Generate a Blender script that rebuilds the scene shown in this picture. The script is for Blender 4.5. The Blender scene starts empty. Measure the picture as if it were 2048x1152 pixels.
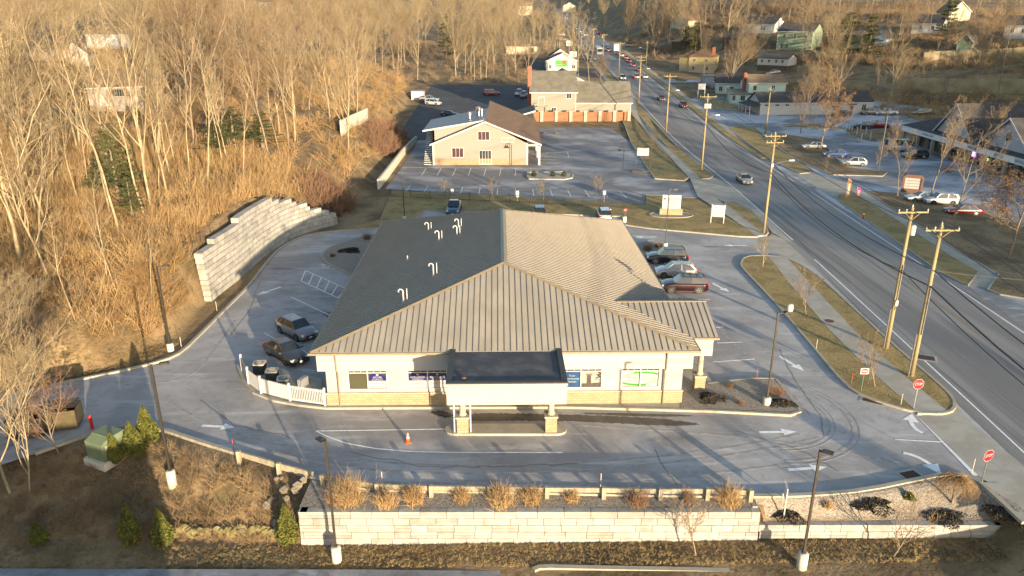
import bpy, bmesh, math, random
import numpy as np
from mathutils import Vector, Matrix
random.seed(7)
SC = bpy.context.scene
COL = SC.collection
R = math.radians
PI = math.pi
# ------------------------------------------------------------------ camera
CAM_H = 27.0; PITCH = R(20.0); F = 1500.0
cd = bpy.data.cameras.new('camera'); cam = bpy.data.objects.new('camera', cd); COL.objects.link(cam)
cam.location = (0, 0, CAM_H); cam.rotation_euler = (R(90) - PITCH, 0, 0)
cd.sensor_width = 36; cd.lens = F / 2048 * 36; cd.clip_end = 4000; cd.clip_start = 0.5
SC.camera = cam
# ------------------------------------------------------------------ light
SUN_DIR = Vector((0.48, -0.88, 0)).normalized()
SUN_EL = R(6.7)
to_sun = Vector((SUN_DIR.x * math.cos(SUN_EL), SUN_DIR.y * math.cos(SUN_EL), math.sin(SUN_EL)))
w = bpy.data.worlds.new('World'); SC.world = w; w.use_nodes = True
nt = w.node_tree; nt.nodes.clear()
sky = nt.nodes.new('ShaderNodeTexSky'); sky.sky_type = 'NISHITA'; sky.sun_disc = False
sky.sun_elevation = SUN_EL; sky.sun_rotation = math.atan2(SUN_DIR.x, SUN_DIR.y); sky.air_density = 1.0; sky.dust_density = 1.2; sky.ozone_density = 1.5
bg = nt.nodes.new('ShaderNodeBackground'); bg.inputs[1].default_value = 0.15
wo = nt.nodes.new('ShaderNodeOutputWorld'); nt.links.new(sky.outputs[0], bg.inputs[0]); nt.links.new(bg.outputs[0], wo.inputs[0])
ld = bpy.data.lights.new('sun', 'SUN'); ld.energy = 4.4; ld.angle = R(0.6); ld.color = (1.0, 0.80, 0.54)
sun = bpy.data.objects.new('sun', ld); COL.objects.link(sun)
sun.rotation_euler = (to_sun).to_track_quat('Z', 'Y').to_euler()
SC.view_settings.view_transform = 'Standard'; SC.view_settings.look = 'None'
SC.view_settings.exposure = 1.55; SC.view_settings.gamma = 1
SC.cycles.max_bounces = 5; SC.cycles.diffuse_bounces = 2; SC.cycles.glossy_bounces = 2; SC.cycles.transparent_max_bounces = 6
# ------------------------------------------------------------------ helpers: terrain
def sst(a, b, x):
    t = np.clip((x - a) / (b - a), 0, 1); return t * t * (3 - 2 * t)
def ramp(y):
    y = np.asarray(y, float)
    return 0.055 * np.where(y < 155, 0, np.where(y < 195, (y - 155) ** 2 / 80, y - 175))
XB_Y = [20, 45, 50, 53, 56, 60, 68, 88, 99, 110, 123, 171, 195, 240, 262, 320, 900]
XB_X = [-80, -64, -52, -35.5, -30.5, -29.8, -30.6, -30.4, -26.5, -24, -23, -22.8, -28, -30, -34, -60, -90]
YK_X = [-60, -36, -33, -27, -24.7, -20.6, -18, -15, -12.5, -10, -5, 0, 15, 18.3, 21.4, 25.7, 28.6, 29.6, 30.4, 60]
YK_Y = [47, 45.5, 45.2, 44.6, 45.5, 43.4, 42.2, 40.8, 39.5, 38.5, 38.2, 38.1, 37.8, 37.9, 38.2, 39.6, 39.5, 36.6, 33, 30]
def wall_h(y):
    return np.interp(y, [59.5, 63.5, 66.5, 70, 78, 84, 90, 94, 98, 100.5, 102], [0, 3.2, 4.8, 4.9, 5.8, 6.2, 6.0, 4.6, 2.4, 0.9, 0])
def H(x, y):
    x = np.asarray(x, float); y = np.asarray(y, float)
    z = ramp(y)
    xb = np.interp(y, XB_Y, XB_X)
    d = np.maximum(0, xb - x)
    dd = np.maximum(0, d - 1.5)
    hill = 6.0 * (1 - np.exp(-dd / 6.5)) + 8.0 * (1 - np.exp(-dd / 60))
    hill *= 1 - 0.5 * sst(230, 330, y)
    hw = wall_h(y)
    hill = np.maximum(hill, hw * np.where(y < 68.0, sst(.1, 2.3, d), sst(0.4, 1.4, d)) + 0.1 * dd * (hw > 0))
    z = z + hill
    # right hill
    s = (x - 84) * 0.9 + (y - 222) * 0.45
    hr = 17 * sst(0, 130, s) * sst(60, 95, x) * sst(150, 200, y + 0.2 * (x - 100))
    z = z + hr
    # front drop
    yk = np.interp(x, YK_X, YK_Y)
    zb = np.interp(x, [-60, -12, 27, 60], [-2.4, -2.3, -1.75, -1.0])
    f = yk - y
    slope = zb * sst(0.5, np.maximum(2.6, yk - 36.4), f)
    inw = (x > -12.75)
    bed = np.where(x < 14.4, -0.05, -0.93 * sst(0.05, .93, f / np.maximum(yk - 36.5, .5)))
    wallz = np.where(y > 36.45, bed, zb)
    wallz = np.where(x > 28.7, zb * sst(1.0, 7, f) , wallz)
    fr = np.where(inw, wallz, slope)
    z = np.where(f > 0.0, z * 0 + fr, z)
    return z
fwd = Vector((0, math.cos(PITCH), -math.sin(PITCH))); upv = Vector((0, math.sin(PITCH), math.cos(PITCH)))
def ray(px, py):
    return Vector(((px - 1024) / F, 0, 0)) + fwd + upv * ((576 - py) / F)
def PZ(px, py, z=0.0):
    d = ray(px, py); t = (z - CAM_H) / d.z
    return Vector((d.x * t, d.y * t, z))
def PY(px, py, Y):
    d = ray(px, py); t = Y / d.y
    return Vector((d.x * t, Y, CAM_H + d.z * t))
def PX(px, py, X):
    d = ray(px, py); t = X / d.x
    return Vector((X, d.y * t, CAM_H + d.z * t))
def G(px, py, dz=0.0):
    d = ray(px, py)
    ts = np.concatenate([np.arange(30, 120, 0.25), np.arange(120, 1500, 1.0)])
    z = CAM_H + d.z * ts; h = H(d.x * ts, d.y * ts)
    k = np.argmax(z < h)
    if not (z < h).any(): k = len(ts) - 1
    a, b = ts[k - 1], ts[k]
    for _ in range(16):
        m = (a + b) / 2
        if CAM_H + d.z * m < float(H(d.x * m, d.y * m)): b = m
        else: a = m
    return Vector((d.x * b, d.y * b, float(H(d.x * b, d.y * b)) + dz))
def hz(x, y): return float(H(x, y))
# ------------------------------------------------------------------ helpers: meshes
class MB:
    def __init__(s): s.v = []; s.f = []; s.m = []; s.T = None
    def add(s, vs, fs, mi=0):
        o = len(s.v)
        if s.T is not None: vs = [s.T @ Vector(v) for v in vs]
        s.v += [tuple(v) for v in vs]; s.f += [tuple(i + o for i in f) for f in fs]; s.m += [mi] * len(fs); return s
    def box(s, cx, cy, cz, sx, sy, sz, mi=0, rz=0, rx=0, ry=0):
        hx, hy, h = sx / 2, sy / 2, sz / 2
        vs = [Vector((x, y, z)) for z in (-h, h) for y in (-hy, hy) for x in (-hx, hx)]
        if rz or rx or ry:
            M = Matrix.Rotation(rz, 3, 'Z') @ Matrix.Rotation(ry, 3, 'Y') @ Matrix.Rotation(rx, 3, 'X'); vs = [M @ v for v in vs]
        vs = [v + Vector((cx, cy, cz)) for v in vs]
        return s.add(vs, [(0, 2, 3, 1), (4, 5, 7, 6), (0, 1, 5, 4), (1, 3, 7, 5), (3, 2, 6, 7), (2, 0, 4, 6)], mi)
    def bb(s, x0, x1, y0, y1, z0, z1, mi=0):
        return s.box((x0 + x1) / 2, (y0 + y1) / 2, (z0 + z1) / 2, abs(x1 - x0), abs(y1 - y0), abs(z1 - z0), mi)
    def tube(s, p0, p1, r0, r1=None, n=8, mi=0, cap=True):
        p0 = Vector(p0); p1 = Vector(p1); r1 = r0 if r1 is None else r1
        d = (p1 - p0); d.normalize()
        a = d.orthogonal().normalized(); b = d.cross(a)
        vs = []
        for p, r in ((p0, r0), (p1, r1)):
            for i in range(n):
                t = 2 * PI * i / n; vs.append(p + (a * math.cos(t) + b * math.sin(t)) * r)
        fs = [(i, (i + 1) % n, n + (i + 1) % n, n + i) for i in range(n)]
        if cap: fs += [tuple(range(n))[::-1], tuple(range(n, 2 * n))]
        return s.add(vs, fs, mi)
    def path(s, pts, r, n=6, mi=0):
        for i in range(len(pts) - 1):
            rr = r if not isinstance(r, (list, tuple)) else r[i]
            r2 = r if not isinstance(r, (list, tuple)) else r[i + 1]
            s.tube(pts[i], pts[i + 1], rr, r2, n, mi)
        return s
    def lathe(s, prof, n=16, mi=0, at=(0, 0, 0)):
        vs = []; fs = []
        for r, z in prof:
            for i in range(n):
                t = 2 * PI * i / n; vs.append((at[0] + r * math.cos(t), at[1] + r * math.sin(t), at[2] + z))
        for k in range(len(prof) - 1):
            for i in range(n):
                j = (i + 1) % n; fs.append((k * n + i, k * n + j, (k + 1) * n + j, (k + 1) * n + i))
        fs.append(tuple(range(n))[::-1]); fs.append(tuple(range((len(prof) - 1) * n, len(prof) * n)))
        return s.add(vs, fs, mi)
    def prism(s, pts, z0, z1, mi=0):
        n = len(pts)
        ar = sum(pts[i][0] * pts[(i + 1) % n][1] - pts[(i + 1) % n][0] * pts[i][1] for i in range(n))
        if ar < 0: pts = pts[::-1]
        vs = [(p[0], p[1], z0) for p in pts] + [(p[0], p[1], z1) for p in pts]
        fs = [(i, (i + 1) % n, n + (i + 1) % n, n + i) for i in range(n)] + [tuple(range(n))[::-1], tuple(range(n, 2 * n))]
        return s.add(vs, fs, mi)
    def ext(s, pts, d, mi=0):
        """extrude a planar polygon of 3-D points along vector d"""
        n = len(pts); d = Vector(d); pts = [Vector(p) for p in pts]
        nn = Vector((0, 0, 0))
        for i in range(n): nn += pts[i].cross(pts[(i + 1) % n])
        if nn.dot(d) < 0: pts = pts[::-1]
        vs = pts + [p + d for p in pts]
        fs = [(i, (i + 1) % n, n + (i + 1) % n, n + i) for i in range(n)] + [tuple(range(n))[::-1], tuple(range(n, 2 * n))]
        return s.add(vs, fs, mi)
    def quad(s, a, b, c, d, mi=0): return s.add([a, b, c, d], [(0, 1, 2, 3)], mi)
    def text(s, body, size, M, mi=0, depth=0.0, width=None):
        cu = bpy.data.curves.new('txt', 'FONT'); cu.body = body; cu.size = size; cu.align_x = 'CENTER'; cu.align_y = 'CENTER'
        cu.resolution_u = 2; cu.extrude = depth
        o = bpy.data.objects.new('txt', cu); COL.objects.link(o)
        dg = bpy.context.evaluated_depsgraph_get(); me = bpy.data.meshes.new_from_object(o.evaluated_get(dg))
        k = 1.0
        if width and len(me.vertices):
            xs = [v.co.x for v in me.vertices]; k = width / (max(xs) - min(xs))
        vs = [M @ Vector((v.co.x * k, v.co.y, v.co.z)) for v in me.vertices]
        s.add(vs, [tuple(p.vertices) for p in me.polygons], mi)
        bpy.data.objects.remove(o); bpy.data.curves.remove(cu); bpy.data.meshes.remove(me)
        return s
    def build(s, name, mats, parent=None, smooth=False, loc=None):
        me = bpy.data.meshes.new(name); me.from_pydata(s.v, [], s.f)
        if not isinstance(mats, (list, tuple)): mats = [mats]
        for m in mats: me.materials.append(m)
        if len(mats) > 1: me.polygons.foreach_set('material_index', s.m)
        if smooth: me.polygons.foreach_set('use_smooth', [True] * len(s.f))
        me.update()
        o = bpy.data.objects.new(name, me); COL.objects.link(o)
        if parent is not None: o.parent = parent
        if loc is not None: o.location = loc
        return o
def thing(name, label, cat, loc=(0, 0, 0), rz=0, group=None):
    o = bpy.data.objects.new(name, None); COL.objects.link(o); o.location = loc; o.rotation_euler = (0, 0, rz)
    o.empty_display_size = 0.3
    o['label'] = label; o['category'] = cat
    if group: o['group'] = group
    return o
def tag(o, label, cat, group=None, kind=None):
    o['label'] = label; o['category'] = cat
    if group: o['group'] = group
    if kind: o['kind'] = kind
    return o
def struct(o, label=None, cat=None):
    o['kind'] = 'structure'
    if label: o['label'] = label
    if cat: o['category'] = cat
    return o
def kids(o): return [c for c in bpy.data.objects if c.parent == o]
KID = {}
def dup(root, loc, rz=0, label=None, group=None, scale=None):
    def cp(o, par):
        c = o.copy(); COL.objects.link(c)
        if par is not None: c.parent = par
        for ch in KID.get(o.name) or KID.setdefault(o.name, kids(o)): cp(ch, c)
        return c
    r = cp(root, None); r.location = loc; r.rotation_euler = (0, 0, rz)
    if scale: r.scale = scale if isinstance(scale, (tuple, list)) else (scale,) * 3
    if label: r['label'] = label
    if group: r['group'] = group
    return r
# ------------------------------------------------------------------ helpers: materials
def srgb(h):
    h = h.lstrip('#'); c = [int(h[i:i + 2], 16) / 255 for i in (0, 2, 4)]
    return tuple(x / 12.92 if x <= .04045 else ((x + .055) / 1.055) ** 2.4 for x in c)
def c4(c): return (c[0], c[1], c[2], 1)
MATS = {}
def mat(name, c1, c2=None, scale=4.0, rough=0.8, metal=0.0, bump=0.0, bscale=None, coat=0.0, detail=5, stretch=(1, 1, 1), rot=0, lo=0.35, hi=0.65, emit=None, spec=0.5, world=False):
    if name in MATS: return MATS[name]
    m = bpy.data.materials.new(name); m.use_nodes = True; nt = m.node_tree; b = nt.nodes['Principled BSDF']
    b.inputs['Roughness'].default_value = rough; b.inputs['Metallic'].default_value = metal
    b.inputs['Coat Weight'].default_value = coat; b.inputs['Specular IOR Level'].default_value = spec
    b.inputs['Base Color'].default_value = c4(c1)
    if c2 is None: c2 = tuple(min(1, x * 1.12) for x in c1)
    if world:
        tc = nt.nodes.new('ShaderNodeNewGeometry'); src = tc.outputs['Position']
    else:
        tc = nt.nodes.new('ShaderNodeTexCoord'); src = tc.outputs['Object']
    mp = nt.nodes.new('ShaderNodeMapping'); mp.inputs['Scale'].default_value = stretch; mp.inputs['Rotation'].default_value = (0, 0, rot)
    nt.links.new(src, mp.inputs[0])
    n = nt.nodes.new('ShaderNodeTexNoise'); n.inputs['Scale'].default_value = scale; n.inputs['Detail'].default_value = detail
    nt.links.new(mp.outputs[0], n.inputs['Vector'])
    r = nt.nodes.new('ShaderNodeValToRGB'); r.color_ramp.elements[0].position = lo; r.color_ramp.elements[1].position = hi
    r.color_ramp.elements[0].color = c4(c1); r.color_ramp.elements[1].color = c4(c2)
    nt.links.new(n.outputs[0], r.inputs[0]); nt.links.new(r.outputs[0], b.inputs['Base Color'])
    if bump:
        n2 = nt.nodes.new('ShaderNodeTexNoise'); n2.inputs['Scale'].default_value = bscale or scale * 3; n2.inputs['Detail'].default_value = 4
        nt.links.new(mp.outputs[0], n2.inputs['Vector'])
        bp = nt.nodes.new('ShaderNodeBump'); bp.inputs['Strength'].default_value = bump; bp.inputs['Distance'].default_value = 0.05
        nt.links.new(n2.outputs[0], bp.inputs['Height']); nt.links.new(bp.outputs[0], b.inputs['Normal'])
    if emit: b.inputs['Emission Color'].default_value = c4(emit[0]); b.inputs['Emission Strength'].default_value = emit[1]
    MATS[name] = m; return m
def layered(name, base, layers, rough=0.9, bump=0.0, bscale=8.0, spec=0.3):
    """base colour plus layers (colour, scale, stretch, rotation, lo, hi, strength) masked by world-space noise"""
    m = bpy.data.materials.new(name); m.use_nodes = True; nt = m.node_tree; b = nt.nodes['Principled BSDF']
    b.inputs['Roughness'].default_value = rough; b.inputs['Specular IOR Level'].default_value = spec
    g = nt.nodes.new('ShaderNodeNewGeometry')
    cur = None
    for i, (c, sc, st, ro, lo, hi, k) in enumerate(layers):
        mp = nt.nodes.new('ShaderNodeMapping'); mp.inputs['Scale'].default_value = st; mp.inputs['Rotation'].default_value = (0, 0, ro); mp.inputs['Location'].default_value = (i * 13.7, i * 7.1, 0)
        nt.links.new(g.outputs['Position'], mp.inputs[0])
        n = nt.nodes.new('ShaderNodeTexNoise'); n.inputs['Scale'].default_value = sc; n.inputs['Detail'].default_value = 6; n.inputs['Roughness'].default_value = 0.62; n.inputs['Distortion'].default_value = 0.4
        nt.links.new(mp.outputs[0], n.inputs['Vector'])
        r = nt.nodes.new('ShaderNodeMapRange'); r.interpolation_type = 'SMOOTHSTEP'
        r.inputs['From Min'].default_value = lo; r.inputs['From Max'].default_value = hi; r.inputs['To Max'].default_value = k
        nt.links.new(n.outputs[0], r.inputs['Value'])
        mx = nt.nodes.new('ShaderNodeMix'); mx.data_type = 'RGBA'
        nt.links.new(r.outputs[0], mx.inputs[0])
        if cur is None: mx.inputs[6].default_value = c4(base)
        else: nt.links.new(cur, mx.inputs[6])
        mx.inputs[7].default_value = c4(c); cur = mx.outputs[2]
    nt.links.new(cur, b.inputs['Base Color'])
    if bump:
        n2 = nt.nodes.new('ShaderNodeTexNoise'); n2.inputs['Scale'].default_value = bscale; n2.inputs['Detail'].default_value = 5
        nt.links.new(g.outputs['Position'], n2.inputs['Vector'])
        bp = nt.nodes.new('ShaderNodeBump'); bp.inputs['Strength'].default_value = bump; bp.inputs['Distance'].default_value = 0.08
        nt.links.new(n2.outputs[0], bp.inputs['Height']); nt.links.new(bp.outputs[0], b.inputs['Normal'])
    MATS[name] = m; return m
ONE = (1, 1, 1)
M_ASPH = layered('lot_asphalt', (.27, .252, .238), [((.44, .418, .4), .1, ONE, 0, .4, .62, .85), ((.09, .087, .088), .07, (1, 2.4, 1), .2, .6, .72, .7),
    ((.58, .56, .54), .3, (.45, 3, 1), .15, .52, .75, .7), ((.16, .155, .16), 1.2, ONE, .5, .5, .7, .35), ((.36, .35, .35), 14, ONE, 0, .45, .6, .35)], .85, .12, 30)
M_ROAD = layered('road_asphalt', (.19, .178, .168), [((.28, .266, .25), .1, (3, .12, 1), 0.03, .42, .6, .8), ((.10, .10, .105), .5, (2.2, .06, 1), 0.03, .5, .66, .7), ((.12, .118, .12), 10, ONE, 0, .45, .6, .3)], .8, .1, 30)
M_LOT2 = layered('neighbour_asphalt', (.19, .185, .185), [((.42, .41, .41), .1, (1, 1.3, 1), .3, .45, .65, .8), ((.42, .42, .43), .25, (.5, 2.5, 1), -.7, .58, .74, .7), ((.07, .068, .07), .7, ONE, 0, .55, .7, .4), ((.2, .19, .19), 9, ONE, 0, .45, .6, .25)], .85, .1, 30)
M_LOT3 = layered('salted_asphalt', (.2, .2, .205), [((.52, .52, .54), .05, (1, 1.3, 1), .3, .44, .6, .8), ((.6, .6, .62), .4, (.6, 2.5, 1), .2, .5, .72, .5), ((.1, .1, .105), .5, ONE, 0, .55, .68, .5)], .85, .1, 30)
M_LOWROAD = layered('lower_street_asphalt', (.2, .205, .215), [((.42, .43, .46), .3, (1, 2, 1), 0, .45, .7, .8), ((.09, .09, .095), 1.0, ONE, 0, .5, .65, .5)], .85, .1, 30)
M_CONC = layered('pavement_concrete', (.33, .3, .25), [((.42, .39, .33), .5, ONE, 0, .4, .65, .8), ((.22, .2, .17), 2.5, ONE, 0, .58, .75, .5)], .9, .1, 20)
M_KERB = layered('kerb_concrete', (.36, .325, .26), [((.27, .245, .2), 1.2, ONE, 0, .45, .65, .6)], .9, .1, 15)
M_GRASS = layered('winter_grass', (.33, .24, .10), [((.2, .155, .06), .4, ONE, 0, .42, .6, .8), ((.38, .28, .12), 1.1, (1, .6, 1), .4, .5, .68, .7), ((.08, .06, .03), 6, ONE, 0, .5, .66, .6), ((.3, .22, .11), 9, ONE, 0, .58, .7, .5)], .95, .5, 9)
M_GROUND = layered('leaf_litter_ground', (.27, .19, .10), [((.1, .066, .034), .16, ONE, 0, .4, .6, .8), ((.27, .18, .09), .7, ONE, 0, .5, .68, .7), ((.07, .048, .026), 2.4, ONE, 0, .52, .66, .6), ((.36, .26, .14), 7, ONE, 0, .58, .68, .5), ((.12, .11, .045), .22, ONE, .4, .55, .68, .5)], .95, .7, 4)
M_GRAVEL = layered('landscape_gravel', (.29, .255, .21), [((.16, .13, .1), 7, ONE, 0, .48, .58, .8), ((.46, .42, .36), 9, ONE, 0, .57, .68, .7), ((.25, .19, .13), .8, ONE, 0, .5, .7, .4)], .9, .9, 12)
M_PAINT = mat('road_paint', (.85, .84, .82), (.68, .67, .65), 3, .7, world=True)
M_WHITE = mat('white_panel', (.345, .335, .325), (.31, .30, .29), 1.2, .55)
M_WHITEP = mat('white_paint', (.5, .49, .48), (.44, .43, .42), 2, .5)
M_DARKM = mat('dark_bronze_metal', (.045, .038, .03), (.06, .05, .04), 3, .45, .3)
M_BLACK = mat('black_metal', (.02, .02, .02), (.03, .03, .03), 3, .5)
M_GALV = mat('galvanised_metal', (.42, .42, .42), (.34, .34, .35), 5, .35, .8)
M_GLASS = mat('dark_window_glass', (.03, .035, .035), (.05, .055, .05), .8, .08, 0, spec=.8)
M_WOODP = mat('utility_pole_wood', (.33, .26, .13), (.22, .17, .09), 3, .9, 0, .2, stretch=(1, 1, .1))
M_POLEC = mat('lamp_base_concrete', (.55, .5, .42), (.45, .41, .34), 2, .9, 0, .1)
# ================================================================== terrain
def grid_axis(segs):
    out = []
    for a, b, st in segs:
        n = max(1, int(round((b - a) / st))); out += [a + (b - a) * i / n for i in range(n)]
    out.append(segs[-1][1]); return np.array(out)
def make_terrain():
    xs = grid_axis([(-520, -160, 12), (-160, -46, 2.2), (-46, -20, .6), (-20, 30, 1.0), (30, 80, 1.6), (80, 240, 3), (240, 620, 14)])
    ys = grid_axis([(22, 35, 1), (35, 36.2, .6), (36.2, 36.7, .25), (36.7, 66, .7), (66, 104, .6), (104, 200, 1.6), (200, 420, 4), (420, 1000, 14)])
    X, Y = np.meshgrid(xs, ys); Z = H(X, Y) - 0.06
    rs = np.random.RandomState(3)
    rough = np.zeros_like(X)
    for k, a in ((.35, .16), (.9, .07), (.12, .35)):
        ph = rs.rand(6) * 6.28
        rough += a * (np.sin(X * k + ph[0] + np.sin(Y * k * .7 + ph[1])) * np.sin(Y * k * 1.1 + ph[2] + np.sin(X * k * .6 + ph[3])))
    hillm = (X < np.interp(Y, XB_Y, XB_X) - 3) | ((X > 105) & (Y > 150)) | (Y > 270)
    frm = ((np.interp(X, YK_X, YK_Y) - Y) > 2) & (X < -12)
    hillm &= ~((X > 33) & (X < 53))
    Z = Z + rough * (hillm | frm) * np.where(frm, .5, 1)
    nx, ny = len(xs), len(ys)
    me = bpy.data.meshes.new('ground')
    v = np.stack([X, Y, Z], -1).reshape(-1, 3)
    i = np.arange(ny - 1)[:, None] * nx + np.arange(nx - 1)[None, :]
    f = np.stack([i, i + 1, i + nx + 1, i + nx], -1).reshape(-1, 4)
    raw_mesh(me, v, f); me.materials.append(MATS['leaf_litter_ground'])
    me.polygons.foreach_set('use_smooth', [True] * len(f))
    o = bpy.data.objects.new('ground', me); COL.objects.link(o)
    return struct(o, 'brown leaf-littered ground of the valley and its wooded slopes', 'ground')
def raw_mesh(me, v, f):
    n = len(f); k = f.shape[1]
    me.vertices.add(len(v)); me.vertices.foreach_set('co', np.asarray(v, np.float32).ravel())
    me.loops.add(n * k); me.loops.foreach_set('vertex_index', f.astype(np.int32).ravel())
    me.polygons.add(n); me.polygons.foreach_set('loop_start', np.arange(0, n * k, k, dtype=np.int32))
    try: me.polygons.foreach_set('loop_total', np.full(n, k, dtype=np.int32))
    except Exception: pass
    me.update(calc_edges=True)
make_terrain()
def PP(l, z=0.0): return [PZ(x, y, z) for x, y in l]
def sheet(name, pts, z, m, label=None, cat=None, kind='structure'):
    b = MB(); n = len(pts)
    p = [(q[0], q[1]) for q in pts]
    ar = sum(p[i][0] * p[(i + 1) % n][1] - p[(i + 1) % n][0] * p[i][1] for i in range(n))
    if ar < 0: p = p[::-1]
    b.add([(x, y, z) for x, y in p], [tuple(range(n))])
    o = b.build(name, m); o['kind'] = kind
    if label: o['label'] = label; o['category'] = cat
    return o
def slab(name, pts, z0, z1, m, label=None, cat=None):
    b = MB(); b.prism([(q[0], q[1]) for q in pts], z0, z1); o = b.build(name, m); o['kind'] = 'structure'
    if label: o['label'] = label; o['category'] = cat
    return o
def strip_pts(pts, w, closed=False):
    """left/right offset points of a polyline"""
    n = len(pts); L = []; Rr = []
    for i in range(n):
        a = pts[(i - 1) % n] if (closed or i > 0) else pts[i]; c = pts[(i + 1) % n] if (closed or i < n - 1) else pts[i]
        d = Vector((c[0] - a[0], c[1] - a[1])); d.normalize(); nrm = Vector((-d.y, d.x)) * (w / 2)
        L.append((pts[i][0] + nrm.x, pts[i][1] + nrm.y)); Rr.append((pts[i][0] - nrm.x, pts[i][1] - nrm.y))
    return L, Rr
def ribbon(b, pts, w, z0, z1, closed=False, mi=0, zf=None):
    L, Rr = strip_pts(pts, w, closed); n = len(pts); m = n if closed else n - 1
    zo = (lambda q: zf(q[0], q[1])) if zf else (lambda q: 0.0)
    for i in range(m):
        j = (i + 1) % n
        b.add([(L[i][0], L[i][1], z0 + zo(L[i])), (Rr[i][0], Rr[i][1], z0 + zo(Rr[i])), (Rr[j][0], Rr[j][1], z0 + zo(Rr[j])), (L[j][0], L[j][1], z0 + zo(L[j])),
               (L[i][0], L[i][1], z1 + zo(L[i])), (Rr[i][0], Rr[i][1], z1 + zo(Rr[i])), (Rr[j][0], Rr[j][1], z1 + zo(Rr[j])), (L[j][0], L[j][1], z1 + zo(L[j]))],
              [(4, 5, 6, 7), (0, 4, 7, 3), (1, 2, 6, 5), (0, 1, 5, 4), (3, 7, 6, 2)], mi)
def kerb(name, pts, w=.17, h=.15, closed=False, zf=None):
    b = MB(); ribbon(b, [(q[0], q[1]) for q in pts], w, -.05, h, closed, zf=zf); o = b.build(name, M_KERB); o['kind'] = 'structure'; return o
from mathutils.geometry import delaunay_2d_cdt
def drape(name, pts, dz, m, step=4.0, label=None, cat=None, edge=0.0):
    P = [Vector((q[0], q[1])) for q in pts]; out = []
    for i in range(len(P)):
        a, c = P[i], P[(i + 1) % len(P)]; n = max(1, int((c - a).length / step)); out += [a.lerp(c, k / n) for k in range(n)]
    def inside(p):
        r = False; j = len(P) - 1
        for i in range(len(P)):
            if (P[i].y > p.y) != (P[j].y > p.y) and p.x < (P[j].x - P[i].x) * (p.y - P[i].y) / (P[j].y - P[i].y) + P[i].x: r = not r
            j = i
        return r
    x0, x1 = min(q.x for q in P), max(q.x for q in P); y0, y1 = min(q.y for q in P), max(q.y for q in P)
    inn = [Vector((x, y)) for x in np.arange(x0 + step / 2, x1, step) for y in np.arange(y0 + step / 2, y1, step) if inside(Vector((x, y)))]
    n = len(out); vs, es, fs, *_ = delaunay_2d_cdt(out + inn, [], [list(range(n))], 1, 1e-4)
    b = MB(); f2 = []
    for f in fs:
        a, c, d = vs[f[0]], vs[f[1]], vs[f[2]]
        f2.append(tuple(f) if (c - a).cross(d - a) > 0 else tuple(f)[::-1])
    b.add([(v.x, v.y, hz(v.x, v.y) + dz) for v in vs], f2)
    if edge:
        lo = [(q.x, q.y, hz(q.x, q.y) + dz - edge) for q in out]; hi = [(q.x, q.y, hz(q.x, q.y) + dz) for q in out]; b.add(lo + hi, [(i, (i + 1) % n, n + (i + 1) % n, n + i) for i in range(n)])
    o = b.build(name, m); o['kind'] = 'structure'
    if label: o['label'] = label; o['category'] = cat
    return o
def GG(l): return [G(x, y) for x, y in l]
def smooth_poly(pts, it=2, closed=True):
    p = [Vector((q[0], q[1])) for q in pts]
    for _ in range(it):
        out = []; n = len(p)
        for i in range(n if closed else n - 1):
            a, c = p[i], p[(i + 1) % n]; out += [a * .75 + c * .25, a * .25 + c * .75]
        if not closed: out = [p[0]] + out + [p[-1]]
        p = out
    return p
# ---- main road: left edge line, right edge line (metres)
RY = [10, 42, 80, 121, 180, 250, 400, 600, 800]
def road_l(y): return float(np.interp(y, RY, [31.6, 33.6, 35.4, 36.9, 37.5, 37.9, 38.2, 38.8, 39.2]))
RW = 11.7
def road_strip(name, off0, off1, z, m, y0=10, y1=780, step=6, label=None, cat=None):
    ys = np.arange(y0, y1 + .1, step); vs = []; fs = []
    for y in ys:
        for o_ in (off0, off1): vs.append((road_l(y) + o_, y, float(ramp(y)) + z))
    for i in range(len(ys) - 1): fs.append((2 * i, 2 * i + 1, 2 * i + 3, 2 * i + 2))
    b = MB(); b.add(vs, fs); o = b.build(name, m); o['kind'] = 'structure'
    if label: o['label'] = label; o['category'] = cat
    return o
road_strip('main_road', -1.0, RW + 1.0, .012, M_ROAD, label='grey two-way main road running up the valley', cat='road')
# ---- bank lot
LOT = PP([(-60, 800), (133, 764), (250, 742), (330, 722), (365, 705), (410, 660), (450, 620), (500, 571), (530, 530), (560, 496), (600, 475), (640, 466), (700, 461), (760, 457), (800, 440), (835, 418), (1240, 426), (1300, 445), (1530, 470), (1600, 500),
          (1700, 585), (1850, 725), (1960, 825), (2080, 935), (2080, 1000), (1955, 957), (1849, 958), (1731, 983), (1633, 992), (1508, 995), (1250, 991), (981, 985), (861, 984), (752, 981), (718, 976), (640, 957), (554, 931), (479, 908), (400, 884), (314, 855), (240, 852), (177, 869), (75, 906), (-60, 950)])
sheet('parking_lot', LOT, .0, M_ASPH, 'salt-streaked asphalt lot around the bank', 'parking lot')
# outer kerbs
KN = smooth_poly(PP([(100, 772), (250, 742), (330, 722), (365, 705), (410, 660), (450, 620), (500, 571), (530, 530), (560, 496), (600, 475), (640, 466), (700, 461), (758, 457)]), 1, False)
kerb('kerb', KN, .28, .16)
KS = smooth_poly(PP([(70, 908), (177, 870), (240, 853), (314, 856), (400, 885), (479, 909), (554, 932), (629, 958), (718, 977), (752, 981), (861, 984), (981, 985), (1250, 991), (1508, 995), (1633, 992), (1731, 983), (1849, 958), (1895, 950), (1947, 955), (2000, 1003), (2048, 1048)]), 1, False)
kerb('kerb', KS, .3, .16)
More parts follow.
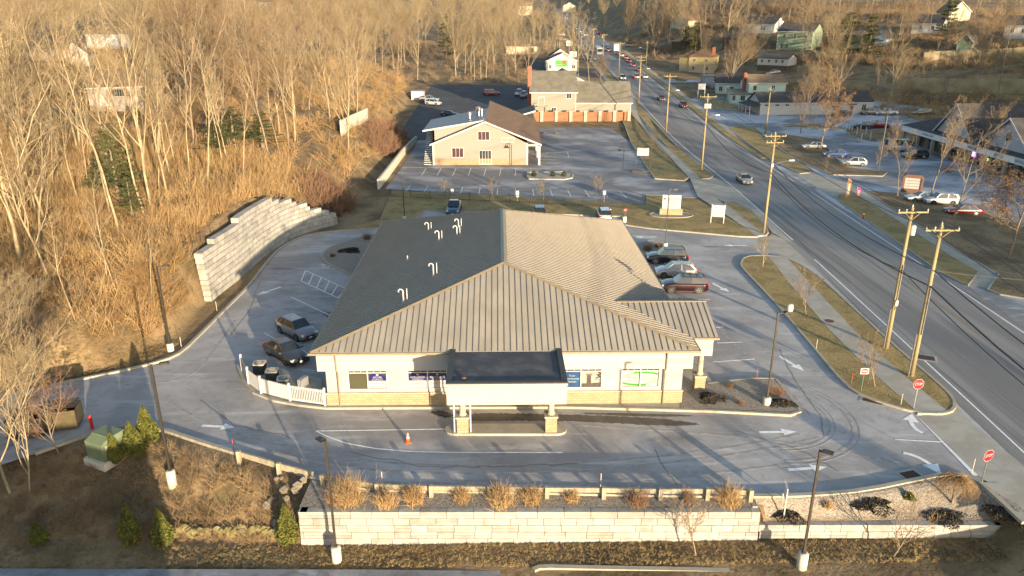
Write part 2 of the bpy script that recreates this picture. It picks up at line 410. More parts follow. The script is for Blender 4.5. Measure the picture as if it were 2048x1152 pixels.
# north parking and its grass strip
NST = PP([(700, 458), (760, 440), (783, 383), (900, 388), (1060, 396), (1200, 405), (1292, 411), (1292, 391), (1390, 397), (1516, 474), (1478, 473), (1300, 457), (1251, 450), (1243, 433), (848, 421), (828, 440), (790, 452)])
slab('grass_bank', NST, -.05, .13, M_GRASS, 'winter grass strip between the two parking lots', 'grass')
kerb('kerb', PP([(790, 453), (830, 441), (848, 422), (1040, 427), (1243, 434), (1251, 451), (1300, 458), (1478, 474), (1516, 475)]), .25, .16)
kerb('kerb', PP([(1292, 391), (1390, 397)]), .25, .16)
SW = GG([(1263, 226), (1380, 358), (1395, 394), (1460, 436), (1512, 474), (1531, 472), (1484, 436), (1440, 404), (1400, 358), (1275, 226)])
SW = [G(1256, 190)] + list(SW) + [G(1268, 190)]
drape('sidewalk', SW, .14, M_CONC, 3, 'concrete sidewalk beside the main road', 'sidewalk', .2)
# verge north of the bank entrance
V1 = smooth_poly(PP([(1442, 404), (1470, 408), (1500, 421), (1520, 440), (1537, 463), (1531, 473), (1524, 472), (1484, 436)]), 1)
slab('grass_verge', V1, -.05, .13, M_GRASS); kerb('kerb', V1, .2, .15, True)
# long verge north of it with grass both sides of the sidewalk
def worldpoly(l): return [Vector((a, b, 0)) for a, b in l]
V2 = GG([(1261, 195), (1300, 236), (1360, 300), (1427, 352), (1419, 358), (1400, 359), (1340, 300), (1276, 228), (1265, 205)])
drape('grass_verge', V2, .13, M_GRASS, 3, edge=.2); kerb('kerb', V2, .2, .15, True, hz)
V3 = GG([(1242, 232), (1262, 228), (1378, 356), (1368, 362), (1310, 358), (1290, 330), (1262, 285)])
drape('grass_verge', V3, .13, M_GRASS, 3, edge=.2); kerb('kerb', V3, .2, .15, True, hz)
# concrete aprons
sheet('driveway_apron', PP([(1516, 476), (1534, 474), (1545, 468), (1598, 492), (1640, 545), (1600, 520), (1540, 505), (1512, 503)]), .008, M_CONC)
sheet('driveway_apron', PP([(1384, 362), (1427, 354), (1480, 384), (1590, 490), (1545, 466), (1520, 436), (1500, 418), (1470, 405), (1442, 402), (1402, 366)]), .016, M_CONC)
sheet('driveway_apron', PP([(1834, 832), (1889, 830), (1915, 815), (1925, 830), (2048, 932), (2110, 1000), (2110, 1050), (1990, 975), (1957, 952)]), .018, M_CONC)
sheet('sidewalk', PP([(1960, 965), (2000, 966), (2130, 1050), (2130, 1120), (2048, 1046), (1975, 975)]), .03, M_CONC)
# island between the bank lot and the road
ISL = smooth_poly(PP([(1481, 528), (1490, 514), (1530, 512), (1570, 517), (1600, 530), (1640, 556), (1700, 612), (1800, 704), (1880, 772), (1908, 800), (1908, 822), (1885, 830), (1832, 828), (1728, 796), (1690, 772), (1640, 712), (1566, 624), (1512, 566), (1485, 538)]), 1)
slab('grass_island', ISL, -.05, .13, M_GRASS, 'long winter grass island between the bank lot and the road', 'grass')
kerb('kerb', ISL, .22, .16, True)
slab('sidewalk', PP([(1534, 512), (1570, 514), (1612, 560), (1660, 612), (1720, 675), (1800, 748), (1893, 824), (1885, 831), (1835, 830), (1828, 822), (1745, 748), (1660, 664), (1590, 583)]), -.05, .145, M_CONC, 'concrete sidewalk through the long grass island', 'sidewalk')
# island pad under the bank
PAD = PP([(476, 733), (485, 758), (508, 787), (548, 803), (598, 812), (652, 818), (860, 817), (1132, 816), (1420, 824), (1580, 832), (1600, 826), (1592, 812), (1551, 760), (1504, 759), (1414, 770)])
PADW = [(p.x, p.y) for p in PAD] + [(15.6, 52.3), (15.6, 59.0), (13.0, 59.2), (12.2, 84.2), (-15.0, 83.6), (-13.9, 49.5), (-15.0, 53.0), (-21.0, 55.9)]
slab('pavement', PADW, -.05, .14, M_CONC, 'raised concrete base round the bank', 'pavement')
kerb('kerb', PAD, .22, .17)
BED = PP([(1362, 822), (1362, 790), (1414, 772), (1502, 762), (1548, 763), (1589, 813), (1594, 825), (1578, 828), (1420, 821)])
sheet('gravel_bed', BED, .165, M_GRAVEL, 'stone mulch bed at the bank corner', 'gravel')
BED2 = smooth_poly(PP([(640, 520), (652, 500), (690, 484), (740, 470), (780, 470), (760, 520), (720, 560), (690, 545)]), 1)
slab('gravel_bed', BED2, -.05, .13, M_GRAVEL, 'stone mulch bed at the bank rear corner', 'gravel'); kerb('kerb', BED2, .22, .16, True)
BED3 = PP([(1265, 490), (1300, 483), (1365, 492), (1372, 512), (1290, 512)])
slab('gravel_bed', BED3, -.05, .13, M_GRAVEL); kerb('kerb', BED3, .2, .16, True)
# gravel bed behind the front retaining wall
b = MB()
xs = np.arange(-12.4, 29.9, .4)
for i in range(len(xs) - 1):
    ys0 = list(range(9))
    for k in range(len(ys0) - 1):
        q = []
        for (x, t) in ((xs[i], k), (xs[i + 1], k), (xs[i + 1], k + 1), (xs[i], k + 1)):
            yk = max(37.0, float(np.interp(x, YK_X, YK_Y))); ya = 36.75 if x < 28.8 else 36.3; y = ya + (yk - ya) * t / 8
            zz = hz(x, y) + (.08 if x < 14.4 else .07)
            q.append((x, y, zz))
        b.quad(*q)
o = b.build('gravel_bed', M_GRAVEL); struct(o, 'stone mulch bed behind the front retaining wall', 'gravel')
# street in front
sheet('lower_street', [(-90, 20), (60, 20), (60, 32.3), (28, 33.6), (2.5, 34.05), (2.2, 33.7), (1.4, 33.6), (1.0, 33.95), (-8, 34.1), (-24, 34.15), (-90, 34.6)], -2.2, M_LOWROAD, 'frosty street along the bottom of the slope', 'street')
b = MB(); ribbon(b, smooth_poly([(1.2, 33.95), (1.6, 34.2), (4, 34.1), (10, 33.95), (20, 33.6), (34, 32.8)], 1, False), .3, -2.3, -2.02)
struct(b.build('kerb', M_KERB))
# drive-through island
di = []
for cx, s0 in ((3.1, -90), (-3.95, 90)):
    for k in range(9): a = R(s0 + k * 22.5); di.append((cx + .68 * math.cos(a), 45.35 + .68 * math.sin(a)))
slab('traffic_island', di, -.05, .17, M_KERB, 'pale concrete island under the drive-through canopy', 'island')
# neighbour (restaurant) lot and further lots
NL = GG([(770, 378), (800, 340), (833, 287)]) + [Vector((-21.5, 172, 0)), Vector((5.3, 172, 0)), Vector((5.3, 197, 0))] + GG([(1070, 254), (1222, 256), (1262, 285), (1290, 330), (1310, 360), (1372, 364), (1402, 366), (1442, 404), (1390, 396), (1292, 390), (1292, 409), (1200, 404), (1060, 395), (900, 387)])
drape('parking_lot', NL, .004, M_LOT2, 3, 'streaky asphalt lot of the tan restaurant', 'parking lot')

def zsheet(name, x0, x1, y0, y1, dz, m, nx=12, ny=24, cut=None, label=None, cat=None):
    b = MB(); xs = np.linspace(x0, x1, nx + 1); ys = np.linspace(y0, y1, ny + 1)
    for i in range(nx):
        for j in range(ny):
            q = [(xs[i], ys[j]), (xs[i + 1], ys[j]), (xs[i + 1], ys[j + 1]), (xs[i], ys[j + 1])]
            b.quad(*[(a, c, hz(a, c) + dz) for a, c in q])
    o = b.build(name, m); o['kind'] = 'structure'
    if label: o['label'] = label; o['category'] = cat
    return o
M_DARKLOT = layered('new_asphalt', (.06, .06, .065), [((.1, .1, .105), .2, ONE, 0, .45, .7, .7)], .85, .1, 30)
zsheet('parking_lot', -27, 5, 172.5, 262, .0, M_DARKLOT, 8, 30, label='dark new asphalt lot behind the restaurants', cat='parking lot')
zsheet('parking_lot', 8, 35, 262, 330, .0, M_DARKLOT, 8, 20)
# right side of the road
def P0(l): return [(PZ(x, y).x, PZ(x, y).y) for x, y in l]
RIGHT = [(road_l(46) + RW + .9, 46), (road_l(232) + RW + 1, 232), (66, 236), (84, 232), (104, 226), (116, 205), (122, 175), (128, 150), (150, 140), (150, 95), (95, 60), (70, 44)]
drape('parking_lot', RIGHT, -.004, M_LOT3, 4, 'frosted asphalt lots across the road', 'parking lot')
def gslab(name, px, label=None, k=True, h=.12, m=None):
    p = GG(px); o = drape(name, p, h, m or M_GRASS, 3, label, 'grass' if label else None, .15)
    if k: kerb('kerb', p, .18, h + .02, True, hz)
    return o
gslab('grass_verge', [(1671, 396), (1678, 390), (1700, 388), (1717, 392), (1800, 445), (1900, 512), (1957, 545), (1935, 572), (1880, 545), (1760, 460), (1690, 412)], 'dim winter grass verge across the road')
slab('sidewalk', PP([(1700, 380), (1722, 380), (1830, 450), (1925, 512), (1998, 548), (1960, 545), (1900, 512), (1800, 445), (1717, 392)]), -.05, .1, M_CONC, 'concrete sidewalk on the far side of the road', 'sidewalk')
sheet('driveway_apron', PP([(1935, 570), (1960, 542), (1998, 549), (1975, 577)]), .02, M_CONC)
sheet('driveway_apron', PP([(1560, 325), (1650, 352), (1730, 378), (1717, 390), (1680, 389), (1668, 397), (1600, 355), (1550, 322)]), .02, M_CONC)
gslab('grass_verge', [(1730, 382), (1800, 388), (1950, 420), (2060, 460), (2090, 600), (2060, 600), (2000, 590), (1975, 580), (1998, 549), (1925, 510), (1830, 448)], 'mulched bed with trees beside the mall lot', m=M_GROUND)
gslab('grass_verge', [(1457, 256), (1480, 252), (1510, 256), (1560, 300), (1630, 345), (1600, 348), (1550, 325), (1470, 268)], 'grass verge by the white building driveway')
gslab('grass_verge', [(1520, 272), (1560, 268), (1640, 280), (1690, 335), (1775, 345), (1765, 353), (1660, 350), (1590, 318)], 'mulched bed at the corner of the mall lot', m=M_GROUND)
gslab('grass_verge', [(1560, 255), (1690, 258), (1700, 272), (1740, 283), (1830, 283), (1830, 262), (1780, 255), (1740, 262), (1700, 258), (1620, 248)], 'mulched bed between the two lots', m=M_GROUND)
gslab('grass_verge', [(1390, 196), (1440, 202), (1490, 214), (1480, 222), (1420, 214)], 'grass patch by the mint house')
# ------------------------------------------------ markings
pm = MB(); ZM = .012
ZK = [0]
def mark(pts, w, zf=None, z=ZM, bld=None):
    ZK[0] += 1; z += (ZK[0] % 40) * .0002
    ribbon(bld or pm, [(q[0], q[1]) for q in pts], w, z - .004, z, zf=zf)
def mline(px, w=.1, b=None): mark(PP(px), w, bld=b)
def arrow(px, py, ang, L=2.6, turn=0, W=.28):
    c = PZ(px, py); ca, sa = math.cos(ang), math.sin(ang)
    def t(a, b_): return (c.x + a * ca - b_ * sa, c.y + a * sa + b_ * ca, ZM)
    if not turn:
        pm.add([t(-L / 2, -W / 2), t(L * .12, -W / 2), t(L * .12, W / 2), t(-L / 2, W / 2)], [(0, 1, 2, 3)])
        pm.add([t(L * .12, -W * 1.6), t(L / 2, 0), t(L * .12, W * 1.6)], [(0, 1, 2)])
    else:
        s = turn
        pts = [t(-L / 2 + L * .5 * k / 6, s * (0.9 * (k / 6) ** 2.2)) for k in range(7)]
        ribbon(pm, pts, W, ZM - .004, ZM)
        e = pts[-1]; d = Vector((pts[-1][0] - pts[-3][0], pts[-1][1] - pts[-3][1])).normalized(); d = (d + Vector((-sa, ca)) * s * .7).normalized(); n = Vector((-d.y, d.x))
        pm.add([(e[0] - n.x * W * 1.9, e[1] - n.y * W * 1.9, ZM), (e[0] + d.x * 1.2, e[1] + d.y * 1.2, ZM), (e[0] + n.x * W * 1.9, e[1] + n.y * W * 1.9, ZM)], [(0, 1, 2)])
mline([(632, 862), (900, 858)], .1); mline([(632, 862), (650, 871), (690, 886), (750, 897), (820, 903), (900, 905), (1125, 905)], .12)
for a in ([(611, 541), (692, 577)], [(602, 562), (676, 596)], [(611, 541), (602, 562)], [(627, 547), (617, 569)], [(643, 554), (633, 576)], [(659, 561), (648, 584)], [(676, 569), (663, 590)], [(692, 577), (676, 596)],
          [(582, 594), (662, 632)], [(528, 666), (560, 683)], [(705, 515), (760, 522)],
          [(1340, 602), (1420, 599)], [(1432, 655), (1446, 654)], [(1434, 686), (1482, 684)], [(1425, 724), (1509, 718)], [(1300, 480), (1360, 492)]): mline(a, .11)
mline([(1837, 830), (1953, 951)], .42); mline([(1790, 879), (1888, 884)], .1)
arrow(1556, 864, 0.02); arrow(1615, 937, 0.12); arrow(437, 853, -0.1, 2.4); arrow(1583, 727, -1.2, 3.0)
arrow(1808, 850, 2.2, 2.6, turn=-1); arrow(1856, 914, -0.35, 2.9, turn=-1); arrow(538, 582, -2.2, 3.0)
arrow(1290, 474, PI, 3); arrow(1470, 491, PI, 3); arrow(1441, 575, -1.2, 3)
for x in (905, 960, 1010, 1060, 1095, 1150, 1212): mline([(x, 424), (x - (x - 1010) * .03, 432)], .1)
# wheelchair mark by the hatched bay
c = PZ(652, 533)
for k in range(12):
    a0, a1 = 2 * PI * k / 12, 2 * PI * (k + 1) / 12
    mark([(c.x + .42 * math.cos(a0), c.y + .42 * math.sin(a0)), (c.x + .42 * math.cos(a1), c.y + .42 * math.sin(a1))], .1)
mark([(c.x - .1, c.y + .3), (c.x - .6, c.y + .9)], .12); mark([(c.x - .6, c.y + .9), (c.x - .9, c.y + .5)], .12)
# restaurant lot stalls
fr = [(772, 379, 790, 357), (800, 355, 806, 340)]
for i in range(8):
    x = 843 + i * 31.2; mline([(x, 351 - 0 * i), (x + 9 - i * 1.2, 337)], .1)
mline([(800, 336), (838, 335), (1100, 337)], .1)
for i in range(13):
    x = 809 + i * 37.0; lean = 12 - i * 2.1
    mline([(x, 386 + i * .8), (x + lean, 371 + i * 1.0)], .1)
for i in range(16):
    yy = 262 + i * 4.8 + i * i * .09; mline([(1079, yy), (1113, yy + .6)], .1) if i < 12 else None
    mline([(1215 + i * 4.2, 262 + i * 4.6), (1240 + i * 4.2, 262 + i * 4.6)], .1)
mline([(1090, 306), (1135, 304), (1138, 316), (1090, 314)], .12)
o = pm.build('lot_markings', M_PAINT); struct(o, 'white painted bays, arrows and lines on the lots', 'markings')
rm = MB()
def rline(off, w, y0, y1, dash=None, z=.02, b=None, mi=0):
    y = y0; per, on = dash or (6, 6)
    while y < y1:
        ye = min(y + on, y1); k = max(1, int((ye - y) / 6)); 
        pts = [(road_l(y + (ye - y) * i / k) + off, y + (ye - y) * i / k) for i in range(k + 1)]
        ribbon(b or rm, pts, w, z - .004, z, zf=lambda x, yy: float(ramp(yy)), mi=mi)
        y += per
rline(0, .13, 10, 84); rline(0, .13, 92, 700); rline(RW, .13, 62, 120); rline(RW, .13, 128, 700)
rline(3.6, .1, 20, 470, (12, 3), mi=2); rline(4.0 + 3.9, .08, 40, 120, (12, 3), mi=2)
rline(7.4, .09, 30, 110, (9, 8.9), mi=1); rline(7.65, .09, 30, 110, (9, 8.9), mi=1); rline(7.5, .14, 110, 700, mi=1)
for k in range(11): rm.add([(road_l(405) + .3 + k * 1.05, 404, hz(38, 404) + .025), (road_l(405) + .75 + k * 1.05, 404, hz(38, 404) + .025), (road_l(405) + .75 + k * 1.05, 407.5, hz(38, 407.5) + .025), (road_l(405) + .3 + k * 1.05, 407.5, hz(38, 407.5) + .025)], [(0, 1, 2, 3)])
M_YEL = mat('yellow_paint', (.33, .2, .05), (.16, .12, .06), 3, .8, world=True)
struct(rm.build('road_markings', [M_PAINT, M_YEL, mat('worn_paint', (.3, .295, .285), (.2, .197, .195), 3, .85, world=True)]), 'edge lines and worn centre lines on the main road', 'markings')
# wear on the lot: dark damp patches, cracks and pale tyre tracks
M_WET = mat('damp_asphalt', (.05, .045, .04), (.08, .075, .07), 1.2, .55, world=True); M_CRACK = mat('asphalt_crack', (.09, .085, .08), None, 2, .9); M_TRACK = mat('pale_tyre_track', (.37, .345, .325), (.26, .24, .225), 2, .9, world=True)
rr = random.Random(12)
def blob(pts, z=.006, jag=.25, n=5):
    P = smooth_poly(pts, 2); q = []
    for i, p in enumerate(P):
        a = P[(i + 1) % len(P)]
        for k in range(n): q.append((p.x + (a.x - p.x) * k / n + rr.uniform(-jag, jag) * .5, p.y + (a.y - p.y) * k / n + rr.uniform(-jag, jag) * .4))
    b.prism(q, z - .003, z)
b = MB()
blob(PP([(925, 828), (1000, 826), (1110, 829), (1220, 832), (1330, 838), (1420, 850), (1330, 852), (1220, 846), (1110, 841), (1000, 842), (930, 842)]), .006, .2)
blob(PP([(640, 628), (672, 622), (690, 634), (668, 640)]), .006); blob(PP([(860, 820), (905, 824), (905, 838), (870, 830)]), .006); blob(PP([(1130, 826), (1260, 826), (1420, 832), (1300, 834)]), .006, .1)
struct(b.build('damp_patches', M_WET), 'dark damp patches in the drive-through lane', 'stain')
b = MB()
def arc(c, r, a0, a1, w_, sy=1.0):
    n = 26; ZK[0] += 1; ribbon(b, [(c[0] + r * math.cos(R(a0 + (a1 - a0) * k / n)), c[1] + sy * r * math.sin(R(a0 + (a1 - a0) * k / n))) for k in range(n + 1)], w_, .002, .0085 + (ZK[0] % 7) * .0003)
c_ = PZ(1560, 835); 
for r_, w_ in ((4.4, .16), (4.75, .08), (5.9, .2), (6.3, .1)): arc((c_.x - 1.0, c_.y + .4), r_, -95, 62, w_)
for (pts, w_) in (([(540, 905), (700, 938), (900, 948), (1100, 945), (1300, 930), (1500, 905), (1640, 875)], .22), ([(560, 890), (720, 922), (900, 932), (1100, 929), (1300, 915), (1480, 893), (1600, 868)], .18), ([(1400, 790), (1520, 850), (1700, 930), (1800, 975)], .2), ([(1150, 850), (1350, 862), (1550, 880), (1750, 915), (1900, 945)], .2), ([(760, 965), (1000, 968), (1250, 962), (1450, 945), (1600, 925)], .2), ([(330, 800), (420, 850), (520, 880), (640, 900)], .25), ([(250, 770), (380, 760), (430, 700), (470, 640)], .2), ([(1420, 640), (1480, 700), (1560, 760), (1620, 830)], .2)): ZK[0] += 1; ribbon(b, smooth_poly(PP(pts), 3, False), w_, .002, .0062 + (ZK[0] % 8) * .0003)
struct(b.build('tyre_tracks', M_TRACK), 'pale salt tyre tracks curving over the lot', 'stain')
b = MB()
for (pts) in ([(700, 905), (860, 935), (1010, 933), (1180, 925)], [(1310, 900), (1330, 940), (1360, 975)], [(1560, 700), (1590, 760), (1640, 830), (1650, 880)], [(400, 800), (470, 850), (600, 880)], [(520, 560), (500, 620), (455, 680)], [(1470, 860), (1600, 900), (1690, 950)], [(1600, 480), (1660, 560), (1770, 670), (1880, 770)], [(1520, 410), (1640, 520), (1830, 690), (2000, 850)], [(1700, 400), (1860, 520), (2040, 650)]):
    p = []
    for q, s in zip(pts[:-1], pts[1:]):
        for k in range(7): p.append(PZ(q[0] + (s[0] - q[0]) * k / 7 + rr.gauss(0, 1.2), q[1] + (s[1] - q[1]) * k / 7 + rr.gauss(0, 1.2)))
    ribbon(b, p, .03, .014, .018)
struct(b.build('asphalt_cracks', M_CRACK), 'thin sealed cracks in the asphalt', 'crack')
# far side streets and sidewalks
for (x0, x1, y0, y1, lab) in ((51, 75, 186, 195, 'frosted driveway beside the mint house'), (50.5, 62, 398, 406, 'side street across the road'), (2, 38, 398, 407, 'side street joining at the traffic lights'), (52, 90, 268, 276, 'street below the hillside houses')):
    zsheet('side_street', x0, x1, y0, y1, .02, M_LOT3 if y0 < 300 else M_ROAD, 10, 4, label=lab, cat='street')
def zstrip(name, off, w, y0, y1, dz, m, label=None):
    ys = np.arange(y0, y1, 5); b = MB()
    ribbon(b, [(road_l(y) + off, y) for y in ys], w, -.05, dz, zf=lambda x, yy: float(ramp(yy)))
    struct(b.build(name, m), label, 'sidewalk' if label else None)
zstrip('sidewalk', RW + 3.6, 1.6, 160, 420, .1, M_CONC, 'sidewalk climbing on the far side of the road')
zstrip('sidewalk', -4.4, 1.5, 186, 396, .1, M_CONC, 'sidewalk climbing on the near side of the road')
zstrip('grass_verge', -2.5, 2.2, 186, 396, .09, M_GRASS); zstrip('grass_verge', RW + 1.9, 1.7, 150, 396, .09, M_GRASS)
# ================================================================== the bank
def seam_mat(name, c1, c2): return mat(name, c1, c2, 1.5, .42, .25)
M_ROOF = mat('standing_seam_metal', (.285, .262, .222), (.235, .215, .182), .9, .5, .0, .02, stretch=(1, .35, 1), detail=8)
M_SEAM = mat('seam_metal', (.21, .185, .15), (.19, .168, .135), 1, .45, .15)
M_TRIM = mat('bronze_trim', (.25, .20, .13), (.21, .17, .11), 2, .5, .1)
def brick_mat(name, c1, c2, cm, sx=1.0, bw=.4, bh=.2, mort=.012, rough=.9):
    m = bpy.data.materials.new(name); m.use_nodes = True; nt = m.node_tree; b = nt.nodes['Principled BSDF']; b.inputs['Roughness'].default_value = rough
    tc = nt.nodes.new('ShaderNodeTexCoord'); sep = nt.nodes.new('ShaderNodeSeparateXYZ'); nt.links.new(tc.outputs['Object'], sep.inputs[0])
    ad = nt.nodes.new('ShaderNodeMath'); nt.links.new(sep.outputs[0], ad.inputs[0]); nt.links.new(sep.outputs[1], ad.inputs[1])
    cb = nt.nodes.new('ShaderNodeCombineXYZ'); nt.links.new(ad.outputs[0], cb.inputs[0]); nt.links.new(sep.outputs[2], cb.inputs[1])
    br = nt.nodes.new('ShaderNodeTexBrick'); br.inputs['Color1'].default_value = c4(c1); br.inputs['Color2'].default_value = c4(c2); br.inputs['Mortar'].default_value = c4(cm)
    br.inputs['Scale'].default_value = sx; br.inputs['Brick Width'].default_value = bw; br.inputs['Row Height'].default_value = bh; br.inputs['Mortar Size'].default_value = mort
    nt.links.new(cb.outputs[0], br.inputs['Vector'])
    n = nt.nodes.new('ShaderNodeTexNoise'); n.inputs['Scale'].default_value = 3; nt.links.new(tc.outputs['Object'], n.inputs['Vector'])
    mx = nt.nodes.new('ShaderNodeMix'); mx.data_type = 'RGBA'; mx.blend_type = 'MULTIPLY'; mx.inputs[0].default_value = .5
    nt.links.new(br.outputs[0], mx.inputs[6]); nt.links.new(n.outputs[1], mx.inputs[7]); 
    r = nt.nodes.new('ShaderNodeMapRange'); r.inputs['To Min'].default_value = .6; r.inputs['To Max'].default_value = 1.25; nt.links.new(n.outputs[0], r.inputs[0]); nt.links.new(r.outputs[0], mx.inputs[7])
    nt.links.new(mx.outputs[2], b.inputs['Base Color'])
    MATS[name] = m; return m
M_STONE = brick_mat('split_face_block', (.36, .28, .17), (.29, .23, .14), (.18, .14, .09))
M_SIDING_W = mat('white_siding', (.35, .34, .33), (.32, .31, .3), .6, .6, stretch=(.2, .2, 6))
M_EPDM = mat('black_membrane_roof', (.05, .05, .055), (.1, .095, .09), .9, .7, 0, .15, lo=.45, hi=.7)
bank = thing('bank_building', 'white single-storey bank with a large tan standing-seam hip roof', 'building', (-.47, 48.3, 0), R(1.0))
ZE, ZRG = 4.64, 8.23; HW, DP = 13.77, 35.7; RY0, RY1 = 9.3, 26.6
A = Vector((-HW, 0, ZE)); B = Vector((HW, 0, ZE)); C_ = Vector((HW, DP, ZE)); D = Vector((-HW, DP, ZE)); E1 = Vector((0, RY0, ZRG)); E2 = Vector((0, RY1, ZRG))
rb = MB(); t = Vector((0, 0, -.12))
for poly in ((A, B, E1), (B, C_, E2, E1), (C_, D, E2), (D, A, E1, E2)):
    n = len(poly); rb.add(list(poly) + [p + t for p in poly], [tuple(range(n)), tuple(range(n, 2 * n))[::-1]] + [(0, n, n + 1, 1)])
roof = rb.build('roof', M_ROOF, bank)
def seams(b, base0, base1, up, lim, sp=.45, w=.035, h=.06):
    """ribs starting along base0->base1 running in direction up, each of length lim(t)"""
    d = base1 - base0; L = d.length; d.normalize(); u = up.normalized(); nn = d.cross(u).normalized()
    if nn.z < 0: nn = -nn
    k = sp / 2
    while k < L:
        ln = lim(k)
        if ln > .15:
            p = base0 + d * k; q = p + u * ln
            a = [p - d * w / 2, p + d * w / 2, q + d * w / 2, q - d * w / 2]
            b.add(a + [x + nn * h for x in a], [(4, 5, 6, 7), (0, 4, 7, 3), (1, 2, 6, 5), (0, 1, 5, 4)])
        k += sp
sb = MB()
up = (E1 - Vector((0, 0, ZE))); seams(sb, A, B, Vector((0, RY0, ZRG - ZE)), lambda k: Vector((0, RY0, ZRG - ZE)).length * (1 - abs(k - HW) / HW))
def lim_side(k):
    y = k; L = Vector((HW, 0, ZRG - ZE)).length
    if y < RY0: return L * y / RY0
    if y > RY1: return L * (DP - y) / (DP - RY1)
    return L
seams(sb, A, D, Vector((HW, 0, ZRG - ZE)), lim_side); seams(sb, B, C_, Vector((-HW, 0, ZRG - ZE)), lim_side)
sb.build('seam_ribs', M_SEAM, bank)
cb_ = MB()
for p, q, wd in ((A, E1, .2), (B, E1, .2), (C_, E2, .2), (D, E2, .2), (E1, E2, .28)):
    d = (q - p).normalized(); s_ = d.cross(Vector((0, 0, 1))).normalized() * wd; z = Vector((0, 0, .1)); dz = Vector((0, 0, -.035 if wd < .25 else -.05))
    cb_.add([p - s_ + dz + Vector((0, 0, .03)), p + z, p + s_ + dz + Vector((0, 0, .03)), q - s_ + dz + Vector((0, 0, .03)), q + z, q + s_ + dz + Vector((0, 0, .03))], [(0, 1, 4, 3), (1, 2, 5, 4)])
cb_.build('ridge_cap', M_TRIM, bank)
g = MB(); 
for (x0, x1, y0, y1) in ((-HW, HW, -.14, .0), (-HW, HW, DP, DP + .14), (-HW - .14, -HW, -.14, DP + .14), (HW, HW + .14, -.14, DP + .14)): g.bb(x0, x1, y0, y1, ZE - .16, ZE - .01)
g.build('gutter', M_TRIM, bank)
# fascia band and soffit
WX0, WX1, WY0, WY1 = -12.95, 12.9, .62, DP - .6
fb = MB(); fx0, fx1 = -HW + .35, HW - .3
for (x0, x1, y0, y1) in ((fx0, fx1, .18, .62), (fx0, fx1, DP - .6, DP - .2), (fx0, fx0 + .4, .62, DP - .6), (fx1 - .4, fx1, .62, DP - .6)): fb.bb(x0, x1, y0, y1, 3.1, ZE - .165)
for z in (3.45, 3.82, 4.18): fb.bb(fx0 - .004, fx1 + .004, .17, .185, z, z + .015)
fb.build('fascia', M_SIDING_W, bank)
wb = MB()
wins = [(-11.4, -8.55), (-7.1, -4.2), (3.95, 7.05), (8.42, 11.25)]
zs0, zs1 = 1.36, 3.02
def wall_with_openings(b, x0, x1, y, ops, z0, z1, th=.25):
    xs = [x0]
    for a, c in ops: xs += [a, c]
    xs.append(x1)
    for i in range(0, len(xs), 2): b.bb(xs[i], xs[i + 1], y, y + th, z0, z1)
    for a, c in ops: b.bb(a, c, y + .001, y + th, z0, zs0); b.bb(a, c, y + .001, y + th, zs1, z1)
wall_with_openings(wb, WX0, WX1, WY0, wins, 1.15, 3.1)
wb.bb(WX0, WX0 + .25, WY0 + .25, WY1, 1.15, 3.1); wb.bb(WX1 - .25, WX1, WY0 + .25, WY1, 1.15, 3.1); wb.bb(WX0, WX1, WY1 - .25, WY1, 1.15, 3.1)
wb.bb(-1.2, 1.6, WY0 - .05, WY0, 1.3, 2.6)
wb.build('wall', M_WHITE, bank)
st = MB()
for (x0, x1, y0, y1) in ((WX0 - .08, WX1 + .08, WY0 - .1, WY0 + .3), (WX0 - .08, WX0 + .3, WY0 + .3, WY1), (WX1 - .3, WX1 + .08, WY0 + .3, WY1)): st.bb(x0, x1, y0, y1, .1, 1.1)
st.build('stone_base', M_STONE, bank)
st = MB(); st.bb(WX0 - .12, WX1 + .12, WY0 - .14, WY0 + .02, 1.1, 1.18); st.build('stone_sill', M_KERB, bank)
M_NAVY = mat('navy_poster', (.012, .014, .11), (.016, .02, .13), 1, .35, 0)
M_POSTER = mat('white_poster', (.36, .355, .35), None, 1, .4)
M_GREENB = mat('green_print', (.04, .22, .02), (.05, .25, .03), 1, .4)
M_GREYTXT = mat('grey_print', (.07, .07, .09), None, 1, .5)
M_BLUEB = mat('blue_poster', (.012, .04, .12), (.015, .07, .18), .6, .35)
M_REDP = mat('red_print', (.45, .04, .03), None, 1, .5)
M_OLIVE = mat('blind_behind_glass', (.07, .068, .04), (.06, .06, .035), .6, .12)
M_SEPIA = mat('sepia_print', (.07, .055, .045), (.04, .03, .025), 4, .5)
M_SKYP = mat('pale_print', (.3, .28, .26), (.22, .21, .2), 2, .5)
TX = Matrix.Rotation(PI / 2, 4, 'X')
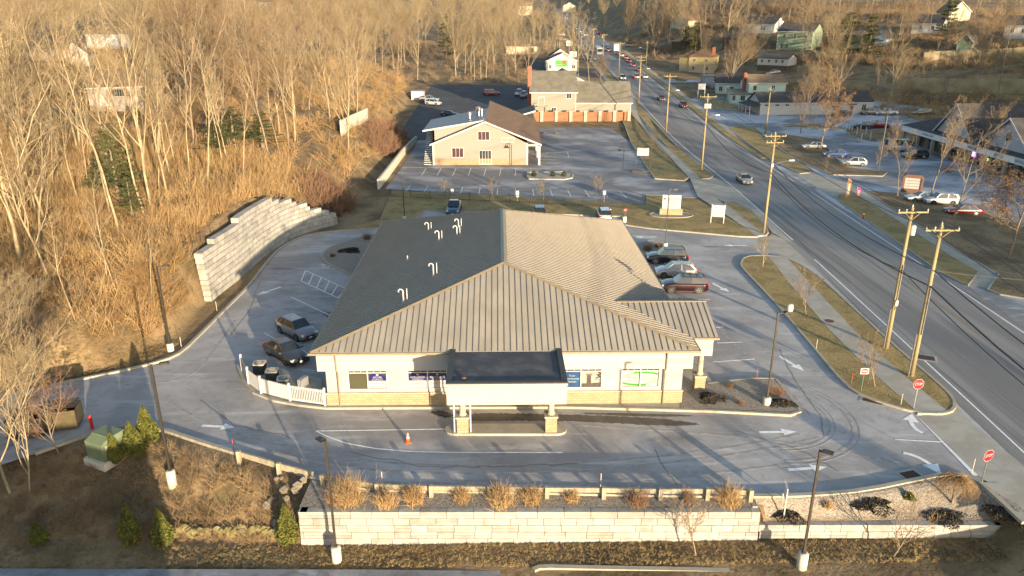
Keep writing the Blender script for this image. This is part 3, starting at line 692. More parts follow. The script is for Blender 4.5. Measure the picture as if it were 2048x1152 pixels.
for wi, (a, c) in enumerate(wins):
    mid = (a + c) / 2; fr_ = MB(); zt = zs1 - .3
    for (x0, x1, z0, z1) in ((a, c, zs0, zs0 + .07), (a, c, zs1 - .05, zs1), (a, c, zt - .03, zt + .03)): fr_.bb(x0, x1, WY0 + .02, WY0 + .1, z0, z1)
    for x in (a + .035, mid, c - .035): fr_.bb(x - .035, x + .035, WY0 + .015, WY0 + .11, zs0, zs1)
    for k in range(1, 6):
        if k != 3: fr_.bb(a + (c - a) * k / 6 - .015, a + (c - a) * k / 6 + .015, WY0 + .03, WY0 + .09, zt, zs1)
    wn = fr_.build('window', M_WHITEP, bank)
    p = MB(); p.bb(a, c, WY0 + .13, WY0 + .15, zs0, zs1); p.build('pane', M_GLASS, wn)
    for k, (x0, x1) in enumerate(((a + .08, mid - .05), (mid + .05, c - .08))):
        yq = WY0 + .12; z0, z1 = zs0 + .09, zt - .05; cx = (x0 + x1) / 2; wd = x1 - x0; hh = z1 - z0
        def T(x, z): return Matrix.Translation((x, yq - .006, z)) @ TX
        P = MB()
        if wi == 0 and k == 0: P.quad((x0, yq, z0), (x1, yq, z0), (x1, yq, z1), (x0, yq, z1)); P.build('blind', M_OLIVE, wn); continue
        if wi <= 1:
            words_ = {(0, 1): ('HOME', 'INSURANCE'), (1, 0): ('HOMES & RENTERS', 'INSURANCE'), (1, 1): ('BUSINESS', 'INSURANCE')}[(wi, k)]
            P.quad((x0, yq, z0), (x1, yq, z0), (x1, yq, z0 + hh * .48), (x0, yq, z0 + hh * .48), 0)
            if (wi, k) == (1, 0): P.quad((x0, yq, z0 + hh * .48), (x1, yq, z0 + hh * .48), (x1, yq, z1), (x0, yq, z1), 1)
            else: P.add([(x0, yq, z0 + hh * .48), (x1, yq, z0 + hh * .48), (x1, yq, z1 - hh * .28), (cx + wd * .1, yq, z1 - hh * .04), (x0 + wd * .2, yq, z1), (x0 + wd * .06, yq, z1 - hh * .2)], [(0, 1, 2, 3, 4, 5)], 1)
            P.text(words_[0], .24, T(cx, z0 + hh * .7), 0, width=min(wd * .8, .13 * len(words_[0]) * 1.2)); P.text(words_[1], .17, T(cx, z0 + hh * .56), 0, width=wd * .6)
            P.text('StateWide', .18, T(cx, z0 + hh * .31), 2, width=wd * .7); P.text('Insurance Agency', .08, T(cx, z0 + hh * .12), 2, width=wd * .6)
            P.quad((cx - .09, yq - .004, z0 + hh * .82), (cx + .09, yq - .004, z0 + hh * .82), (cx + .09, yq - .004, z0 + hh * .92), (cx - .09, yq - .004, z0 + hh * .92), 0)
            P.build('poster', [M_POSTER, M_NAVY, M_REDP], wn)
        elif wi == 2 and k == 0:
            P.quad((x0, yq, z0), (x1, yq, z0), (x1, yq, z1), (x0, yq, z1), 1)
            for j, s_ in enumerate(('Your', 'Community', 'Partner')): P.text(s_, .23, T(cx + .12, z0 + hh * (.72 - .2 * j)), 0)
            P.build('poster', [M_POSTER, M_BLUEB], wn)
        elif wi == 2:
            P.quad((x0, yq, z0), (x1, yq, z0), (x1, yq, z1), (x0, yq, z1), 0)
            P.quad((x0, yq - .004, z0), (x1, yq - .004, z0), (x1, yq - .004, z0 + .3), (x0, yq - .004, z0 + .25), 1)
            tx = x0 + wd * .38
            P.quad((tx - .17, yq - .006, z0 + .2), (tx + .17, yq - .006, z0 + .2), (tx + .15, yq - .006, z1 - .3), (tx - .15, yq - .006, z1 - .3), 1)
            for j in range(4): P.quad((tx - .2 + j * .11, yq - .008, z1 - .32), (tx - .13 + j * .11, yq - .008, z1 - .32), (tx - .13 + j * .11, yq - .008, z1 - .18), (tx - .2 + j * .11, yq - .008, z1 - .18), 1)
            rr = random.Random(4)
            for j in range(40):
                ax = x1 - .05 - abs(rr.gauss(0, .18)); az = z1 - .35 + rr.gauss(0, .22); s_ = .05
                az = min(max(az, z0 + .1), z1 - .06); P.add([(ax - s_, yq - .008, az), (ax, yq - .008, az - s_), (min(ax + s_, x1), yq - .008, az), (ax, yq - .008, az + s_)], [(0, 1, 2, 3)], 1)
            P.build('poster', [M_SKYP, M_SEPIA], wn)
        else:
            P.quad((x0, yq, z0), (x1, yq, z0), (x1, yq, z1), (x0, yq, z1), 0)
            X0, X1 = a + .08, c - .08
            for s_, e_ in ((1, 0), (-1, 1)):
                for j in range(14):
                    def cv(tt, off):
                        ang = tt * .85; ex = (X0 + X1) / 2 + s_ * (math.sin(ang) * 1.62); ez = (z0 + z1) / 2 + s_ * (hh * .49 - (tt > 0) * 0 - off - .62 * (1 - math.cos(ang)) * .7); return ex, ez
                    t0, t1 = -.35 + j * .1, -.35 + (j + 1) * .1
                    p0 = cv(t0, .0); p1 = cv(t1, .0); q0 = cv(t0, .17); q1 = cv(t1, .17)
                    mx_ = (p0[0] + p1[0]) / 2
                    if x0 <= min(p0[0], p1[0]) and max(p0[0], p1[0]) <= x1: P.quad((p0[0], yq - .004, p0[1]), (p1[0], yq - .004, p1[1]), (q1[0], yq - .004, q1[1]), (q0[0], yq - .004, q0[1]), 1)
                rr = random.Random(9 + e_)
                for j in range(60):
                    ex = (X0 + X1) / 2 - s_ * (.2 + j * .018); ez = (z0 + z1) / 2 + s_ * (hh * .42 - (j * .006)) + rr.uniform(-.09, .06)
                    if x0 < ex < x1 - .03: P.quad((ex, yq - .005, ez), (ex + .035, yq - .005, ez), (ex + .035, yq - .005, ez + .035), (ex, yq - .005, ez + .035), 1)
            if k == 0:
                P.text('BETTER', .17, T(cx + .1, z0 + hh * .57), 2, width=.62); P.text('BANKING', .17, T(cx + .1, z0 + hh * .4), 2, width=.75)
            else:
                P.text('ion', .36, T(cx - .3, z0 + hh * .48), 2, width=.48); P.text('BANK', .15, T(cx + .28, z0 + hh * .46), 1, width=.42)
            P.build('poster', [M_POSTER, M_GREENB, M_GREYTXT], wn)
for x in (-12.05, 11.55):
    d_ = MB(); d_.path([(x, .02, ZE - .1), (x, .12, 3.9), (x, .12, 3.15), (x, WY0 - .18, 2.9), (x, WY0 - .18, .15)], .06, 8); d_.build('downspout', M_TRIM, bank)
# plumbing vents on the west slope
def roofz(lx): return ZE + (ZRG - ZE) * (1 - abs(lx) / HW)
def onslope(px, py):
    z = 6
    for _ in range(12):
        p = PZ(px, py, z); l = Matrix.Rotation(R(-1), 4, 'Z') @ (p - Vector((-.47, 48.3, 0))); z = roofz(l.x)
    return l
for px, py, h, hook in ((878, 481, .95, 1), (807, 603, 1.0, 1), (815, 519, .45, 0), (914, 470, .9, 1), (917, 456, .9, 1), (867, 551, 1.05, 1), (857, 461, .8, 1)):
    l = onslope(px, py); v_ = MB()
    h *= .85; v_.tube((0, 0, -.1), (0, 0, h), .055, n=8)
    if hook: v_.path([(0, 0, h), (-.06, 0, h + .12), (-.2, 0, h + .17), (-.34, 0, h + .1), (-.36, 0, h - .08)], .055, 8); v_.tube((.28, .06, -.1), (.28, .06, h + .2), .04, n=6)
    v_.lathe([(.16, -.08), (.1, .06)], 10)
    v_.build('roof_vent', M_WHITEP, bank, True, (l.x, l.y, roofz(l.x)))
# rear cross gable
cg = MB(); yb = DP - 4
cg.add([(-4, DP + .3, ZE - .4), (4, DP + .3, ZE - .4), (0, DP + .3, 6.15), (0, RY1 + 4, 6.15)], [(0, 2, 3), (1, 3, 2), (0, 1, 2)]); cg.build('rear_gable', M_ROOF, bank)
# east entrance porch
pz, py0, py1, pyr, pxr = ZE, 2.15, 10.3, 6.22, 15.75
po = MB(); xin = HW * (1 - (5.95 - ZE) / (ZRG - ZE))
for (yy, s_) in ((py0, 1), (py1, -1)):
    a_ = Vector((HW - .2, yy, ZE + .0)); b_ = Vector((pxr, yy, ZE + .0)); c_ = Vector((pxr, pyr, 5.95)); d_ = Vector((xin, pyr, 5.95)); po.add([a_, b_, c_, d_] + [v - Vector((0, 0, .1)) for v in (a_, b_, c_, d_)], [(0, 1, 2, 3), (4, 7, 6, 5), (0, 4, 5, 1), (1, 5, 6, 2)])
ps = MB(); bs0 = Vector((xin, py0, ZE)); 
k = xin
while k < pxr - .1:
    y_s = py0 if k > HW else py0 + (pyr - py0) * (HW - k) / (HW - xin) 
    z_s = ZE if k > HW else ZE + (5.95 - ZE) * (HW - k) / (HW - xin)
    for sg in (1, -1):
        ya = y_s if sg > 0 else 2 * pyr - y_s
        p = Vector((k, ya, z_s)); q = Vector((k, pyr, 5.95)); ps.add([p - Vector((.018, 0, 0)), p + Vector((.018, 0, 0)), q + Vector((.018, 0, 0)), q - Vector((.018, 0, 0))] + [v + Vector((dx, 0, .06)) for v, dx in ((p, -.018), (p, .018), (q, .018), (q, -.018))], [(4, 5, 6, 7), (0, 4, 7, 3), (1, 2, 6, 5), (0, 1, 5, 4)])
    k += .45
porch = po.build('porch_roof', M_ROOF, bank); ps.build('porch_ribs', M_SEAM, porch)
t_ = MB(); t_.bb(HW - .2, pxr + .05, py0 - .13, py0 + .01, ZE - .14, ZE + .01); t_.build('porch_gutter', M_TRIM, porch); t_ = MB(); t_.box((xin + pxr) / 2, pyr, 5.99, pxr - xin, .3, .06); t_.build('porch_ridge', M_TRIM, porch)
f_ = MB(); f_.bb(HW - .65, pxr - .3, py0 + .15, py0 + .4, 3.1, ZE - .15); f_.bb(pxr - .6, pxr - .3, py0 + .4, py1 - .4, 3.1, ZE); f_.ext([(pxr - .33, py0 + .1, ZE), (pxr - .33, py1 - .1, ZE), (pxr - .33, pyr, 5.85)], (-.1, 0, 0)); f_.build('porch_fascia', M_SIDING_W, porch)
def column(x, y, zt, name='column', par=bank, z0=.14):
    c0 = MB(); c0.lathe([(.28, z0 + 1.28), (.28, z0 + 1.36), (.22, z0 + 1.42), (.2, zt - .15), (.27, zt - .05), (.27, zt)], 18, at=(x, y, 0)); o = c0.build(name, M_KERB, par, True)
    q = MB(); q.bb(x - .39, x + .39, y - .39, y + .39, z0, z0 + 1.15); q.build('column_pedestal', M_STONE, o)
    q = MB(); q.bb(x - .46, x + .46, y - .46, y + .46, z0 + 1.15, z0 + 1.28); q.build('column_cap', M_KERB, o)
    return o
column(14.75, py0 + .55, 3.1); column(14.75, py1 - .6, 3.1)
# drive-through canopy (local frame of the bank)
cx0, cx1, cy0, cy1, cz = -3.86, 3.95, -4.95, 1.0, 4.75
cn = MB(); cn.bb(cx0 + .3, cx1 - .3, cy0 + .3, cy1, 4.3, cz - .12)
canopy = cn.build('canopy_roof', M_EPDM, bank)
e = MB()
for (x0, x1, y0, y1) in ((cx0, cx1, cy0, cy0 + .3), (cx0, cx0 + .3, cy0 + .3, cy1), (cx1 - .3, cx1, cy0 + .3, cy1), (cx0, cx1, cy1, cy1 + .25)): e.bb(x0 - .04, x1 + .04, y0 - .04, y1 + (.0 if y1 < cy1 else .0), cz - .1, cz)
e.build('canopy_edge', M_DARKM, canopy)
e = MB()
for (x0, x1, y0, y1) in ((cx0, cx1, cy0, cy0 + .28), (cx0, cx0 + .28, cy0 + .28, cy1 - .95), (cx1 - .28, cx1, cy0 + .28, cy1 - .95)): e.bb(x0, x1, y0, y1, 3.12, cz - .1)
e.bb(cx0 + .28, cx1 - .28, cy0 + .28, cy1 - .95, 3.15, 3.2)
for k in range(1, 5): e.bb(cx0 + k * 1.56 - .012, cx0 + k * 1.56 + .012, cy0 - .012, cy0, 3.13, cz - .26)
for z in (3.55, 3.9, 4.2): e.bb(cx0 - .01, cx1 + .01, cy0 - .012, cy0, z, z + .02)
e.bb(cx0 - .05, cx1 + .05, cy0 - .05, cy0 + .1, cz - .25, cz - .1)
e.build('canopy_fascia', M_SIDING_W, canopy)
e = MB(); e.lathe([(.17, 0), (.17, .12), (.1, .16)], 12, at=(cx0 + 1.1, cy0 + .75, cz - .12)); e.build('roof_drain', mat('rusty_iron', (.2, .09, .04), (.06, .04, .03), 6, .8), canopy)
e = MB()
rr = random.Random(5)
for i in range(46):
    x = rr.uniform(cx0 + .7, cx1 - .6); y = rr.choice((cy0 + 2.2, cy0 + 3.6, cy0 + 4.9)) + rr.gauss(0, .12); s_ = rr.uniform(.03, .09)
    e.add([(x - s_ * 2, y, cz - .116), (x, y - s_ * .6, cz - .116), (x + s_ * 2, y, cz - .116), (x, y + s_ * .6, cz - .116)], [(0, 1, 2, 3)])
o_=e.build('roof_stain', mat('chalky_residue', (.2, .19, .18), (.1, .1, .1), 8, .9), canopy); o_['kind'] = 'stuff'
for x in (-2.95, 3.08): column(x, -3.15, 3.15)
for x in (-3.52, -2.42): 
    e = MB(); e.tube((x, -3.35, .17), (x, -3.35, 3.15), .055, n=8); e.build('conduit', M_WHITEP, bank)
# ================================================================== retaining walls
M_BLK = [mat('block_pale', (.35, .335, .305), (.27, .258, .235), 1.6, .92, 0, .25, 6), mat('block_mid', (.3, .285, .26), (.22, .21, .19), 1.6, .92, 0, .25, 6), mat('block_cool', (.4, .38, .345), (.29, .275, .25), 2.2, .92, 0, .25, 6), mat('block_joint', (.1, .085, .06), None, 2, .95)]
def block_wall(b, path, z0f, nf, ch, bl, depth, setback, seed, side=1, cap=False, joint=.014, split=True):
    """courses of blocks along a polyline; z0f(x,y) foot height, nf(x,y) number of courses; side: +1 the wall's body lies left of the path"""
    rr = random.Random(seed)
    P = [Vector((p[0], p[1])) for p in path]; seg = [(P[i + 1] - P[i]).length for i in range(len(P) - 1)]; L = sum(seg)
    def at(s):
        s = min(max(s, 0), L - 1e-6)
        for i, l in enumerate(seg):
            if s <= l: t = s / l; return P[i].lerp(P[i + 1], t), (P[i + 1] - P[i]).normalized()
            s -= l
        return P[-1], (P[-1] - P[-2]).normalized()
    kmax = 20
    for k in range(kmax):
        s = -rr.random() * bl
        while s < L:
            w_ = rr.choice((bl, bl, bl * .62, bl * .8)); a, c = max(s, 0), min(s + w_, L); s += w_
            if c - a < .08: continue
            pm_, _ = at((a + c) / 2)
            n_ = nf(pm_.x, pm_.y)
            if k >= n_: continue
            pa, da = at(a + joint); pc, dc = at(c - joint)
            na = Vector((-da.y, da.x)) * side; nc = Vector((-dc.y, dc.x)) * side; o_ = setback * k + rr.uniform(-.012, .012)
            zz = z0f(pm_.x, pm_.y) + k * ch; ztop = zz + ch - joint
            halves = [(zz, ztop)] if (not split or rr.random() < .5) else [(zz, zz + ch * .5 - joint), (zz + ch * .5, ztop)]
            for (u0, u1) in halves:
                f0 = pa + na * o_; f1 = pc + nc * o_; b0 = pa + na * (o_ + depth); b1 = pc + nc * (o_ + depth)
                q = [(f0.x, f0.y, u0), (f1.x, f1.y, u0), (b1.x, b1.y, u0), (b0.x, b0.y, u0)]; q2 = [(x, y, u1) for x, y, _ in q]
                b.add(q + q2, [(0, 1, 5, 4), (1, 2, 6, 5), (2, 3, 7, 6), (3, 0, 4, 7), (4, 5, 6, 7)] if side > 0 else [(0, 4, 5, 1), (1, 5, 6, 2), (2, 6, 7, 3), (3, 7, 4, 0), (4, 7, 6, 5)], rr.choice((0, 0, 1, 2)))
b = MB()
foot = lambda x, y: float(np.interp(x, [-12, 27, 60], [-2.34, -1.79, -1.0]))
block_wall(b, [(-12.4, 36.3), (14.4, 36.3)], lambda x, y: -2.32 + 0 * x, lambda x, y: 5, .455, 1.55, .5, .02, 1)
block_wall(b, [(14.4, 36.3), (28.6, 36.3)], lambda x, y: -1.83, lambda x, y: 2, .46, 1.5, .5, .02, 2)
block_wall(b, [(-12.4, 38.6), (-12.4, 36.36)], lambda x, y: -2.32, lambda x, y: 5, .455, 1.0, .4, .02, 3)
block_wall(b, [(28.6, 36.3), (28.6, 37.6)], lambda x, y: -1.83, lambda x, y: 2, .46, 1.0, .4, .02, 4)
b.bb(-12.25, 14.3, 36.46, 36.75, -2.6, -.1, 1); b.bb(14.3, 28.5, 36.42, 36.75, -2.6, -.98, 3)
b.bb(14.06, 14.38, 36.8, 37.7, -1.0, .03, 1)
tag(b.build('retaining_wall', M_BLK), 'pale concrete block retaining wall along the front edge of the lot', 'retaining wall')
b = MB()
WP = smooth_poly(PP([(424, 602), (446, 583), (486, 553), (520, 520), (555, 494), (580, 478), (607, 467), (640, 457), (676, 448)]), 2, False)
block_wall(b, [(p.x, p.y) for p in WP], lambda x, y: -.05, lambda x, y: int(wall_h(y) / .56 + .5), .56, 1.35, .8, .045, 11, joint=.035, split=False)

tag(b.build('retaining_wall', M_BLK), 'tall curved pale block retaining wall against the wooded hill', 'retaining wall')
# neighbour's low wall
b = MB(); pts = [PZ(757, 378), PZ(775, 355), PZ(806, 312), PZ(826, 290), PZ(833, 280)]
L, Rr = strip_pts(pts, .35)
for i in range(len(pts) - 1):
    h0, h1 = [1.6, 1.6, 1.5, 1.3, .9][i], [1.6, 1.6, 1.5, 1.3, .9][i + 1]
    q = [(L[i][0], L[i][1], -.1), (Rr[i][0], Rr[i][1], -.1), (Rr[i + 1][0], Rr[i + 1][1], -.1), (L[i + 1][0], L[i + 1][1], -.1)]; q2 = [(q[0][0], q[0][1], h0), (q[1][0], q[1][1], h0), (q[2][0], q[2][1], h1), (q[3][0], q[3][1], h1)]
    b.add(q + q2, [(0, 4, 7, 3), (1, 2, 6, 5), (4, 5, 6, 7), (0, 1, 5, 4), (3, 7, 6, 2)])
tag(b.build('concrete_wall', M_POLEC), 'low concrete wall left of the tan restaurant lot', 'wall')
# timber guard rail
M_TIMB = mat('weathered_timber', (.36, .31, .22), (.24, .2, .14), 3, .9, 0, .2, stretch=(1, 1, .3))
gr = thing('guard_rail', 'timber guard rail along the lower kerb of the bank lot', 'guard rail', (0, 0, 0))
gp = [PZ(x, y, .0) for x, y in ((479, 924), (559, 948), (646, 972), (755, 990), (863, 994), (979, 995), (1094, 997), (1207, 998), (1320, 1000), (1414, 1000), (1500, 1003))]
for p in gp: b = MB(); b.bb(-.12, .12, -.12, .12, -.5, .82); b.build('post', M_TIMB, gr, loc=(p.x, p.y, 0))
for i, (p, q) in enumerate(zip(gp[:-1], gp[1:])):
    if i == 1: q = p.lerp(q, .75)
    d = q - p; n = Vector((-d.y, d.x, 0)).normalized() * .2; m = (p + q) / 2 + n; b = MB()
    b.box(0, 0, 0, d.length - .03, .14, .3, rz=0); o = b.build('rail', M_TIMB, gr, loc=(m.x, m.y, .5)); o.rotation_euler = (0, 0, math.atan2(d.y, d.x))
# boulders of the washout at the end of the kerb
rr = random.Random(8); 
M_ROCK = mat('field_rock', (.25, .21, .16), (.14, .12, .09), 3, .9, 0, .3)
for i in range(16):
    x = rr.uniform(-15.2, -12.7); y = rr.uniform(37.2, 39.8)
    b = MB(); r = rr.uniform(.14, .34); bmx = bmesh.new(); bmesh.ops.create_icosphere(bmx, subdivisions=1, radius=r)
    for v in bmx.verts: v.co *= rr.uniform(.75, 1.2)
    b.add([v.co.copy() for v in bmx.verts], [tuple(v.index for v in f.verts) for f in bmx.faces]); bmx.free()
    o = b.build('boulder', M_ROCK, loc=(x, y, hz(x, y) + r * .2)); tag(o, 'grey-brown rock in the pile at the end of the guard rail', 'rock', 'rocks piled at the end of the guard rail')
# white vinyl fence round the air conditioners
wf = thing('picket_fence', 'white vinyl picket fence curving round the air conditioners', 'fence', (0, 0, 0))
fp = [PZ(x, y, .14) for x, y in ((485, 742), (498, 768), (523, 787), (581, 802), (651, 812))]
for p in fp: b = MB(); b.bb(-.07, .07, -.07, .07, 0, 1.42); b.add([(-.09, -.09, 1.42), (.09, -.09, 1.42), (.09, .09, 1.42), (-.09, .09, 1.42), (0, 0, 1.52)], [(0, 1, 4), (1, 2, 4), (2, 3, 4), (3, 0, 4), (0, 3, 2, 1)]); b.build('fence_post', M_WHITEP, wf, loc=(p.x, p.y, .14))
for i, (p, q) in enumerate(zip(fp[:-1], fp[1:])):
    d = q - p; L_ = d.length - .16; b = MB(); b.bb(-L_ / 2, L_ / 2, -.02, .02, .12, .24); b.bb(-L_ / 2, L_ / 2, -.02, .02, 1.12, 1.22)
    if i < 3: b.bb(-L_ / 2, L_ / 2, -.012, .012, .24, 1.12)
    n = int(L_ / (.13 if i == 3 else .17))
    for k in range(n): x = -L_ / 2 + (k + .5) * L_ / n; b.bb(x - .035, x + .035, -.028, -.021, .1, 1.32)
    o = b.build('fence_panel', M_WHITEP, wf, loc=((p.x + q.x) / 2, (p.y + q.y) / 2, .14)); o.rotation_euler = (0, 0, math.atan2(d.y, d.x))
# air conditioners
M_ACB = mat('condenser_coil', (.1, .095, .085), (.05, .05, .045), 30, .6, .3, stretch=(1, 1, .1)); M_ACT = mat('condenser_beige', (.5, .46, .38), (.44, .4, .33), 3, .5)
def ac():
    t = thing('air_conditioner', '', 'air conditioner', (0, 0, 0))
    b = MB(); pts = []
    def rc(h, r):
        out = []
        for cx, cy, a0 in ((h - r, h - r, 0), (-h + r, h - r, 90), (-h + r, -h + r, 180), (h - r, -h + r, 270)):
            for k in range(5): a = R(a0 + k * 22.5); out.append((cx + r * math.cos(a), cy + r * math.sin(a)))
        return out
    b.prism(rc(.44, .14), .06, .86); b.build('coil_body', M_ACB, t)
    b = MB(); b.prism(rc(.48, .16), .86, .93); b.build('casing_top', M_ACT, t); b = MB(); b.prism(rc(.47, .15), 0, .06); b.build('casing_base', M_ACT, t)
    b = MB(); b.lathe([(.37, .925), (.37, .94)], 20); b.build('fan_opening', M_BLACK, t)
    b = MB()
    for k in range(5): a = R(k * 36); b.box(0, 0, .955, .72, .012, .012, rz=a)
    for r_ in (.12, .24, .35):
        ring = [(r_ * math.cos(R(j * 30)), r_ * math.sin(R(j * 30)), .955) for j in range(13)]; b.path(ring, .008, 4)
    b.build('fan_grille', M_ACT, t); return t
aclab = ['beige round-cornered air conditioner farthest from the bank wall', 'middle beige air conditioner of the three behind the white fence', 'beige air conditioner nearest the bank wall of the three']
a0 = ac(); 
for i, (x, y) in enumerate(((518, 724), (543, 739), (566, 755))):
    p = PZ(x, y, 1.1)
    if i == 0: a0.location = (p.x, p.y, .14); a0['label'] = aclab[0]; a0['group'] = 'air conditioners behind the white fence'
    else: dup(a0, (p.x, p.y, .14), .1 * i, aclab[i], a0['group'])
p = PZ(607, 772, .14); t = thing('heat_pump', 'small white wall unit on the ground beside the bank', 'heat pump', (p.x, p.y, .14), R(70))
b = MB(); b.bb(-.45, .45, -.17, .17, 0, .7); b.build('casing', M_WHITEP, t)
b = MB(); 
for k in range(5): b.bb(-.38 + k * .15, -.28 + k * .15, .171, .178, .3, .6)
b.build('vent', M_BLACK, t)
# ------------------------------------------------------------------ lamps
def pole_geom(bpx, tpx, z=None):
    g_ = G(*bpx) if z is None else PZ(bpx[0], bpx[1], z); tp = PY(tpx[0], tpx[1], g_.y); return g_, tp
M_LED = mat('lamp_lens', (.5, .48, .42), None, 3, .3)
def lot_lamp(bpx, tpx, label, ang, bh=.9, br=.28, z=None, can=False, mt=None, arm=.5):
    g_, tp = pole_geom(bpx, tpx, z); h = tp.z - g_.z
    t = thing('parking_lot_lamp', label, 'lamp post', tuple(g_), 0, 'parking lot lamps')
    if bh: b = MB(); b.lathe([(br, -.4), (br, bh - .03), (br - .03, bh)], 20); b.build('concrete_base', M_POLEC, t, True)
    b = MB(); b.box(0, 0, (h + bh) / 2, .12, .12, h - bh); b.box(0, 0, bh + .06, .2, .2, .12); b.build('pole', mt or M_DARKM, t)
    b = MB(); b.box(arm / 2, 0, h - .06, arm, .06, .06); b.box(arm + .22, 0, h - .03, .55, .34, .08); b.box(arm + .22, 0, h + .03, .4, .24, .05)
    o = b.build('lamp_head', M_DARKM, t); o.rotation_euler = (0, 0, ang)
    b = MB(); b.box(arm + .22, 0, h - .075, .42, .26, .012); l = b.build('lens', M_LED, o)
    if can: b = MB(); b.lathe([(.2, 0), (.22, .05), (.22, .42), (.15, .5)], 16, at=(arm + .35, 0, h + .06)); b.build('canister', M_POLEC, o, True)
    return t
lot_lamp((345, 968), (318, 729), 'dark lamp post on the slope beside the arborvitae', 0.3, 1.0)
lot_lamp((674, 1122), (655, 882), 'lamp post below the left end of the front retaining wall', PI * .8, 1.0, arm=.15)
lot_lamp((1603, 1134), (1637, 900), 'lamp post below the low right end of the front retaining wall', -.5, .95, arm=.15)
lot_lamp((1533, 808), (1560, 625), 'lamp post in the stone bed with a pale canister on its arm', .2, .55, z=.16, can=True)
lot_lamp((1330, 498), (1338, 379), 'thin dark lamp post behind the parked dark SUV', .2, .75, z=.13, mt=M_BLACK)
lot_lamp((342, 702), (318, 532), 'dark lamp post at the foot of the wooded hill', .2, .7)
lot_lamp((809, 436), (806, 371), 'dark lamp post behind the bank roof by the black fence', PI / 2, .3, z=.13)
def gooseneck(bpx, tpx, label, s=-1):
    g_, tp = pole_geom(bpx, tpx); h = tp.z - g_.z
    t = thing('gooseneck_lamp', label, 'lamp post', tuple(g_), 0, 'gooseneck lamps of the restaurant')
    b = MB(); b.tube((0, 0, 0), (0, 0, h - .4), .06, n=8); b.path([(0, 0, h - .4), (s * .08, 0, h - .1), (s * .3, 0, h), (s * .6, 0, h - .05), (s * .8, 0, h - .35)], .045, 6); b.build('pole', M_BLACK, t)
    b = MB(); b.lathe([(.38, -.25), (.1, .1), (.05, .25)], 12, at=(s * .8, 0, h - .55)); b.build('lamp_shade', M_BLACK, t)
gooseneck((1246, 340), (1249, 293), 'black gooseneck lamp left of the restaurant sign'); gooseneck((1023, 331), (1026, 287), 'black gooseneck lamp in front of the gable wall')
gooseneck((1276, 295), (1279, 253), 'black gooseneck lamp beside the sidewalk')
# ------------------------------------------------------------------ signs
M_RED = mat('sign_red', (.24, .006, .02), (.2, .006, .018), 2, .4); M_SIGNW = mat('sign_white', (.44, .44, .43), None, 2, .4)
M_GPOST = mat('green_post', (.05, .1, .05), None, 3, .6)
def face_cam(p, extra=0): return math.atan2(p.x, p.y) * -1 + extra
def stop_sign(bpx, tpx, label, ang, z=.14):
    g_, tp = pole_geom(bpx, tpx, z); h = tp.z - g_.z
    t = thing('stop_sign', label, 'stop sign', tuple(g_), ang, 'stop signs at the lot exits')
    b = MB(); b.bb(-.03, .03, -.02, .02, -.2, h + .3); b.build('post', M_GALV, t)
    r = .42; b = MB()
    o1 = [(r * math.cos(R(22.5 + 45 * k)), -.03, h + r * math.sin(R(22.5 + 45 * k))) for k in range(8)]; b.ext(o1, (0, .008, 0), 1)
    o2 = [(r * .95 * math.cos(R(22.5 + 45 * k)), -.034, h + r * .95 * math.sin(R(22.5 + 45 * k))) for k in range(8)]; b.ext(o2, (0, .003, 0), 0)
    b.text('STOP', .29, Matrix.Translation((0, -.04, h)) @ TX, 1, depth=.001, width=.56)
    b.build('sign_plate', [M_RED, M_SIGNW], t)
stop_sign((1827, 816), (1836, 768), 'red stop sign on the long grass island', .1)
stop_sign((1963, 966), (1981, 911), 'red stop sign at the right corner of the lower stone bed', .35, z=.05)
def dne(bpx, tpx, label, square, ang=0, z=.14):
    g_, tp = pole_geom(bpx, tpx, z); h = tp.z - g_.z; t = thing('no_entry_sign', label, 'road sign', tuple(g_), ang, 'do not enter signs')
    b = MB(); b.bb(-.03, .03, -.02, .02, -.2, h); b.build('post', M_GPOST, t); b = MB()
    if square: b.bb(-.31, .31, -.03, -.022, h - .25, h + .25, 1)
    n = 20; b.ext([(.27 * math.cos(2 * PI * k / n), -.036, h + (.21 if square else .27) * math.sin(2 * PI * k / n)) for k in range(n)], (0, .004, 0), 0)
    b.bb(-.2, .2, -.042, -.038, h - .035, h + .035, 1)
    b.text('DO NOT', .09, Matrix.Translation((0, -.042, h + .09)) @ TX, 1, width=.3); b.text('ENTER', .09, Matrix.Translation((0, -.042, h - .1)) @ TX, 1, width=.26)
    b.build('sign_plate', [M_RED, M_SIGNW], t); return t
dne((1722, 782), (1724, 742), 'do not enter sign with a white plate on the grass island', True); t = dne((1249, 452), (1248, 420), 'round do not enter sign on the grass behind the bank', False)
b = MB(); b.bb(-.22, .22, -.06, -.03, .5, 1.3); b.build('lower_plate', M_SIGNW, t)
M_RSC = mat('sign_panel', (.42, .415, .4), (.38, .375, .37), 2, .5)
# two post board
p = PZ(1434, 446, .13); t = thing('sign_board', 'white leasing board on two posts beside the sidewalk', 'sign', tuple(p), -.25)
for x in (-.85, .85): b = MB(); b.bb(x - .06, x + .06, -.06, .06, 0, 2.6); b.build('post', M_WHITEP, t)
b = MB(); b.bb(-.85, .85, -.1, -.06, .9, 2.5, 0)
for k, (s_, z_, w_) in enumerate((('FOR LEASE', 2.2, 1.3), ('RETAIL & OFFICE SPACE', 1.85, 1.45), ('Commercial Properties', 1.5, 1.4), ('CALL TODAY', 1.15, 1.0))): b.text(s_, .2, Matrix.Translation((0, -.105, z_)) @ TX, 1, width=w_)
b.build('board', [M_SIGNW, M_GREYTXT], t)
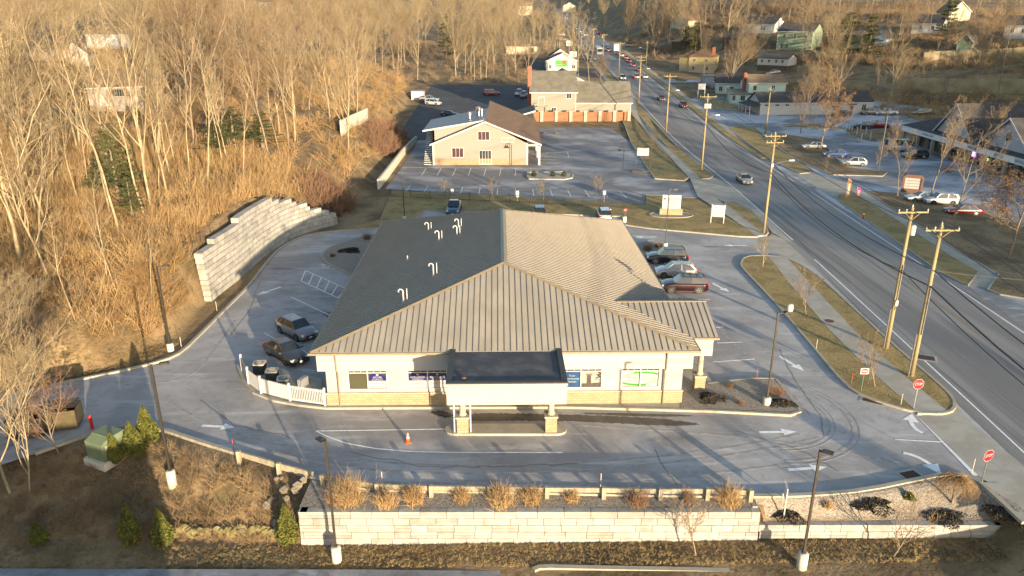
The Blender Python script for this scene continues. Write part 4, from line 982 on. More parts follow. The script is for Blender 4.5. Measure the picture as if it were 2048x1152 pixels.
# monument sign
isl = [PZ(1342, 432).x, PZ(1342, 432).y]; pts = [(isl[0] + 3.1 * math.cos(2 * PI * k / 24), isl[1] + 1.75 * math.sin(2 * PI * k / 24) + .1) for k in range(24)]
slab('gravel_bed', pts, .0, .18, M_GRAVEL); kerb('kerb', pts, .15, .21, True)
t = thing('monument_sign', 'white tenant sign board on a stone base by the entrance', 'sign', (isl[0], isl[1] + .3, .18), -.1)
b = MB(); b.bb(-1.6, 1.6, -.35, .35, 0, .85); b.build('stone_base', M_STONE, t)
b = MB(); b.bb(-1.3, 1.3, -.18, .18, .85, 2.75, 0); b.bb(-1.34, 1.34, -.2, .2, 2.75, 2.81, 0); b.bb(-1.3, 1.3, -.185, -.18, 1.5, 1.52, 2)
b.text('StateWide', .55, Matrix.Translation((.15, -.19, 2.3)) @ TX, 1, width=1.8); b.text('INSURANCE AGENCY', .16, Matrix.Translation((.1, -.19, 1.98)) @ TX, 2, width=1.6)
b.text('ion BANK', .26, Matrix.Translation((0, -.19, 1.7)) @ TX, 2, width=1.0); b.text('SUITE AVAILABLE', .18, Matrix.Translation((0, -.19, 1.2)) @ TX, 2, width=1.5); b.bb(-1.15, -.85, -.19, -.18, 2.15, 2.42, 2)
b.build('board', [M_RSC, M_REDP, M_GREYTXT], t)
# estate sign at lower stone bed
p = Vector((16.0, 37.15, hz(16.0, 37.15))); t = thing('post_sign', 'white hanging sign on two posts seen edge-on in the lower stone bed', 'sign', tuple(p), R(80))
for x in (-.45, .45): b = MB(); b.bb(x - .03, x + .03, -.03, .03, -.2, 1.75); b.build('post', M_WHITEP, t)
b = MB(); b.bb(-.41, .41, -.02, .02, .9, 1.65); b.bb(-.5, .5, -.03, .03, 1.75, 1.81); b.build('board', M_SIGNW, t)
for (x, y, lab) in ((1035, 396, 'tall white notice on the grass in front of the black fence'), (905, 392, 'small white notice behind the parked pickup'), (1208, 396, 'small white notice by the bare tree at the black fence')):
    p = PZ(x, y + 8, .13); t = thing('notice_sign', lab, 'sign', tuple(p)); b = MB(); b.bb(-.03, .03, -.02, .02, 0, 1.6); b.build('post', M_GALV, t)
    b = MB(); b.bb(-.22, .22, -.04, -.02, .75 if x == 1035 else 1.15, 1.75); b.build('plate', M_SIGNW, t)
# restaurant sign on posts
p = PZ(1284, 345, .0); t = thing('pylon_sign', 'pale restaurant sign on two dark posts beside the lot', 'sign', tuple(p), -.1)
for x in (-1.2, 1.3): b = MB(); b.tube((x, 0, 0), (x, 0, 4.4), .07, n=8); b.build('post', M_DARKM, t)
b = MB(); b.bb(-1.05, 1.0, -.1, .1, 3.1, 4.45, 0); b.text("LUIGI'S", .5, Matrix.Translation((0, -.105, 3.8)) @ TX, 1, width=1.6); b.build('board', [M_RSC, M_GREYTXT], t)
b = MB(); b.bb(-1.8, 1.6, -.2, .2, 0, .35); b.build('planter_kerb', M_DARKM, t)
# drains
M_RUST = mat('rusty_grate', (.14, .06, .035), (.08, .04, .03), 4, .8)
for (x, y, w_, d_, a_, lab) in ((1745, 803, 1.35, .5, -.55, 'rusty drain grate at the kerb of the grass island'), (1822, 951, 1.1, .8, .3, 'rusty drain grate near the lot exit'), (1852, 716, 1.3, .9, -.4, 'square drain grate beside the road edge line'), (1499, 513, .9, .5, .1, 'rusty drain grate at the tip of the grass island')):
    p = PZ(x, y); t = thing('storm_drain', lab, 'drain', (p.x, p.y, .016), a_, 'storm drains')
    b = MB(); b.bb(-w_ / 2 - .18, w_ / 2 + .18, -d_ / 2 - .18, d_ / 2 + .18, .0, .008); b.build('collar', M_CONC, t)
    b = MB(); b.bb(-w_ / 2, w_ / 2, -d_ / 2, d_ / 2, .009, .014, 1)
    for k in range(9): x_ = -w_ / 2 + (k + .5) * w_ / 9; b.bb(x_ - .03, x_ + .03, -d_ / 2, d_ / 2, .014, .03)
    b.build('grate', [M_RUST, M_BLACK], t)
p = PZ(1659, 642, .15); b = MB(); b.lathe([(.42, 0), (.42, .01)], 20); tag(b.build('manhole_cover', M_RUST, loc=tuple(p)), 'rusty round cover at the edge of the island sidewalk', 'manhole cover')
# cone
M_ORG = mat('cone_orange', (.75, .12, .02), (.6, .1, .02), 4, .5)
def cone(p, label, s=1.0):
    t = thing('traffic_cone', label, 'traffic cone', tuple(p), .4, 'orange traffic cones'); b = MB(); b.bb(-.2 * s, .2 * s, -.2 * s, .2 * s, 0, .04); b.build('cone_base', M_ORG, t)
    b = MB(); b.lathe([(.16 * s, .04), (.03 * s, .75 * s)], 14); b.build('cone_body', M_ORG, t, True); b = MB(); b.lathe([(.118 * s, .3 * s), (.082 * s, .48 * s)], 14); b.lathe([(.07 * s, .56 * s), (.05 * s, .66 * s)], 14); b.build('reflective_band', M_SIGNW, t)
cone(PZ(816, 884), 'orange cone with white bands on the drive-through lane')
# stakes
for (x, y, h, m_, lab) in ((400, 900, .0, 0, ''),):
    pass
for (x, y, red, lab) in ((468, 905, 1, 'reflector stake beside the first guard rail post'), (765, 972, 0, 'reflector stake at the lower kerb behind the wall shrubs'), (1201, 975, 0, 'reflector stake at the lower kerb below the canopy'), (1513, 760, 1, 'red stake at the kerb beside the porch'), (363, 695, 0, 'pale stake beside the lamp post at the hill foot'), (434, 622, 0, 'pale stake at the kerb beside the tall wall'), (1632, 700, 0, 'pale stake on the grass island'), (564, 800, 0, 'thin stake against the white picket fence'), (1801, 812, 0, 'thin stake left of the stop sign'), (1702, 770, 1, 'red stake near the do not enter sign'), (1944, 945, 0, 'thin stake by the weeping tree')):
    p = G(x, y); b = MB(); b.tube((0, 0, -.1), (0, 0, 1.0), .02, n=6); tag(b.build('marker_stake', mat('stake_red', (.5, .06, .03)) if red else mat('stake_pale', (.55, .5, .35)), loc=(p.x, p.y, p.z)), lab, 'stake', 'kerb marker stakes')
# hydrants and bollard
def hydrant(p, lab):
    t = thing('fire_hydrant', lab, 'fire hydrant', tuple(p)); b = MB(); b.lathe([(.16, 0), (.16, .06), (.11, .08), (.11, .55), (.14, .58)], 12); b.tube((-.2, 0, .42), (.2, 0, .42), .06, n=8); b.build('barrel', mat('hydrant_red', (.35, .02, .02)), t)
    b = MB(); b.lathe([(.14, .58), (.12, .68), (.05, .78)], 12); b.build('bonnet', mat('hydrant_yellow', (.5, .38, .04)), t)
hydrant(PZ(1726, 437, .12), 'red fire hydrant with a yellow cap on the far verge')
p = G(185, 858); b = MB(); b.lathe([(.11, -.1), (.11, 1.0), (.07, 1.08)], 12); tag(b.build('bollard', mat('bollard_red', (.5, .02, .02)), smooth=False, loc=tuple(p)), 'red bollard behind the green transformer', 'bollard')
# transformer
p = PZ(214, 905, .0); M_TG = mat('transformer_green', (.15, .19, .11), (.125, .16, .095), 1.5, .5); zt = hz(p.x, p.y)
t = thing('transformer', 'pale green electrical transformer cabinet on a concrete pad', 'transformer', (p.x, p.y, zt + .1), R(-24)); t.scale = (.86, .86, .9)
b = MB(); b.bb(-1.1, 1.1, -1.2, 1.2, -.5, .1); b.build('pad', M_POLEC, t)
b = MB(); b.bb(-.85, .85, -.2, 1.0, .1, 1.7); b.build('tank', M_TG, t)
b = MB(); b.ext([(-.9, -.95, .1), (-.9, -.2, .1), (-.9, -.2, 1.75), (-.9, -.95, 1.45)], (1.8, 0, 0)); b.build('cabinet', M_TG, t)
b = MB(); b.bb(-.95, .95, -.25, 1.05, 1.7, 1.78); b.build('lid', M_TG, t)
b = MB(); b.quad((.901, -.7, .9), (.901, -.4, .9), (.901, -.4, 1.25), (.901, -.7, 1.25)); b.build('warning_label', M_SIGNW, t)
# dumpsters
M_DUMP = mat('dumpster_brown', (.03, .022, .018), (.02, .016, .013), 3, .6); M_DUMPY = mat('container_yellow_brown', (.09, .065, .025), (.06, .045, .02), 3, .7)
for (x, y, lab, m_) in ((128, 852, 'dark open dumpster beyond the transformer', M_DUMPY), (62, 868, 'dark dumpster behind the bare tree at the left edge', M_DUMP)):
    p = G(x, y); t = thing('dumpster', lab, 'dumpster', tuple(p), R(15), 'dumpsters at the left edge of the lot')
    b = MB(); q = [(-1.1, -.75), (1.1, -.75), (1.1, .75), (-1.1, .75)]
    for i in range(4):
        a_, c_ = q[i], q[(i + 1) % 4]; b.box((a_[0] + c_[0]) / 2, (a_[1] + c_[1]) / 2, .85, abs(a_[0] - c_[0]) + .06, abs(a_[1] - c_[1]) + .06, 1.3)
    b.bb(-1.1, 1.1, -.75, .75, .15, .25); b.build('bin', m_, t)
    b = MB(); b.box(0, .35, 1.62, 2.2, .8, .04, rx=.25); b.build('lid', M_BLACK, t)
# black fence behind the north grass strip
bf = thing('metal_fence', 'black metal picket fence between the bank lot and the restaurant lot', 'fence', (0, 0, 0))
fpp = [PZ(x, y, .13) for x, y in ((782, 394), (900, 400), (1060, 407), (1200, 414), (1293, 420))]
for p, q in zip(fpp[:-1], fpp[1:]):
    n = max(1, int((q - p).length / 2.6)); d = (q - p) / n; ang = math.atan2(d.y, d.x)
    for k in range(n):
        a_ = p + d * k; L_ = d.length; b = MB(); b.bb(0, L_, -.015, .015, .15, .19); b.bb(0, L_, -.015, .015, 1.15, 1.19)
        for j in range(1, 17): x_ = j * L_ / 17; b.bb(x_ - .01, x_ + .01, -.01, .01, .05, 1.25)
        b.bb(-.035, .035, -.035, .035, 0, 1.35)
        o = b.build('fence_panel', M_BLACK, bf, loc=tuple(a_)); o.rotation_euler = (0, 0, ang)
# chain fence on top of the tall wall
cf = thing('chain_link_fence', 'thin dark fence along the top of the tall curved wall', 'fence', (0, 0, 0)); prev = None
for i in range(0, len(WP) - 1, 2):
    p = WP[i]; d = (WP[i + 1] - WP[i]).normalized(); n = Vector((-d.y, d.x)) * 2.0; q = Vector((p.x + n.x, p.y + n.y)); 
    if wall_h(p.y) < 1.5: continue
    z = hz(q.x, q.y); b = MB(); b.tube((q.x, q.y, z - .3), (q.x, q.y, z + 1.3), .03, n=6); b.build('fence_post', M_BLACK, cf)
    if prev: b = MB(); [b.tube((prev[0], prev[1], prev[2] + hh), (q.x, q.y, z + hh), .014, n=4) for hh in (.2, .5, .8, 1.2)]; b.build('fence_rail', M_BLACK, cf)
    prev = (q.x, q.y, z)
# ================================================================== vehicles
M_TYRE = mat('tyre_rubber', (.02, .02, .02), (.028, .028, .028), 8, .85); M_RIM = mat('alloy_rim', (.5, .5, .5), (.42, .42, .42), 5, .35, .8)
M_CGLASS = mat('car_glass', (.012, .015, .018), (.02, .024, .028), 1, .04, spec=1.0); M_TAIL = mat('tail_lamp', (.4, .01, .01), None, 3, .25); M_HEAD = mat('head_lamp', (.6, .62, .62), (.5, .5, .52), 6, .15)
M_TAILON = mat('tail_lamp_lit', (.5, .01, .01), None, 3, .3, emit=((1, .04, .02), 1.6)); M_HEADON = mat('head_lamp_lit', (.8, .8, .7), None, 3, .3, emit=((1, .9, .7), 2.5)); M_PLATE = mat('licence_plate', (.5, .56, .62), None, 4, .5); M_PLAST = mat('black_plastic_trim', (.025, .025, .025), (.035, .035, .035), 6, .7)
def paint(name, c): return mat('paint_' + name, c, tuple(x * .9 for x in c), .8, .28, .25, coat=.6)
TYPES = {
 'sedan': dict(L=4.85, W=1.84, zh=(.70, .92), zt=(1.0, .95), wb=2.8, xf=1.02, rf=.28, rr=-1.0, xr=-1.75, H=1.45, zb=.93),
 'suv': dict(L=4.75, W=1.9, zh=(.85, 1.08), zt=(1.1, 1.08), wb=2.8, xf=1.12, rf=.5, rr=-1.85, xr=-2.22, H=1.72, zb=1.08),
 'hatch': dict(L=4.45, W=1.82, zh=(.75, 1.0), zt=(1.02, 1.0), wb=2.68, xf=1.12, rf=.42, rr=-1.5, xr=-2.08, H=1.6, zb=1.0),
 'van': dict(L=5.9, W=2.05, zh=(.95, 1.25), zt=(1.2, 1.2), wb=3.6, xf=2.2, rf=1.45, rr=-2.86, xr=-2.92, H=2.5, zb=1.3),
 'minivan': dict(L=5.1, W=1.98, zh=(.8, 1.05), zt=(1.05, 1.05), wb=3.0, xf=1.55, rf=.75, rr=-2.2, xr=-2.45, H=1.78, zb=1.05),
 'pickup': dict(L=5.7, W=1.98, zh=(.9, 1.12), zt=(1.12, 1.1), wb=3.6, xf=1.1, rf=.55, rr=-.55, xr=-.8, H=1.85, zb=1.12)}
CARS = {}
def make_car(kind, col, label, cat, lit=False, roofrack=False):
    T_ = TYPES[kind]; L, W, Hh, zb = T_['L'], T_['W'], T_['H'], T_['zb']; hw = W / 2; wb = T_['wb']; m = paint(*col)
    t = thing('parked_car' if cat == 'car' else cat.replace(' ', '_'), label, cat)
    fx, rx_ = L / 2, -L / 2; b = MB(); zl = .2
    xf, xr = T_['xf'], T_['xr']
    st_ = [(fx, .62, .78, .32, .62), (fx - .08, .85, .93, .22, T_['zh'][0] - .02), (fx - .35, .95, .97, zl, T_['zh'][0] + .04), ((fx + xf) / 2, 1, .99, zl, (T_['zh'][0] + T_['zh'][1]) / 2 + .03), (xf + .05, 1, 1, zl, T_['zh'][1]), (xf - .1, 1, 1, zl, zb), (0, 1, 1, zl, zb + .01), (xr + .3, 1, 1, zl, zb), (min(xr, rx_ + .55), .99, .99, zl, T_['zt'][0]), (rx_ + .3, .97, .98, zl + .02, T_['zt'][1] + (.0)), (rx_ + .06, .9, .95, .28, T_['zt'][1] - .04), (rx_, .8, .86, .36, T_['zt'][1] - .2)]
    vs = []; ns = 14
    for (x, wt, wm, z0, z1) in st_:
        prof = [(0, z0), (hw * wm * .85, z0), (hw * wm * .99, z0 + .12), (hw * wm, z0 + (z1 - z0) * .5), (hw * wm * .985, z0 + (z1 - z0) * .8), (hw * wt * .93, z1 - .025), (hw * wt * .8, z1), (0, z1 + .015)]
        vs += [(x, y, z) for y, z in prof] + [(x, -y, z) for y, z in prof[-2:0:-1]]
    fs = []
    for i in range(len(st_) - 1):
        for j in range(ns): k = (j + 1) % ns; fs.append((i * ns + j, (i + 1) * ns + j, (i + 1) * ns + k, i * ns + k))
    fs.append(tuple(range(ns))); fs.append(tuple(range((len(st_) - 1) * ns, len(st_) * ns))[::-1])
    b.add(vs, fs)
    if kind == 'pickup': b.bb(xr - .02, rx_ + .1, -hw * .8, hw * .8, 1.121, 1.122)
    b.build('body', m, t, True)
    wb_, wt_ = hw * .91, hw * .70; rf, rr = T_['rf'], T_['rr']; zr = Hh - .04
    if kind == 'van': wt_ = hw * .86; wb_ = hw * .95
    P = lambda x, y, z: Vector((x, y, z))
    BF = lambda s_: P(xf, s_ * wb_ * .96, zb - .02); TF = lambda s_: P(rf, s_ * wt_, zr); TR = lambda s_: P(rr, s_ * wt_ * .97, zr - .02); BR = lambda s_: P(xr, s_ * wb_ * .95, zb - .02)
    M1 = lambda s_: (P((xf + xr) / 2 - .05, s_ * wb_, zb - .02), P((rf + rr) / 2, s_ * wt_ * 1.03, zr + .01))
    # roof
    b = MB(); b.add([TF(-1), TF(1), TR(1), TR(-1), P(rf - .1, -wt_ * .8, Hh + .0), P(rf - .1, wt_ * .8, Hh), P(rr + .15, wt_ * .78, Hh - .02), P(rr + .15, -wt_ * .78, Hh - .02)], [(4, 5, 6, 7), (0, 1, 5, 4), (1, 2, 6, 5), (2, 3, 7, 6), (3, 0, 4, 7)])
    rw = .045
    def strut(p, q, w_=.05): 
        d = (q - p).normalized(); o_ = Vector((0, 1 if p.y > 0 else -1, .3)).normalized() * .012; sd = Vector((1, 0, 0)) * w_
        b.add([p + o_ - sd, p + o_ + sd, q + o_ + sd, q + o_ - sd], [(0, 1, 2, 3)] if p.y < 0 else [(3, 2, 1, 0)])
    for s_ in (-1, 1):
        strut(BF(s_), TF(s_), .045); strut(BR(s_), TR(s_), .13 if kind not in ('sedan', 'pickup') else .1); strut(M1(s_)[0], M1(s_)[1], .04); 
        if kind in ('suv', 'minivan', 'hatch', 'van'): a_ = BF(s_).lerp(BR(s_), .8); c_ = TF(s_).lerp(TR(s_), .84); strut(a_, c_, .06)
        b.add([TF(s_) + Vector((0, s_ * .015, -.05)), TR(s_) + Vector((0, s_ * .015, -.05)), TR(s_) + Vector((0, 0, .01)), TF(s_) + Vector((0, 0, .01))], [(0, 1, 2, 3) if s_ > 0 else (3, 2, 1, 0)])
    if kind == 'van':
        for s_ in (-1, 1): b.add([P(xf - 1.1, s_ * (wb_ + .012), zb - .05), P(xr, s_ * (wb_ * .96 + .012), zb - .05), P(rr, s_ * (wt_ * .97 + .012), zr - .03), P(rf - .9, s_ * (wt_ + .016), zr - .03)], [(0, 1, 2, 3) if s_ < 0 else (3, 2, 1, 0)])
    b.build('roof', m, t)
    b = MB(); b.quad(BF(-1), BF(1), TF(1), TF(-1)); b.build('windscreen', M_CGLASS, t)
    b = MB(); b.quad(BR(1), BR(-1), TR(-1), TR(1)); b.build('rear_window', M_CGLASS, t)
    for s_ in (-1, 1):
        b = MB(); q = [BF(s_), M1(s_)[0], BR(s_), TR(s_), M1(s_)[1], TF(s_)]; b.add(q, [(5, 4, 1, 0), (4, 3, 2, 1)] if s_ > 0 else [(0, 1, 4, 5), (1, 2, 3, 4)]); b.build('side_window', M_CGLASS, t)
        b = MB(); b.box(xf - .1, s_ * (hw + .09), zb + .05, .12, .2, .13); b.build('mirror', m if kind != 'van' else M_PLAST, t)
        b = MB(); b.box(fx - .13, s_ * hw * .72, T_['zh'][0] - .06, .2, hw * .38, .13, rz=-s_ * .35); b.build('headlight', M_HEADON if lit else M_HEAD, t)
        b = MB(); b.box(rx_ + .08, s_ * hw * .74, T_['zt'][1] - .14, .2, hw * .36, .16 if kind != 'van' else .4, rz=s_ * .3); b.build('tail_light', M_TAILON if lit else M_TAIL, t)
    b = MB(); b.box(fx - .02, 0, .5, .08, hw * 1.0, .2); b.box(fx - .05, 0, .3, .1, W * .84, .12); b.box(rx_ + .04, 0, .34, .1, W * .84, .16); b.bb(-wb / 2 + .35, wb / 2 - .35, -hw - .004, hw + .004, .19, .3); b.build('bumper_trim', M_PLAST, t)
    b = MB(); b.box(rx_ - .012, 0, .72, .02, .32, .16); b.box(fx + .025, 0, .42, .02, .32, .14); b.build('licence_plate', M_PLATE, t)
    wr = .33 if kind in ('sedan', 'hatch') else .37
    for sx in (wb / 2, -wb / 2):
        for s_ in (-1, 1):
            b = MB(); n = 20; y0 = s_ * (hw - .2); y1 = s_ * (hw + .012)
            b.tube((sx, y0, wr), (sx, y1, wr), wr, n=n); 
            b2 = MB(); b2.tube((sx, s_ * (hw - .1), wr + .02), (sx, s_ * (hw + .003), wr + .02), wr + .075, n=n); 
            w_ = b.build('wheel', M_TYRE, t); b2.build('wheel_arch', M_PLAST, w_)
            b3 = MB(); b3.tube((sx, y1, wr), (sx, y1 + s_ * .006, wr), wr * .18, n=10)
            for k in range(6):
                a = 2 * PI * k / 6; r0 = wr * .72
                b3.add([(sx + .03 * math.cos(a + 1.57), y1 + s_ * .008, wr + .03 * math.sin(a + 1.57)), (sx + r0 * math.cos(a - .16), y1 + s_ * .008, wr + r0 * math.sin(a - .16)), (sx + r0 * math.cos(a + .16), y1 + s_ * .008, wr + r0 * math.sin(a + .16)), (sx - .03 * math.cos(a + 1.57), y1 + s_ * .008, wr - .03 * math.sin(a + 1.57))], [(0, 1, 2, 3), (3, 2, 1, 0)])
            for k in range(n):
                a0, a1 = 2 * PI * k / n, 2 * PI * (k + 1) / n; ri, ro = wr * .66, wr * .74
                b3.add([(sx + r_ * math.cos(a), y1 + s_ * .007, wr + r_ * math.sin(a)) for r_, a in ((ri, a0), (ro, a0), (ro, a1), (ri, a1))], [(0, 1, 2, 3), (3, 2, 1, 0)])
            b3.build('rim', M_RIM, w_)
    if roofrack:
        b = MB()
        for s_ in (-1, 1): b.box((rf + rr) / 2, s_ * wt_ * .85, Hh + .06, (rf - rr) * .8, .04, .04)
        for k in range(3): b.box(rf - .35 - k * .7, 0, Hh + .07, .05, wt_ * 1.7, .03)
        b.build('roof_rack', M_PLAST, t)
    CARS[(kind, col[0], lit, roofrack)] = t
    return t
def car(kind, col, pos, head, label, lit=False, cat='car', group=None, rack=False, name=None):
    """pos: ground point; head: degrees, 0 = facing +X"""
    key = (kind, col[0], lit, rack)
    if key in CARS: t = dup(CARS[key], tuple(pos), R(head), label)
    else: t = make_car(kind, col, label, cat, lit, rack); t.location = pos; t.rotation_euler = (0, 0, R(head))
    t['category'] = cat
    if group: t['group'] = group
    if name: t.name = name
    # pitch on the climbing road
    e = 1.5; h = R(head); dz = hz(pos[0] + e * math.cos(h), pos[1] + e * math.sin(h)) - hz(pos[0] - e * math.cos(h), pos[1] - e * math.sin(h)); t.rotation_euler = (0, -math.atan2(dz, 2 * e), h)
    return t
CW = ('white', (.5, .5, .5)); CS = ('silver', (.33, .33, .34)); CG = ('grey', (.23, .23, .24)); CB = ('black', (.018, .018, .022)); CR = ('red', (.17, .01, .01)); CM = ('maroon', (.03, .008, .01)); CN = ('blue', (.015, .05, .2)); CD = ('dark_blue', (.03, .045, .08)); CT = ('tan', (.26, .22, .16)); CGN = ('green_grey', (.12, .15, .11)); CPB = ('charcoal', (.035, .033, .03))
gl = 'cars parked around the bank'
car('hatch', CG, PZ(594, 669, .005), -43, 'silver-grey crossover nose-in beside the left side of the bank', group=gl)
car('sedan', CPB, PZ(573, 714, .005), -45, 'black sedan parked next to the air conditioners', group=gl)
car('suv', CB, PZ(1333, 524, .005), 177, 'black SUV farthest of the three on the right of the bank', group=gl)
car('hatch', CS, PZ(1350, 552, .005), 177, 'silver crossover between the black and the maroon SUV', group=gl)
car('suv', CM, PZ(1367, 581, .005), 177, 'dark maroon SUV with a roof rack at the right of the bank', group=gl, rack=True)
car('hatch', CW, PZ(1208, 437, .005), 90, 'white hatchback parked behind the bank roof', group=gl)
car('hatch', CPB, PZ(1079, 432, .005), 90, 'dark hatchback mostly hidden behind the bank ridge', group=gl)
car('pickup', CD, PZ(908, 424, .005), -90, 'dark blue pickup parked at the left behind the bank roof', group=gl)
def onroad(px, py): return G(px, py, .02)
gr_ = 'cars driving on the main road'
RA = 88.5
car('sedan', ('champagne', (.33, .31, .27)), onroad(1488, 365), -91, 'beige sedan driving toward the camera on the near road', True and False, group=gr_, name='driving_car')
for (x, y, k, c, h, lit, lab) in ((1322, 200, 'sedan', CR, -91, 0, 'red sedan beside the second street pole from the tan building'), (1366, 214, 'hatch', CR, -91, 0, 'maroon hatchback coming down beside the frosted driveway'),
    (1245, 159, 'suv', CS, -91, 1, 'silver SUV leading the far group, toward the camera'), (1272, 157, 'suv', CG, 89, 1, 'grey SUV in the centre lane going up the hill'), (1289, 156, 'sedan', CW, 89, 1, 'white sedan at the right edge of the road uphill'),
    (1277, 142, 'hatch', CR, 89, 1, 'last red hatchback of the uphill queue'), (1265, 133, 'sedan', CM, 89, 1, 'maroon sedan second in the uphill queue'), (1257, 125, 'suv', CB, 89, 1, 'black SUV third in the uphill queue'), (1251, 118, 'sedan', CR, 89, 1, 'red sedan fourth in the uphill queue'),
    (1243, 113, 'hatch', CW, 89, 1, 'white hatchback fifth in the uphill queue'), (1237, 109, 'sedan', CB, 89, 1, 'black sedan just behind the white truck'), (1216, 103, 'pickup', CR, 89, 1, 'red pickup beside the bus'),
    (1183, 120, 'sedan', CS, -40, 0, 'silver sedan turning at the white shop'), (1175, 78, 'sedan', CD, -91, 0, 'dark blue sedan beyond the traffic lights'), (1171, 72, 'suv', CW, -91, 1, 'white SUV beyond the traffic lights'), (1165, 68, 'sedan', CW, -91, 1, 'white sedan following beyond the lights'), (1163, 65, 'suv', CW, -91, 1, 'white SUV last of the waiting group'),
    (1155, 59, 'sedan', CB, -91, 1, 'black sedan far up the road'), (1148, 51, 'sedan', CB, -91, 1, 'black sedan farther up the road'), (1133, 38, 'suv', CS, -91, 1, 'silver SUV at the top of the road'), (1197, 68, 'sedan', CR, 89, 1, 'red sedan going uphill past the lights'), (1190, 62, 'suv', CG, 89, 1, 'grey SUV going uphill past the lights')):
    car(k, c, onroad(x, y), h, lab, bool(lit), group=gr_, name='driving_car')
gp_ = 'cars parked in the lots beyond the bank'
for (x, y, k, c, h, lab) in ((983, 190, 'minivan', CR, 5, 'red minivan in the dark lot'), (866, 210, 'suv', CW, -20, 'white SUV by the hillside behind the restaurant'), (858, 203, 'pickup', CS, -15, 'silver pickup nearest the small white shed'), (900, 232, 'sedan', CD, -12, 'dark sedan just behind the restaurant roof'),
    (1038, 190, 'pickup', CW, 80, 'white pickup parked behind the grey-roofed building'), (1048, 194, 'pickup', CS, 80, 'silver pickup against the chimney wall'), (1122, 71, 'sedan', CW, 10, 'white sedan in the far left lot'), (1120, 78, 'hatch', CR, 10, 'red hatchback in the far left lot'), (1128, 81, 'sedan', CS, 10, 'silver sedan in the far left lot'),
    (1669, 314, 'hatch', CN, 172, 'bright blue hatchback in the mall lot'), (1707, 331, 'hatch', CW, 172, 'white hatchback behind the round leafless bush'), (1800, 302, 'van', CW, -5, 'white work van with ladder racks outside the mall'), (1829, 316, 'suv', CB, 175, 'black SUV beside the white work van'),
    (1682, 232, 'hatch', CM, 172, 'dark red hatchback against the long white building'), (1741, 229, 'suv', CT, 172, 'tan SUV near the right end of the long white building'), (1772, 230, 'pickup', CW, 170, 'white pickup near the right end of the long white building'), (1843, 230, 'suv', CGN, 175, 'green-grey SUV at the back of the mall'),
    (1724, 257, 'suv', CD, 172, 'dark blue SUV behind the white barrier posts'), (1752, 256, 'pickup', CR, 170, 'red pickup behind the big street tree'), (1627, 297, 'sedan', CS, 172, 'silver sedan half hidden by the brown-leaved tree'), (1880, 408, 'suv', CW, 176, 'white SUV behind the mall sign'), (1843, 402, 'sedan', CW, 176, 'white sedan behind the mall sign'), (1925, 428, 'sedan', CR, 176, 'red sedan nearest the road in the mall lot'), (1546, 148, 'sedan', CW, 176, 'white sedan on the street above the mint house')):
    lift = {True: .13}.get(False, .0)
    car(k, c, G(x, y, .005), h, lab, group=gp_)
# van lettering and ladder rack
for o in list(bpy.data.objects):
    if o.get('label', '').startswith('white work van'):
        b = MB(); Tm = Matrix.Translation((-.6, -1.04, 1.75)) @ TX; b.text('PROFESSIONAL', .3, Tm, 0, width=2.2); b.text('HOME SERVICES', .3, Matrix.Translation((-.6, -1.04, 1.4)) @ TX, 0, width=2.2); b.build('lettering', M_REDP, o)
        b = MB(); 
        for x in (-2.2, -.8, .7): b.box(x, 0, 2.6, .06, 1.8, .05); b.box(x, -.85, 2.56, .06, .06, .25); b.box(x, .85, 2.56, .06, .06, .25)
        b.build('ladder_rack', M_GALV, o)
# bus and box truck
p = onroad(1197, 108); t = thing('city_bus', 'white-roofed city bus stopped below the traffic lights', 'bus', tuple(p), R(89)); t.rotation_euler = (0, -.055, R(89))
b = MB(); b.bb(-5.8, 5.8, -1.28, 1.28, .35, 3.0); b.build('body', paint('bus', (.2, .24, .27)), t); b = MB(); b.bb(-5.7, 5.7, -1.2, 1.2, 3.0, 3.15); b.build('roof', M_WHITEP, t)
for s_ in (-1, 1): b = MB(); b.bb(-5.2, 5.3, s_ * 1.285 - .004, s_ * 1.285 + .004, 1.5, 2.6); b.build('side_window', M_CGLASS, t)
b = MB(); b.bb(-5.81, -5.8, -1.1, 1.1, 1.5, 2.7); b.build('rear_window', M_CGLASS, t)
for x in (-3.4, 3.6):
    for s_ in (-1, 1): b = MB(); b.tube((x, s_ * 1.0, .5), (x, s_ * 1.3, .5), .5, n=16); b.build('wheel', M_TYRE, t)
for s_ in (-1, 1): b = MB(); b.box(-5.82, s_ * .95, 1.0, .05, .3, .3); b.build('tail_light', M_TAILON, t)
p = onroad(1231, 104); t = thing('box_truck', 'white box truck at the head of the uphill queue', 'truck', tuple(p), R(89)); t.rotation_euler = (0, -.055, R(89))
b = MB(); b.bb(-3.6, 1.6, -1.2, 1.2, .9, 3.6); b.build('cargo_box', M_WHITEP, t); b = MB(); b.ext([(1.7, -1.05, .5), (3.6, -1.05, .5), (3.6, -1.05, 1.4), (2.9, -1.05, 1.6), (2.5, -1.05, 2.4), (1.7, -1.05, 2.4)], (0, 2.1, 0)); b.build('cab', M_WHITEP, t)
for x in (-2.4, 2.7):
    for s_ in (-1, 1): b = MB(); b.tube((x, s_ * .85, .48), (x, s_ * 1.15, .48), .48, n=16); b.build('wheel', M_TYRE, t)
for s_ in (-1, 1): b = MB(); b.box(-3.62, s_ * .95, .8, .05, .25, .2); b.build('tail_light', M_TAILON, t)
